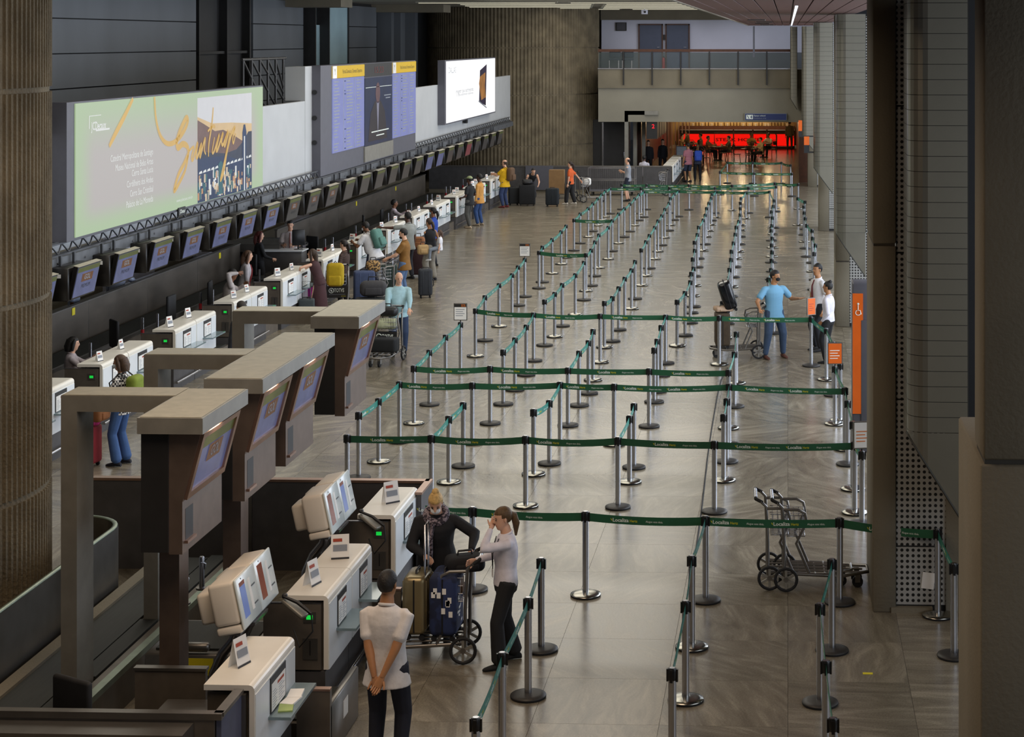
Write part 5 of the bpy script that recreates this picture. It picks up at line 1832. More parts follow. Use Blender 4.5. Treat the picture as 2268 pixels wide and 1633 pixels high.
# man in light blue
tc_ = G(1640, 782)
cart('luggage trolley held by the man in light blue', -0.95, 36.35, PI / 2 + 0.1)
suitcase('glossy black suitcase tilted on top of the trolley', (-1.12, 36.35, 0.92), PI / 2 + 0.1, (0.42, 0.26, 0.62), mat('gloss_black', '#141417', 0.15), ribs=2, tilt=-0.3)
suitcase('brown soft suitcase standing on the trolley of the man in light blue', (-1.32, 36.3, 0.2), PI / 2 + 0.1, (0.46, 0.3, 0.7), cloth('#4a3d2e'), ribs=0, soft=True)
soft_bag('beige folded coat on the trolley of the man in light blue', (-1.3, 36.3, 0.92), 0.3, (0.36, 0.3, 0.1), cloth('#b79c84'), 'coat', 'folded_coat')
# old man's trolley with TOTVS board
cart('luggage trolley with black advert board pushed by the old man', -7.98, 35.4, PI - 0.12, board=True)
suitcase('long black suitcase lying on the old man\'s trolley', (-7.95, 35.12, 0.22), PI - 0.12, (0.62, 0.34, 0.32), cloth('#15171a'), ribs=0, soft=True)
soft_bag('black handbag on top of the old man\'s trolley', (-7.98, 35.68, 0.87), PI - 0.1, (0.44, 0.24, 0.2), 'black', 'handbag', 'handbag')
soft_bag('pale green bag behind the advert board of the old man\'s trolley', (-7.97, 35.62, 0.63), PI, (0.42, 0.2, 0.22), cloth('#b9bd9c'), 'bag')
# woman in polka dot top
suitcase('red suitcase with black strap beside the woman with the green backpack', (-10.45, 26.6, 0), 1.4, (0.38, 0.26, 0.62), cloth('#8c1f28'), handle=0.25, ribs=0, soft=True)
soft_bag('pink and beige hat resting on the red suitcase', (-10.42, 26.6, 0.63), 0.2, (0.32, 0.3, 0.16), cloth('#b02a6c'), 'hat', 'sun_hat')
# group near the middle counters
cart('luggage trolley with black advert board under the yellow backpack', -10.55, 41.9, PI + 0.2, board=True)
backpack('bright yellow backpack standing on the trolley', (-10.55, 41.75, 0.62), 0.1, (0.40, 0.24, 0.55), cloth('#b09412'), grp='backpacks')
b = thing('neck_pillow', 'magenta neck pillow hanging on the trolley with the yellow backpack', 'pillow', (-10.98, 41.5, 0.55))
MB().tube([(0.13 * math.cos(a), -0.05, 0.13 * math.sin(a)) for a in [2.0 + 0.42 * i for i in range(13)]], [0.055, 0.08, 0.09] + [0.09] * 7 + [0.09, 0.08, 0.055], cloth('#c21e9c'), 10).build('cushion', b)
suitcase('large slate blue suitcase right of the yellow backpack', (-10.12, 42.8, 0), 0.3, (0.5, 0.34, 0.86), cloth('#3d4866'), ribs=2)
suitcase('small grey suitcase with raised handle before the pink pillow', (-10.92, 40.6, 0), 0.2, (0.36, 0.24, 0.5), cloth('#3f4648'), handle=0.4, ribs=0, soft=True)
cart('luggage trolley in front of the bearded man in mustard', -9.9, 43.0, 2.2)
soft_bag('dark grey duffel bag heaped on the trolley before the old man', (-9.62, 41.6, 0.42), 0.2, (0.62, 0.4, 0.36), cloth('#3b3a3d'), 'bag')
soft_bag('leopard print bag in the bearded man\'s trolley basket', (-9.95, 43.0, 0.8), 0.3, (0.34, 0.26, 0.28), pattern('leopard', '#2a2019', '#b08a55', 26), 'bag')
suitcase('long dark suitcase lying below the grey duffel bag', (-9.65, 41.5, 0.0), 0.2, (0.72, 0.36, 0.4), cloth('#2b2c2c'), ribs=0, soft=True)
suitcase('dark suitcase standing behind the bearded man', (-8.95, 44.3, 0), 0.3, (0.34, 0.24, 0.72), cloth('#2f3238'), ribs=2)
suitcase('tall suitcase with black handle right of the white T-shirt man', (-10.05, 45.2, 0), 0.2, (0.4, 0.26, 0.7), cloth('#2c3a36'), handle=0.45, ribs=0, soft=True)
suitcase('burgundy suitcase beside the woman carrying the child', (-9.95, 48.3, 0), 0.1, (0.42, 0.28, 0.72), cloth('#3a2226'), handle=0.3, ribs=0, soft=True)
soft_bag('tan and purple tote on the burgundy suitcase', (-9.95, 48.3, 0.73), 0.1, (0.36, 0.24, 0.34), cloth('#8a5a38'), 'bag', 'tote_bag')
# far left group
suitcase('large black suitcase in front of the bending traveller', (-10.0, 69.0, 0), 0.1, (0.62, 0.36, 0.8), cloth('#18191c'), ribs=0, soft=True)
suitcase('black suitcase beside the yellow-shirted man', (-10.55, 69.2, 0), 0.3, (0.4, 0.3, 0.68), cloth('#1d1f22'), ribs=0, soft=True)
suitcase('lone dark navy suitcase standing in the open floor near the partition', (-8.98, 68.6, 0), 0.0, (0.5, 0.3, 0.7), cloth('#1a2026'), ribs=3)
soft_bag('black shoulder bag on the large far suitcase', (-10.0, 69.0, 0.81), 0.2, (0.4, 0.28, 0.2), 'black', 'bag')
cart('luggage trolley pulled by the woman in orange', -7.75, 70.6, -1.2, board=True)
cart('luggage trolley loaded with a cardboard box beside the partition', -8.9, 72.2, 1.7, board=True)
t = thing('cardboard_box', 'brown cardboard box on the trolley beside the woman in orange', 'box', (-9.25, 72.1, 0.2))
MB().box((-0.3, -0.2, 0), (0.3, 0.2, 0.95), mat('card', '#8a6a45', 0.8)).build('carton', t)
MB().box((-0.305, -0.03, 0.4), (0.305, 0.03, 0.953), mat('card_tape', '#a58a62', 0.6)).build('packing_tape', t)
soft_bag('white plastic bag on the trolley of the woman in orange', (-7.85, 70.5, 0.65), 0.1, (0.3, 0.24, 0.3), 'paper', 'bag')
cart('empty luggage trolley standing by the partition behind the far tapes', -5.35, 73.6, 1.8)
t = thing('cage_trolley', 'empty wire cage trolley against the far partition', 'trolley', (-7.2, 73.9, 0))
b = MB()
for x in (-0.95, 0.95):
    for y in (-0.35, 0.35):
        b.box((x - 0.02, y - 0.02, 0.15), (x + 0.02, y + 0.02, 1.12), 'steel')
for z in (0.15, 0.6, 1.1):
    for y in (-0.35, 0.35):
        b.box((-0.95, y - 0.015, z), (0.95, y + 0.015, z + 0.035), 'steel')
    for x in (-0.95, 0.95):
        b.box((x - 0.015, -0.35, z), (x + 0.015, 0.35, z + 0.035), 'steel')
b.build('frame', t)
b = MB()
for i in range(25):
    x = -0.95 + 1.9 * i / 24
    b.box((x - 0.004, 0.348, 0.15), (x + 0.004, 0.354, 1.1), 'steel')
b.build('wire_side', t)
MB().box((-0.93, -0.33, 0.15), (0.93, 0.33, 0.17), 'greypanel').build('floor_plate', t)
for x in (-0.8, 0.8):
    for y in (-0.3, 0.3):
        MB().cyl((x - 0.02, y, 0.07), (x + 0.02, y, 0.07), 0.07, 'rubber', 12).build('wheel', t)

# ================================================================== podium desk behind the row
t = thing('podium_desk', 'dark podium desk of the standing clerk with the red tie', 'desk', (-12.75, 45.1, 0))
MB().bev((-0.55, -0.2, 0), (0.55, 0.3, 1.05), 0.015, 'darkpanel', 1).build('body', t)
MB().box((-0.58, -0.24, 1.05), (0.58, 0.34, 1.08), 'front_white').build('top', t)
t = thing('desk_monitor', 'black computer screen seen from behind on the podium desk', 'monitor', (-12.35, 45.15, 1.08), 0.5)
MB().bev((-0.16, -0.02, 0.1), (0.16, 0.02, 0.5), 0.01, 'black', 1).build('screen', t)
MB().cyl((0, 0.02, 0), (0, 0.02, 0.15), 0.02, 'black', 8).build('stem', t)
MB().box((-0.1, -0.07, 0), (0.1, 0.08, 0.012), 'black').build('foot', t)

# ================================================================== far gantry, far counters, restaurant
t = thing('display_gantry', 'far grey gantry with red figures near the restaurant', 'gantry', (0, 80, 0))
for x0, y0 in ((-7.25, 0.0), (-7.0, 1.6), (-6.75, 3.4)):
    MB().box((x0, y0, 0), (x0 + 0.16, y0 + 0.3, 3.2), 'gantry').build('column', t)
    MB().box((x0, y0, 3.02), (-6.0, y0 + 0.3, 3.2), 'gantry').build('arm', t)
MB().box((-6.35, -0.1, 3.02), (-5.75, 6.5, 3.2), 'gantry').build('canopy', t)
for i in range(4):
    h = MB().box((-6.28, 0.1 + i * 1.55, 1.95), (-5.8, 1.3 + i * 1.55, 3.0), 'trim_dark').build('display_head', t)
    b = MB()
    put_text(b, '5' if i else '2', facing('-y', (-5.98, 0.085 + i * 1.55, 2.5)), 0.26, mat('digit_red', '#ff2030', 0.5, estr=1.5), width=0.12)
    b.build('red_figure', h)
for i in range(4):
    counter(-4.78, 75.2 + i * 1.75, 1.5, f'white check-in counter by the restaurant passage, {ORD[i]} from the camera', False, 'far counters by the restaurant passage')

# restaurant
rs = thing('bar_counter', 'long red-lit bar counter reading STEAK HOUSE at the far end', 'counter', (0, 105, 0))
MB().box((-6.2, 0, 0.18), (0.35, 0.06, 0.86), 'red_light').build('red_front', rs)
MB().box((-6.3, -0.04, 0.86), (0.4, 0.7, 1.08), 'bwood').build('top', rs)
MB().box((-6.3, 0.04, 0), (0.4, 0.6, 0.18), 'trim_dark').build('plinth', rs)
MB().tube([(-6.2, -0.12, 0.14), (0.3, -0.12, 0.14)], 0.03, 'steel', 8).build('foot_rail', rs)
b = MB()
put_text(b, 'STEAK HOUSE', facing('-y', (-2.9, -0.01, 0.52)), 0.26, mat('sign_dark', '#5a0a08', 0.5), width=2.6)
b.build('lettering', rs)
struct(MB().box((-8.4, 109, 0), (2.4, 109.3, 2.71), 'warm_wall').build('wall_kitchen'))
struct(MB().box((0.5, 80.5, 0), (0.9, 109, 2.72), 'bwood').build('wall_restaurant'))
t = thing('bar_shelf', 'dark back shelf of the bar with bottles and appliances', 'shelf', (0, 108.6, 0))
MB().box((-6.5, 0, 0), (0.4, 0.35, 1.15), 'bwood').build('cabinet', t)
MB().box((-6.5, 0.05, 1.7), (0.4, 0.3, 1.74), 'bwood').build('board', t)
rb = random.Random(9)
bk = MB().lathe([(0.04, 0), (0.042, 0.02), (0.042, 0.17), (0.015, 0.22), (0.015, 0.28)], mat('bottle', '#6b4a22', 0.2), 10).mesh('bottle')
bk2 = MB().lathe([(0.05, 0), (0.06, 0.02), (0.075, 0.12), (0.07, 0.16)], mat('jar', '#c9b79a', 0.3), 10).mesh('jar')
for i in range(34):
    x = -6.3 + i * 0.19
    k_ = rb.random()
    tag(link('bottle' if k_ < 0.6 else 'jar', bk if k_ < 0.6 else bk2, None, (x, 108.75, 1.15)), ('brown bottle' if k_ < 0.6 else 'pale jar') + ' on the back shelf of the far bar', 'bottle' if k_ < 0.6 else 'jar', 'bottles behind the bar' if k_ < 0.6 else 'jars behind the bar')
for i, (x, w_) in enumerate(((-4.9, 1.3), (-2.6, 1.6), (-0.75, 0.4), (0.05, 0.4))):
    t = thing('menu_screen', ('lit menu panel over the bar, far left', 'lit white menu panel over the middle of the bar', 'small blue till screen on the right of the bar', 'small blue till screen at the right end of the bar')[i], 'screen', (x, 108.4, 2.2 if i < 2 else 1.75), 0, 'lit screens of the bar')
    MB().box((-w_ / 2 - 0.03, 0, -0.2), (w_ / 2 + 0.03, 0.06, 0.2), 'black').build('frame', t)
    MB().box((-w_ / 2, -0.01, -0.17), (w_ / 2, 0, 0.17), ('pr_peach', 'cool_lamp', 'screen_blue', 'screen_blue')[i]).build('face', t)
for i in range(7):
    x, y = -6.6 + 1.05 * i + 0.3 * (i % 2), 92 + 3.2 * (i % 3)
    t = thing('pendant_lamp', f'small warm pendant lamp in the restaurant, {ORD[i]} from the left', 'lamp', (x, y, 2.3), 0, 'restaurant pendant lamps')
    MB().ball((0, 0, 0), 0.07, 'warm_lamp', 10, 8).build('bulb', t)
    MB().cyl((0, 0, 0.06), (0, 0, 0.42), 0.01, 'black', 6).build('cord', t)
    l = D.lights.new('pendant_light', 'POINT')
    l.energy, l.color, l.shadow_soft_size = 45, (1, 0.72, 0.38), 0.08
    o = D.objects.new('pendant_light', l)
    COL.objects.link(o)
    o.parent = t
    o.location = (0, 0, -0.12)
area('bar_ceiling_light', (-3, 107.3, 2.6), (0, 0, 0), 6, 1.0, 220, (1, 0.8, 0.52))
struct(MB().box((-7.2, 86, 0), (-7.0, 108, 2.72), 'bwood').build('wall_slats'))
for i in range(9):
    struct(MB().box((-7.0 + i * 0.19, 99.6, 0), (-6.95 + i * 0.19, 99.7, 2.7), 'rosemetal').build(f'trim_{i + 10}'))


def dtable(i, x, y):
    t = thing('bistro_table', f'dark restaurant table {("nearest the tape pen", "in the middle of the room", "before the red bar", "on the left by the passage", "at the back left")[i]}', 'table', (x, y, 0), 0, 'restaurant tables')
    MB().lathe([(0.42, 0.72), (0.43, 0.735), (0.42, 0.75)], 'bwood', 20).build('top', t)
    MB().cyl((0, 0, 0.03), (0, 0, 0.72), 0.035, 'black', 8).build('column', t)
    MB().lathe([(0.26, 0), (0.25, 0.02), (0.05, 0.04)], 'black', 16).build('base', t)
    for j in range(3):
        a = j * 2.1 + i
        p = tag(link('plate', PLATE, None, (x + 0.25 * math.cos(a), y + 0.25 * math.sin(a), 0.752)), f'white plate on the restaurant table {("nearest the tape pen", "in the middle", "before the red bar", "on the left", "at the back left")[i]}', 'plate', 'plates on the restaurant tables')


PLATE = MB().lathe([(0.05, 0), (0.11, 0.012), (0.115, 0.016), (0.06, 0.008)], 'paper', 16).mesh('plate')


def bchair(x, y, rz, label):
    t = thing('bistro_chair', label, 'chair', (x, y, 0), rz, 'restaurant chairs')
    MB().lathe([(0.19, 0.44), (0.2, 0.455), (0.19, 0.47)], 'bwood', 16).build('seat', t)
    MB().tube([(-0.17, -0.15, 0.46), (-0.18, -0.2, 0.8), (-0.1, -0.22, 0.9), (0.1, -0.22, 0.9), (0.18, -0.2, 0.8), (0.17, -0.15, 0.46)], 0.015, 'black', 6).build('back_frame', t)
    MB().bev((-0.13, -0.22, 0.7), (0.13, -0.2, 0.84), 0.008, 'bwood', 1).build('backrest', t)
    for sx in (-1, 1):
        for sy in (-1, 1):
            MB().tube([(sx * 0.14, sy * 0.14, 0.45), (sx * 0.18, sy * 0.18, 0)], 0.014, 'black', 6).build('leg', t)


for i, (x, y) in enumerate(((-2.0, 93.0), (-3.6, 94.5), (-1.3, 97.5), (-4.7, 90.5), (-5.2, 97.0))):
    dtable(i, x, y)
    for j in range(4):
        a = j * PI / 2 + 0.4 * i
        bchair(x + 0.62 * math.cos(a), y + 0.62 * math.sin(a), a + PI / 2, f'dark bentwood chair, {("back right", "back left", "front left", "front right")[j]} at the table {("nearest the tape pen", "in the middle of the restaurant", "before the red bar", "on the left by the passage", "at the back left")[i]}')
t = thing('menu_board', 'small framed menu stand beside the passage to the restaurant', 'stand', (-4.95, 84.0, 0))
MB().box((-0.25, 0, 0.7), (0.25, 0.04, 1.4), 'greypanel').build('board', t)
MB().box((-0.22, -0.006, 0.74), (0.22, 0, 1.36), 'papergrey').build('sheet', t)
MB().box((-0.3, -0.15, 0), (0.3, 0.2, 0.7), 'black').build('pedestal', t)
t = thing('queue_frame', 'dark metal rail frame in front of the red bar', 'rail', (0, 103.2, 0))
MB().tube([(-4.2, 0, 0), (-4.2, 0, 1.0), (-0.75, 0, 1.0), (-0.65, 0, 0.9), (-0.65, 0, 0)], 0.04, 'bronze', 8).build('tube', t)
for x in (-3.1, -2.0, -1.2):
    MB().cyl((x, 0, 0), (x, 0, 1.15), 0.035, 'bronze', 8).build('upright', t)
    MB().ball((x, 0, 1.18), 0.05, 'bronze', 8, 6).build('knob', t)

# ================================================================== PEOPLE
JOBS = []      # (object, voxel, smooth) remeshed together at the end
UP = V((0, 0, 1))


def ik(a, tgt, l1, l2, pole):
    d = tgt - a
    L = min(max(d.length, abs(l1 - l2) + 0.01), (l1 + l2) * 0.998)
    u = d.normalized()
    x = (l1 * l1 - l2 * l2 + L * L) / (2 * L)
    h = math.sqrt(max(l1 * l1 - x * x, 0))
    p = pole - u * pole.dot(u)
    if p.length < 1e-4:
        p = V((0, -1, 0))
    p.normalize()
    return a + u * x + p * h, a + u * L


def limb(b, pts, rs, k, n=10):
    """tapered limb through pts with rounded ends"""
    pts = [V(p) for p in pts]
    P, R_ = [], []
    for i in range(len(pts) - 1):
        st = 5
        for s in range(st):
            f = s / st
            P.append(pts[i].lerp(pts[i + 1], f))
            R_.append(rs[i] + (rs[i + 1] - rs[i]) * f)
    P.append(pts[-1])
    R_.append(rs[-1])
    d0, d1 = (P[0] - P[1]).normalized(), (P[-1] - P[-2]).normalized()
    P = [P[0] + d0 * R_[0] * 0.6] + P + [P[-1] + d1 * R_[-1] * 0.6]
    R_ = [R_[0] * 0.55] + R_ + [R_[-1] * 0.55]
    b.tube(P, R_, k, n)


def oval(b, secs, mx, k, n=16):
    """stack of ellipses: (z, a, b, yoff)"""
    rg = []
    for (z, a, c, yo) in secs:
        rg.append([mx @ V((a * math.cos(2 * PI * j / n), c * math.sin(2 * PI * j / n) + yo, z)) for j in range(n)])
    b.rings(rg, k, True, True)


def hand(b, wrist, fdir, palm_n, k, curl=0.5, s=1.0, side=1):
    """palm with four fingers and a thumb; fdir along the hand, palm_n out of the palm"""
    f = fdir.normalized()
    n = (palm_n - f * palm_n.dot(f))
    n = n.normalized() if n.length > 1e-3 else V((1, 0, 0))
    q = f.cross(n) * side
    c = wrist + f * 0.045 * s
    rg = []
    for u, wd, th in ((-0.01, 0.024, 0.020), (0.02, 0.034, 0.019), (0.06, 0.041, 0.016), (0.088, 0.040, 0.013)):
        o = wrist + f * u * s
        rg.append([o + (q * wd * math.cos(2 * PI * j / 10) + n * th * math.sin(2 * PI * j / 10)) * s for j in range(10)])
    b.rings(rg, k, True, True)
    for i, (off, ln) in enumerate(((-0.03, 0.062), (-0.010, 0.074), (0.010, 0.078), (0.029, 0.07))):
        p = wrist + (f * 0.084 + q * off) * s
        d = f.copy()
        pts = [p]
        for kx in range(3):
            d = (d + n * curl * 0.62).normalized()
            p = p + d * ln * s * (0.42, 0.32, 0.26)[kx]
            pts.append(p)
        b.tube(pts, [0.0092 * s, 0.0088 * s, 0.0082 * s, 0.006 * s], k, 6)
    p = wrist + (f * 0.025 + q * 0.03) * s
    d = (f * 0.75 + q * 0.65 + n * 0.25).normalized()
    pts = [p]
    for kx in range(2):
        p = p + d * 0.036 * s
        pts.append(p)
        d = (d + f * 0.35 + n * curl * 0.4).normalized()
    b.tube(pts, [0.013 * s, 0.0105 * s, 0.0075 * s], k, 6)


def job(b, name, parent, vox, sm=4):
    o = b.build(name, parent)
    JOBS.append((o, vox, sm))
    return o


def person(label, x, y, face, h=1.72, skin='skin_mid', hair=('short', '#1d1613'), top=('#cccccc', 'short'), legs=('#2a2e3a', 'long'), shoes='#1a1a1a',
           lean=0.0, side=0.0, twist=0.0, head=(0, 0), lh=None, rh=None, lp=None, rp=None, lf=None, rf=None, pel=None, mask=None, curl=0.5, build=1.0, vox=0.018, z=0.0, female=False, extra=None, coat=0.0, tie=None, sit=False, grp=None, palm=None, belly=0.0):
    s = h / 1.75
    t = thing('person', label, 'person', (x, y, z), math.radians(face), grp)
    sk = M[skin]
    # --- skeleton in metres for 1.75 m, then scaled
    pv = V(pel) if pel else (V((0, 0, 0.95)) if not sit else V((0, 0, 0.58)))
    TM = MX.Translation(pv) @ MX.Rotation(math.radians(twist), 4, 'Z') @ MX.Rotation(math.radians(-lean), 4, 'X') @ MX.Rotation(math.radians(side), 4, 'Y')
    SM = MX.Scale(s, 4)
    shw = 0.185 * build if not female else 0.165 * build
    shL, shR = TM @ V((-shw, 0, 0.415)), TM @ V((shw, 0, 0.415))
    neck = TM @ V((0, -0.005, 0.52))
    HM = TM @ MX.Translation((0, 0.0, 0.555)) @ MX.Rotation(math.radians(-twist), 4, 'Z') @ MX.Rotation(math.radians(head[0]), 4, 'Z') @ MX.Rotation(math.radians(lean * 0.7 + head[1]), 4, 'X') @ MX.Translation((0, 0.02, 0.115))
    hipL, hipR = pv + V((-0.095, 0, -0.02)), pv + V((0.095, 0, -0.02))
    if sit:
        fl, fr = V(lf or (-0.13, 0.46, 0.09)), V(rf or (0.13, 0.46, 0.09))
    else:
        fl, fr = V(lf or (-0.12, 0.02, 0.09)), V(rf or (0.12, -0.02, 0.09))
    knL, anL = ik(hipL, fl, 0.44, 0.42, V((-0.15, 1, 0.1)))
    knR, anR = ik(hipR, fr, 0.44, 0.42, V((0.15, 1, 0.1)))
    tl = V(lh) if lh else shL + V((-0.06, 0.05, -0.54))
    tr = V(rh) if rh else shR + V((0.06, 0.05, -0.54))
    elL, wrL = ik(shL, tl, 0.29, 0.255, V(lp) if lp else V((-0.5, -1, -0.3)))
    elR, wrR = ik(shR, tr, 0.29, 0.255, V(rp) if rp else V((0.5, -1, -0.3)))
    bw = build
    arm_r = [0.05 * bw, 0.041 * bw, 0.037, 0.026] if not female else [0.043 * bw, 0.035 * bw, 0.032, 0.023]
    leg_r = [0.085 * bw, 0.06 * bw, 0.052, 0.037]
    # --- body
    B = MB()
    be_ = belly
    torso = [(-0.12, 0.13 * bw, 0.10 * bw, 0), (-0.05, 0.165 * bw, 0.115 * bw, 0), (0.04, 0.155 * bw, 0.105 * bw + be_, be_ * 0.6), (0.14, (0.132 if female else 0.145) * bw, 0.098 * bw + be_, be_ * 0.8), (0.26, (0.145 if female else 0.16) * bw, (0.115 if female else 0.108) * bw + be_ * 0.5, be_ * 0.3), (0.35, 0.165 * bw, 0.11 * bw, 0), (0.42, 0.155 * bw, 0.09, -0.005), (0.462, 0.112, 0.074, -0.008), (0.492, 0.07, 0.064, -0.008), (0.59, 0.053, 0.056, 0.012)]
    oval(B, torso, SM @ TM, sk)
    hd = [(-0.118, 0.022, 0.026, 0.05), (-0.10, 0.043, 0.045, 0.036), (-0.065, 0.058, 0.072, 0.016), (-0.02, 0.066, 0.088, 0.004), (0.03, 0.073, 0.096, -0.004), (0.075, 0.068, 0.09, -0.008), (0.105, 0.048, 0.064, -0.01), (0.12, 0.02, 0.028, -0.01)]
    oval(B, hd, SM @ HM, sk)
    nb = MB()
    for a_, c_, r_ in (((0, 0.088, 0.02), (0, 0.112, -0.028), (0.008, 0.016)),):
        B.tube([SM @ HM @ V(a_), SM @ HM @ V(c_)], [r_[0] * s, r_[1] * s], sk, 8)
    limb(B, [SM @ shL, SM @ elL, SM @ wrL], [arm_r[0] * s, arm_r[1] * s, arm_r[3] * s], sk)
    limb(B, [SM @ shR, SM @ elR, SM @ wrR], [arm_r[0] * s, arm_r[1] * s, arm_r[3] * s], sk)
    limb(B, [SM @ hipL, SM @ knL, SM @ anL], [leg_r[0] * s, leg_r[1] * s, leg_r[3] * s], sk)
    limb(B, [SM @ hipR, SM @ knR, SM @ anR], [leg_r[0] * s, leg_r[1] * s, leg_r[3] * s], sk)
    body = job(B, 'body', t, vox)
    # --- hands and face go on the body mesh after smoothing
    X = MB()
    for (el, wr, sd) in ((elL, wrL, -1), (elR, wrR, 1)):
        fd = (wr - el).normalized()
        pn = V(palm) if palm else V((-sd * 1.0, 0.25, -0.1))
        hand(X, SM @ wr, fd, pn, sk, curl, s * (0.92 if female else 1.0), -sd)
    for ex in (-1, 1):
        X.ball(tuple(V((ex * 0.029, 0.086, 0.008))), (0.011, 0.007, 0.0055), 'eye', 8, 6, SM @ HM)
        X.ball(tuple(V((ex * 0.03, 0.083, 0.028))), (0.017, 0.006, 0.004), 'eye', 8, 6, SM @ HM)
        X.ball(tuple(V((ex * 0.073, -0.008, -0.008))), (0.009, 0.017, 0.028), sk, 8, 6, SM @ HM)
    X.ball((0, 0.082, -0.062), (0.022, 0.008, 0.006), 'lips', 8, 6, SM @ HM)
    body['extra_mesh'] = 0
    EXTRA[body.name] = X
    # --- hair
    st, hc = hair
    if st != 'none':
        hm = mat('hair_' + hc.strip('#'), hc, 0.6, 0, 0.3, 30, bump=0.3, bscale=60)
        Hb = MB()
        n, m = 20, 16
        rg = []
        for i in range(1, m):
            a = PI * i / m
            ring = []
            for j in range(n):
                th = 2 * PI * j / n
                p = V((0.083 * math.sin(a) * math.cos(th), 0.106 * math.sin(a) * math.sin(th) - 0.014, 0.105 * -math.cos(a) + 0.026))
                f = 1.0
                if st == 'bald':
                    if p.z > 0.055 or (p.y > -0.0 and p.z < 0.2) or p.z < -0.06:
                        f = 0.80
                else:
                    if (p.y > 0.03 and p.z < 0.062) or (p.y > -0.02 and p.z < 0.01) or p.z < -0.055:
                        f = 0.80
                c0 = V((0, -0.005, 0.02))
                ring.append(SM @ HM @ (c0 + (p - c0) * f))
            rg.append(ring)
        Hb.rings(rg, hm, True, True)
        HMs = SM @ HM
        if st == 'long':
            pts = [(0, -0.05, 0.06), (0, -0.085, -0.05), (0, -0.095, -0.16), (0, -0.085, -0.27)]
            Hb.tube([HMs @ V(p) for p in pts], [0.075 * s, 0.085 * s, 0.08 * s, 0.05 * s], hm, 12, flat=0.6)
            for ex in (-1, 1):
                Hb.tube([HMs @ V(p) for p in ((ex * 0.05, 0.02, 0.08), (ex * 0.085, 0.0, 0.0), (ex * 0.085, -0.02, -0.12), (ex * 0.075, -0.02, -0.22))], [0.03 * s, 0.034 * s, 0.032 * s, 0.018 * s], hm, 8)
        if st == 'bob':
            Hb.tube([HMs @ V(p) for p in ((0, -0.04, 0.06), (0, -0.07, -0.06), (0, -0.07, -0.14))], [0.085 * s, 0.09 * s, 0.07 * s], hm, 12)
            for ex in (-1, 1):
                Hb.tube([HMs @ V(p) for p in ((ex * 0.05, 0.02, 0.08), (ex * 0.085, 0.0, 0.0), (ex * 0.08, -0.01, -0.12))], [0.03 * s, 0.036 * s, 0.025 * s], hm, 8)
        if st == 'pony':
            Hb.tube([HMs @ V(p) for p in ((0, -0.09, 0.03), (0, -0.135, 0.0), (0.01, -0.15, -0.1), (0.03, -0.13, -0.24))], [0.028 * s, 0.04 * s, 0.042 * s, 0.012 * s], hm, 10)
        if st == 'bun':
            Hb.ball((0, -0.06, 0.12), (0.042, 0.042, 0.036), hm, 10, 8, HMs)
        ho = Hb.build('hair', t)
        if st == 'cap':
            pass
    if top is not None:
        # --- shirt
        C = MB()
        tm = top[0] if not isinstance(top[0], str) else cloth(top[0])
        g = 0.018 + coat * 0.5
        hem = -0.14 - (0.55 if coat else 0)
        if len(top) > 2:
            hem = top[2]
        secs = []
        if hem < -0.16:
            secs.append((hem, 0.215 * bw, 0.165 * bw, 0))
        else:
            secs.append((hem, 0.172 * bw + g * 0.5, 0.122 * bw + g * 0.6 + be_, be_ * 0.5))
        for (z_, a_, c_, yo) in torso[1:8]:
            if z_ > hem + 0.03:
                secs.append((z_, a_ + g, c_ + g, yo))
        secs.append((0.50, 0.07, 0.068, -0.006))
        oval(C, secs, SM @ TM, tm, 20)
        sl = top[1]
        if sl in ('short', 'long'):
            gs = 0.016 + coat * 0.3
            for (sh, el, wr, sd) in ((shL, elL, wrL, -1), (shR, elR, wrR, 1)):
                shi = TM @ V((sd * shw * 0.6, 0, 0.415))
                if sl == 'short':
                    e = sh.lerp(el, 0.68)
                    limb(C, [SM @ shi, SM @ sh, SM @ e], [(arm_r[0] + gs * 0.3) * s, (arm_r[0] + gs * 0.7) * s, (arm_r[1] + gs * 1.6) * s], tm)
                else:
                    e = el.lerp(wr, 0.92)
                    limb(C, [SM @ shi, SM @ sh, SM @ el, SM @ e], [(arm_r[0] + gs * 0.3) * s, (arm_r[0] + gs * 0.6) * s, (arm_r[1] + gs) * s, (arm_r[3] + gs * 0.6) * s], tm)
        job(C, 'coat' if coat else 'shirt', t, vox, 3)
        if sl != 'none' and not coat:
            K = MB()
            K.tube([SM @ TM @ V((0.062 * math.cos(a), 0.062 * math.sin(a) - 0.006, 0.50 - 0.018 * math.sin(a))) for a in [2 * PI * i / 16 for i in range(16)]], 0.014 * s, tm, 8, closed=True)
            K.build('collar', t)
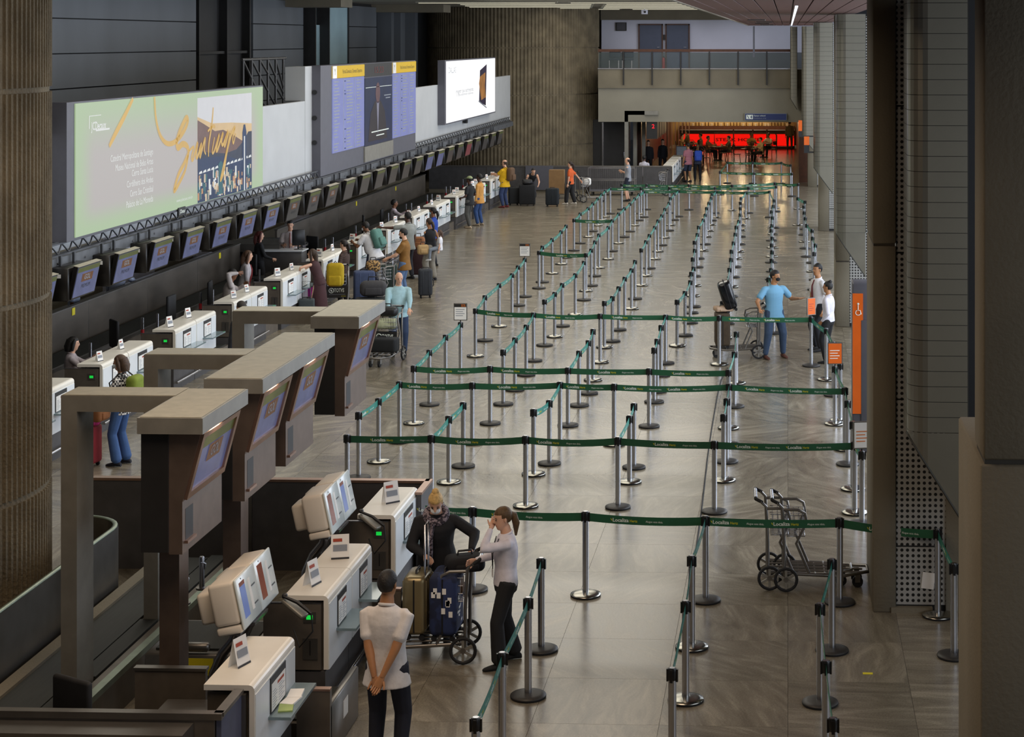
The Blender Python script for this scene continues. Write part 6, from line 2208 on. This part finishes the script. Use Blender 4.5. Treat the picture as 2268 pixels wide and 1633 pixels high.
    if legs is not None:
        Lm = legs[0] if not isinstance(legs[0], str) else cloth(legs[0])
        T_ = MB()
        g = 0.016
        if legs[1] in ('long', 'short', 'flare', 'wide'):
            oval(T_, [(pz, a_ + g * 0.8, c_ + g * 0.8, yo) for (pz, a_, c_, yo) in ((-0.13, 0.14 * bw, 0.105 * bw, 0), (-0.06, 0.166 * bw, 0.115 * bw, 0), (0.03, 0.155 * bw, 0.106 * bw + be_ * 0.6, be_ * 0.4), (0.07, 0.15 * bw, 0.10 * bw + be_ * 0.6, be_ * 0.4))], SM @ MX.Translation(pv) @ MX.Rotation(math.radians(-lean * 0.45), 4, 'X'), Lm)
            for (hp, kn, an) in ((hipL, knL, anL), (hipR, knR, anR)):
                if legs[1] == 'short':
                    e = hp.lerp(kn, 0.95)
                    limb(T_, [SM @ hp, SM @ e], [(leg_r[0] + g) * s, (leg_r[1] + 0.03) * s], Lm)
                else:
                    ex = {'long': 0.022, 'flare': 0.05, 'wide': 0.045}[legs[1]]
                    kx = {'long': 0.018, 'flare': 0.016, 'wide': 0.04}[legs[1]]
                    e = kn.lerp(an, 0.97)
                    limb(T_, [SM @ hp, SM @ kn, SM @ e], [(leg_r[0] + g) * s, (leg_r[1] + kx) * s, (leg_r[3] + ex) * s], Lm)
            job(T_, 'trousers' if legs[1] != 'short' else 'shorts', t, vox, 3)
        else:      # skirt
            oval(T_, [(-0.75, 0.24, 0.21, 0), (-0.5, 0.225, 0.19, 0), (-0.2, 0.19, 0.15, 0), (-0.05, 0.185, 0.135, 0), (0.06, 0.165, 0.12, 0)], SM @ MX.Translation(pv), Lm, 20)
            T_.build('skirt', t)
    sm_ = cloth(shoes)
    for (kn, an) in ((knL, anL), (knR, anR)):
        d = V((kn.x - an.x, kn.y - an.y, 0))
        S_ = MB()
        ax = V((an.x, an.y, an.z - 0.05))
        rg = []
        for yy, w_, h_ in ((-0.075, 0.026, 0.05), (-0.05, 0.036, 0.075), (0.0, 0.038, 0.085), (0.06, 0.043, 0.06), (0.12, 0.045, 0.045), (0.165, 0.036, 0.032), (0.185, 0.015, 0.02)):
            rg.append([SM @ (V((an.x, an.y + yy, an.z - 0.088)) + V((w_ * math.cos(2 * PI * j / 12), 0, h_ * 0.5 + h_ * 0.5 * math.sin(2 * PI * j / 12)))) for j in range(12)])
        S_.rings(rg, sm_, True, True)
        S_.build('shoe', t)
    if mask:
        K = MB()
        K.ball((0, 0.062, -0.045), (0.056, 0.054, 0.046), cloth(mask), 14, 10, SM @ HM)
        for ex in (-1, 1):
            K.tube([SM @ HM @ V(p) for p in ((ex * 0.05, 0.07, -0.03), (ex * 0.072, 0.0, -0.005))], 0.003 * s, cloth(mask), 5)
        K.build('face_mask', t)
    if tie:
        K = MB()
        pts = [TM @ V(p) for p in ((0, 0.085, 0.47), (0, 0.135 + be_ * 0.4, 0.36), (0, 0.14 + be_ * 0.8, 0.22), (0, 0.13 + be_, 0.06))]
        K.tube([SM @ p for p in pts], [0.018 * s, 0.022 * s, 0.028 * s, 0.02 * s], cloth(tie), 8, flat=0.35)
        K.build('tie', t)
    return dict(root=t, TM=TM, HM=HM, SM=SM, wl=wrL, wr=wrR, s=s)


EXTRA = {}


def wear_pack(P, m, size, label_part='rucksack', z0=0.02):
    """a backpack that is strapped on: a part of the person"""
    w_, d_, h_ = size
    mx = P['SM'] @ P['TM'] @ MX.Translation((0, -0.13 - d_ / 2, z0))
    MB().bev((-w_ / 2, -d_ / 2, 0), (w_ / 2, d_ / 2, h_), min(w_, d_) * 0.42, m, 4, mx).build(label_part, P['root'])
    MB().bev((-w_ * 0.34, -d_ / 2 - 0.05, h_ * 0.08), (w_ * 0.34, -d_ / 2 + 0.03, h_ * 0.5), 0.03, m, 3, mx).build('pack_pocket', P['root'])
    for sd in (-1, 1):
        MB().tube([mx @ V(p) for p in ((sd * w_ * 0.3, d_ / 2 - 0.03, h_ * 0.9), (sd * 0.12, d_ / 2 + 0.10, h_ + 0.04), (sd * 0.13, d_ / 2 + 0.27, h_ * 0.75), (sd * 0.14, d_ / 2 + 0.22, h_ * 0.3), (sd * w_ * 0.35, d_ / 2, h_ * 0.12))], 0.018, cloth('#2a2c2a'), 6, flat=0.5).build('strap', P['root'])


def cap_hat(P, hexc):
    m = cloth(hexc)
    mx = P['SM'] @ P['HM']
    b = MB()
    rg = []
    for a in (0.0, 0.35, 0.7, 1.05, 1.35):
        rg.append([mx @ V((0.088 * math.cos(a) * math.cos(2 * PI * j / 16), 0.11 * math.cos(a) * math.sin(2 * PI * j / 16) - 0.012, 0.05 + 0.085 * math.sin(a))) for j in range(16)])
    b.rings(rg, m, True, True)
    b.add([mx @ V(p) for p in ((-0.07, 0.06, 0.055), (0.07, 0.06, 0.055), (0.05, 0.17, 0.04), (-0.05, 0.17, 0.04), (-0.07, 0.06, 0.065), (0.07, 0.06, 0.065), (0.05, 0.17, 0.05), (-0.05, 0.17, 0.05))], [(0, 1, 2, 3), (4, 5, 6, 7), (0, 1, 5, 4), (2, 3, 7, 6), (0, 3, 7, 4), (1, 2, 6, 5)], m)
    b.build('cap', P['root'])


# ---- near the front island
P = person('man in a white polo seen from behind with hands clasped behind his back', -3.50, 15.65, -8, 1.76, 'skin_mid', ('short', '#1b1714'), ('#d9d4d2', 'short', -0.19), ('#20222e', 'long'), lh=(-0.035, -0.19, 0.83), rh=(0.02, -0.21, 0.86), lp=(-1, -0.25, 0), rp=(1, -0.25, 0), vox=0.011, head=(-6, 0), curl=0.7, palm=(0, -1, 0.1), build=1.02)
P = person('blonde woman in a black coat with patterned scarf and white mask', -3.74, 19.12, 187, 1.66, 'skin_light', ('bun', '#c9a566'), ('#1a1a1e', 'long'), ('#15161b', 'long'), lean=10, head=(0, -34), rh=(0.10, 0.36, 1.04), lh=(-0.40, 0.34, 1.08), rp=(0.9, -0.5, -0.4), lp=(-0.9, -0.4, -0.2), mask='#dfe3e6', vox=0.011, female=True, build=1.16, coat=0.03, curl=0.8, palm=(0, 0, -1))
sc_m = pattern('scarf', '#2c2630', '#8d8088', 40)
mx = P['SM'] @ P['TM']
b = MB()
b.tube([mx @ V((0.105 * math.cos(a), 0.10 * math.sin(a) + 0.0, 0.475 - 0.05 * math.sin(a))) for a in [2 * PI * i / 20 for i in range(20)]], 0.045, sc_m, 10, closed=True)
b.tube([mx @ V(p) for p in ((0.03, 0.13, 0.43), (0.05, 0.185, 0.3), (0.05, 0.20, 0.12), (0.05, 0.19, -0.04))], [0.05, 0.055, 0.05, 0.03], sc_m, 10, flat=0.45)
b.build('scarf', P['root'])
P = person('female clerk in a white shirt and black trousers with ponytail, hand on her face', -2.88, 18.35, 112, 1.63, 'skin_light', ('pony', '#5a4326'), ('#dcd8e2', 'long', -0.06), ('#1c1c1f', 'flare'), '#131313', head=(8, -10), lh=(-0.02, 0.17, 1.52), lp=(-0.6, 0.3, -0.8), rh=(0.20, 0.30, 1.12), rp=(0.7, -0.6, -0.5), vox=0.011, female=True, curl=0.35, lf=(-0.12, 0.10, 0.09), rf=(0.16, -0.14, 0.09), build=1.02)
mx = P['SM'] @ P['TM']
b = MB()
b.tube([mx @ V(p) for p in ((-0.06, 0.09, 0.46), (-0.03, 0.15, 0.3), (0.0, 0.145, 0.12), (0.03, 0.15, 0.3), (0.06, 0.09, 0.46))], 0.005, 'black', 5)
b.box((-0.028, 0.145, 0.03), (0.028, 0.15, 0.12), 'paper', mx)
b.build('badge', P['root'])
# ---- middle distance
P = person('woman in polka dot top and flared jeans with green backpack at the left counter', -10.0, 26.75, 82, 1.66, 'skin_mid', ('bob', '#4a3524'), (pattern('polka', '#e4e0da', '#26242a', 30, 'check'), 'short'), ('#3d5b8c', 'flare'), '#20222c', mask='#c7cdd0', female=True, head=(10, -5), rh=(0.2, 0.28, 1.0), lh=(-0.25, 0.2, 0.85), vox=0.014)
wear_pack(P, cloth('#76852a'), (0.34, 0.2, 0.46))
soft_bag('brown leather handbag held by the woman with the green backpack', (-10.2, 26.45, 0.72), 1.4, (0.34, 0.16, 0.24), cloth('#7d4c26'), 'handbag', 'handbag')
person('person in a long black coat seen from behind beside the grey gantry arm', -9.75, 31.9, 60, 1.72, 'skin_mid', ('short', '#2b2420'), ('#1f2026', 'long'), ('#23242c', 'long'), coat=0.03)
P = person('old bald man in a light blue shirt pushing the TOTVS trolley', -7.86, 36.2, 195, 1.70, 'skin_light', ('bald', '#b9b3aa'), ('#9fc0c8', 'long'), ('#31415f', 'long'), lh=(-0.2, 0.42, 1.02), rh=(0.22, 0.42, 1.02), lp=(-0.8, -0.4, -0.6), rp=(0.8, -0.4, -0.6), head=(10, -14), build=1.12, belly=0.05, vox=0.014, palm=(0, 0, -1), curl=0.8)
person('dark-haired female clerk seated behind the second pair of counters', -12.15, 30.2, -70, 1.66, 'skin_light', ('bob', '#17120f'), ('#b3aab0', 'long'), ('#22232a', 'long'), sit=True, pel=(0, 0, 0.62), lh=(-0.15, 0.36, 1.0), rh=(0.15, 0.36, 1.0), female=True, head=(0, -5))
person('male clerk in a pale shirt resting his chin on his hand', -12.1, 38.5, -65, 1.74, 'skin_brown', ('short', '#191310'), ('#b9b0ae', 'long'), ('#22232a', 'long'), sit=True, pel=(0, 0, 0.66), lean=10, rh=(0.08, 0.24, 1.35), lh=(-0.12, 0.40, 1.08), head=(0, -5), vox=0.015)
person('brown-haired female clerk in a grey blouse behind the middle counters', -12.15, 39.9, -72, 1.68, 'skin_light', ('long', '#5a4130'), ('#a9a4a8', 'long'), ('#22232a', 'long'), lean=8, female=True, tie='#7c2a2c')
P = person('long-haired woman in a sleeveless brown dress leaning on the counter', -10.72, 40.95, 78, 1.62, 'skin_light', ('long', '#3b2a1e'), ('#3f2427', 'none'), ('#43262a', 'skirt'), '#2a1c1c', lean=20, rh=(0.12, 0.50, 1.16), lh=(-0.22, 0.42, 1.15), lp=(-1, 0, 0.3), rp=(1, 0.0, 0.2), female=True, vox=0.014, head=(10, 10))
b = MB()
mx = P['SM']
b.tube([mx @ V(p) for p in ((0.24, 0.06, 1.0), (0.27, 0.08, 0.8), (0.25, 0.06, 0.55))], [0.07, 0.09, 0.05], cloth('#d3bcb2'), 10, flat=0.5)
b.build('draped_cardigan', P['root'])
person('woman in a dark checked shirt with tied hair behind the yellow backpack', -10.55, 42.6, 75, 1.62, 'skin_light', ('pony', '#231a16'), (pattern('checked', '#2e241f', '#4f3a33', 45, 'check'), 'long'), ('#222024', 'long'), lh=(-0.12, 0.26, 1.12), rh=(0.10, 0.26, 1.08), female=True)
P = person('heavy man in a white T-shirt with teal backpack leaning over the counter', -10.55, 45.7, 70, 1.78, 'skin_brown', ('short', '#17120f'), ('#d2d0d2', 'short', -0.2), ('#23273a', 'long'), lean=22, rh=(0.2, 0.52, 1.18), lh=(-0.2, 0.50, 1.18), build=1.2, belly=0.05, mask='#d8d8d8', head=(0, -10))
wear_pack(P, cloth('#50786f'), (0.36, 0.2, 0.5))
P = person('bearded man in a mustard T-shirt holding a trolley', -9.35, 43.75, 88, 1.78, 'skin_light', ('short', '#14110f'), ('#7d5620', 'short', -0.2), ('#5a7398', 'long'), '#cfcfcf', rh=(0.16, 0.40, 1.02), lh=(-0.2, 0.38, 1.02), vox=0.015, head=(5, -8), build=1.05)
mxh = P['SM'] @ P['HM']
MB().ball((0, 0.05, -0.085), (0.055, 0.055, 0.042), mat('beard', '#1a1411', 0.8), 12, 8, mxh).build('beard', P['root'])
person('man in a grey T-shirt reaching out to the counter', -10.1, 47.7, 55, 1.80, 'skin_dark', ('short', '#15110f'), ('#8d908c', 'short', -0.18), ('#2b2c33', 'long'), lh=(-0.5, 0.45, 1.35), lp=(0, -0.3, -1), build=1.05)
person('masked woman in a blue top with black hair beyond the grey T-shirt man', -9.95, 50.4, 80, 1.66, 'skin_brown', ('pony', '#0f0d0d'), ('#2546a0', 'short'), ('#25262e', 'long'), mask='#9cc4cf', female=True)
P = person('woman in a black top carrying a child on her hip', -9.45, 47.5, 60, 1.66, 'skin_mid', ('pony', '#3a2a1e'), ('#1b1b1f', 'none'), ('#8d877c', 'wide'), '#191a22', rh=(0.28, 0.22, 1.05), lh=(0.18, 0.34, 1.08), mask='#d9dbd6', female=True, twist=-15, side=-4)
C = person('small child in a white T-shirt and jeans carried by the woman in black', -9.18, 47.35, 100, 1.02, 'skin_light', ('long', '#4a3222'), ('#dcdadf', 'short'), ('#7f8894', 'long'), '#c9c9c9', sit=True, z=0.55, female=True)
soft_bag('cream shoulder bag hanging from the woman carrying the child', (-9.6, 47.2, 0.72), 0.5, (0.3, 0.16, 0.26), cloth('#a98a5e'), 'bag', 'shoulder_bag')
P = person('male clerk in a white shirt with red tie behind the podium desk', -12.72, 45.75, 190, 1.78, 'skin_light', ('short', '#15110f'), ('#d9cfd2', 'short'), ('#20222a', 'long'), tie='#8a3a34', lh=(-0.12, 0.34, 1.14), rh=(0.14, 0.34, 1.14), vox=0.015, head=(0, -12))
person('woman with red-tipped hair in black standing by the podium desk', -13.1, 44.3, -60, 1.64, 'skin_light', ('long', '#54201a'), ('#18181b', 'long'), ('#1b1b20', 'long'), female=True, head=(-10, 0), rh=(0.15, 0.32, 1.0))
person('male clerk in a light shirt seated behind the far counters', -12.15, 55.3, -70, 1.74, 'skin_brown', ('short', '#14100e'), ('#b8acb6', 'long'), ('#22232a', 'long'), sit=True, pel=(0, 0, 0.66), lh=(-0.1, 0.4, 1.05), rh=(0.15, 0.4, 1.05))
P = person('man in a black T-shirt and pale cap at the far counters', -10.75, 60.7, 70, 1.76, 'skin_dark', ('short', '#14100e'), ('#191a1d', 'short', -0.18), ('#4b4a47', 'long'), '#b9a58c', lh=(-0.15, 0.25, 1.0), rh=(0.2, 0.18, 1.05), lf=(-0.12, -0.06, 0.09), rf=(0.14, 0.12, 0.09))
cap_hat(P, '#8f9a72')
person('man in an orange-tan shirt beside the one in the pale cap', -10.55, 61.5, 75, 1.78, 'skin_dark', ('short', '#120e0c'), ('#c08a45', 'long', -0.2), ('#2d4878', 'long'), '#8a7a66')
P = person('man in a yellow T-shirt with brown backpack at the last counter', -10.72, 68.1, 72, 1.82, 'skin_light', ('bald', '#3a2c22'), ('#d9a912', 'short', -0.2), ('#2c3a5e', 'long'), '#6a2a2a', lh=(-0.1, 0.45, 1.2), rh=(0.18, 0.45, 1.2), build=1.15, belly=0.05)
wear_pack(P, cloth('#5e4632'), (0.36, 0.22, 0.5))
person('traveller in black bending over the suitcases', -9.95, 69.6, 200, 1.70, 'skin_light', ('short', '#201a17'), ('#17171a', 'none'), ('#3d3d42', 'long'), lean=58, lh=(-0.2, 0.55, 0.8), rh=(0.2, 0.55, 0.8))
person('woman in an orange T-shirt and black trousers pulling a trolley', -8.40, 69.6, 80, 1.66, 'skin_light', ('pony', '#2a1c16'), ('#d8622f', 'short'), ('#18181b', 'wide'), '#d8d0c4', rh=(0.30, -0.42, 0.85), lf=(-0.1, 0.16, 0.09), rf=(0.12, -0.14, 0.09), female=True)
person('bald man in a grey T-shirt and shorts with crossed arms', -6.30, 71.0, 88, 1.72, 'skin_light', ('bald', '#2a211c'), ('#8f9299', 'short', -0.16), ('#1d2233', 'short'), lh=(0.05, 0.22, 1.16), rh=(-0.02, 0.24, 1.20), build=1.05)
person('man in a red and white striped polo near the far counters', -4.45, 80.6, 40, 1.76, 'skin_mid', ('short', '#221a16'), (pattern('redstripe', '#7c2038', '#b98a94', 9, 'stripe'), 'short', -0.18), ('#2b3147', 'short'), '#2a2a30')
P = person('woman in black trousers with a blue backpack near the restaurant', -4.05, 81.0, 10, 1.66, 'skin_mid', ('pony', '#6a4a2c'), ('#34384a', 'short'), ('#15151a', 'long'), female=True)
wear_pack(P, cloth('#2b4aa8'), (0.36, 0.2, 0.5))
person('clerk in a white shirt at the far counters by the passage', -6.15, 77.2, -20, 1.7, 'skin_dark', ('short', '#14100e'), ('#c9c6d2', 'short'), ('#20222a', 'long'), sit=True, pel=(0, 0, 0.66))
P = person('man in a light blue striped T-shirt with black mask gesturing beside his trolley', -0.28, 36.25, 205, 1.77, 'skin_mid', ('short', '#191412'), (pattern('bluestripe', '#5f93b4', '#7fb0cc', 13, 'stripe'), 'short', -0.2), ('#3a4c66', 'long'), '#5a3326', mask='#17181b', head=(35, -4), rh=(0.42, 0.26, 1.02), lh=(-0.46, 0.22, 1.18), lp=(-0.5, -0.6, -0.8), rp=(0.6, -0.5, -0.6), lf=(-0.2, 0.0, 0.09), rf=(0.2, 0.03, 0.09), build=1.1, vox=0.013, curl=0.2, palm=(0, 0.6, 0.8))
person('tall male clerk in a white shirt with dark red tie beside the pier', 0.62, 37.1, 120, 1.80, 'skin_mid', ('short', '#15110f'), ('#dcd9da', 'short'), ('#1b1c22', 'long'), tie='#5a1f1f', vox=0.014, head=(10, 0), lh=(-0.3, 0.05, 0.86))
person('shorter female clerk in a white blouse at the pier with tied black hair', 0.80, 35.7, 70, 1.62, 'skin_mid', ('bun', '#15110f'), ('#d6d2dc', 'long', -0.06), ('#17171a', 'long'), female=True, vox=0.014, lh=(-0.16, 0.1, 0.9))
# ---- behind the conveyor wall
person('worker in a pale blue shirt behind the low wall under the first monitor', -14.4, 35.9, -80, 1.7, 'skin_brown', ('short', '#15110f'), ('#a9b4cf', 'short'), ('#1a1a20', 'long'))
person('worker in a pale blue shirt reaching out behind the low wall', -14.4, 38.2, 0, 1.7, 'skin_mid', ('short', '#15110f'), ('#b4bdd6', 'long'), ('#1a1a20', 'long'), rh=(0.2, 0.45, 1.25), lean=15)
# ---- restaurant
for i, (x, y, f, c, l) in enumerate(((-1.4, 93.5, 120, '#c9b48a', 'diner in a cream shirt at the table nearest the tape pen'), (-1.05, 98.0, 150, '#d8c6b0', 'diner in a white shirt before the red bar'), (-2.0, 98.1, 200, '#a98646', 'diner in a mustard top before the red bar'), (-3.1, 95.0, 100, '#5d5a44', 'diner in an olive top in the middle of the restaurant'), (-4.2, 94.9, 250, '#6d4a30', 'diner in a brown top in the middle of the restaurant'), (-4.5, 91.1, 190, '#3b3540', 'diner in dark clothes at the left table'), (-5.7, 97.3, 270, '#b99a6a', 'diner in a beige top at the back left table'), (-4.7, 97.4, 90, '#7a6a58', 'diner in a grey-brown top at the back left table'))):
    person(l, x, y, f, 1.68, ('skin_light', 'skin_mid', 'skin_brown')[i % 3], ('short', '#1c1512'), (c, 'short'), ('#25252c', 'long'), sit=True, pel=(0, 0, 0.56), lh=(-0.15, 0.36, 0.85), rh=(0.15, 0.36, 0.85), vox=0.03, grp='diners in the restaurant')
person('waiter in a brown apron standing in the restaurant', -5.15, 92.5, 80, 1.72, 'skin_mid', ('short', '#1a1411'), ('#6f5836', 'short'), ('#7a6848', 'long'), vox=0.026, lh=(-0.1, 0.35, 1.2))
person('customer in grey sitting on a stool at the right end of the bar', 0.1, 103.9, 0, 1.7, 'skin_mid', ('short', '#1a1411'), ('#7a6a50', 'long'), ('#5a4a38', 'long'), vox=0.03)
person('clerk in dark clothes behind the far passage counters, left one', -6.5, 84.0, 180, 1.68, 'skin_light', ('short', '#1a1411'), ('#1c1c22', 'long'), ('#1c1c22', 'long'), vox=0.026)
person('clerk in dark clothes behind the far passage counters, right one', -5.9, 85.0, 180, 1.68, 'skin_light', ('pony', '#1a1411'), ('#1c1c22', 'long'), ('#1c1c22', 'long'), vox=0.026, female=True)

# ---- turn the overlapping shells into continuous skins (all in one evaluation)
for o, vx, sm in JOBS:
    m = o.modifiers.new('r', 'REMESH')
    m.mode = 'VOXEL'
    m.voxel_size = vx
    m.use_smooth_shade = True
    m2 = o.modifiers.new('s', 'SMOOTH')
    m2.factor = 0.5
    m2.iterations = sm
bpy.context.view_layer.update()
dg = bpy.context.evaluated_depsgraph_get()
NEW = []
for o, vx, sm in JOBS:
    NEW.append(D.meshes.new_from_object(o.evaluated_get(dg)))
for (o, vx, sm), me in zip(JOBS, NEW):
    o.modifiers.clear()
    old = o.data
    mats = list(old.materials)
    me.materials.clear()
    if o.name in EXTRA:
        X = EXTRA[o.name]
        b = MB()
        b.add([tuple(q.co) for q in me.vertices], [list(p.vertices) for p in me.polygons], mats[0], True)
        off = len(b.v)
        b.v += X.v
        for f, mi_, s_ in zip(X.f, X.m, X.sm):
            b.f.append([off + j for j in f])
            b.m.append(b.mi(X.mats[mi_]))
            b.sm.append(s_)
        o.data = b.mesh('body')
        D.meshes.remove(me)
        if 'extra_mesh' in o:
            del o['extra_mesh']
    else:
        me.materials.append(mats[0])
        me.polygons.foreach_set('use_smooth', [True] * len(me.polygons))
        o.data = me
    if old.users == 0:
        D.meshes.remove(old)
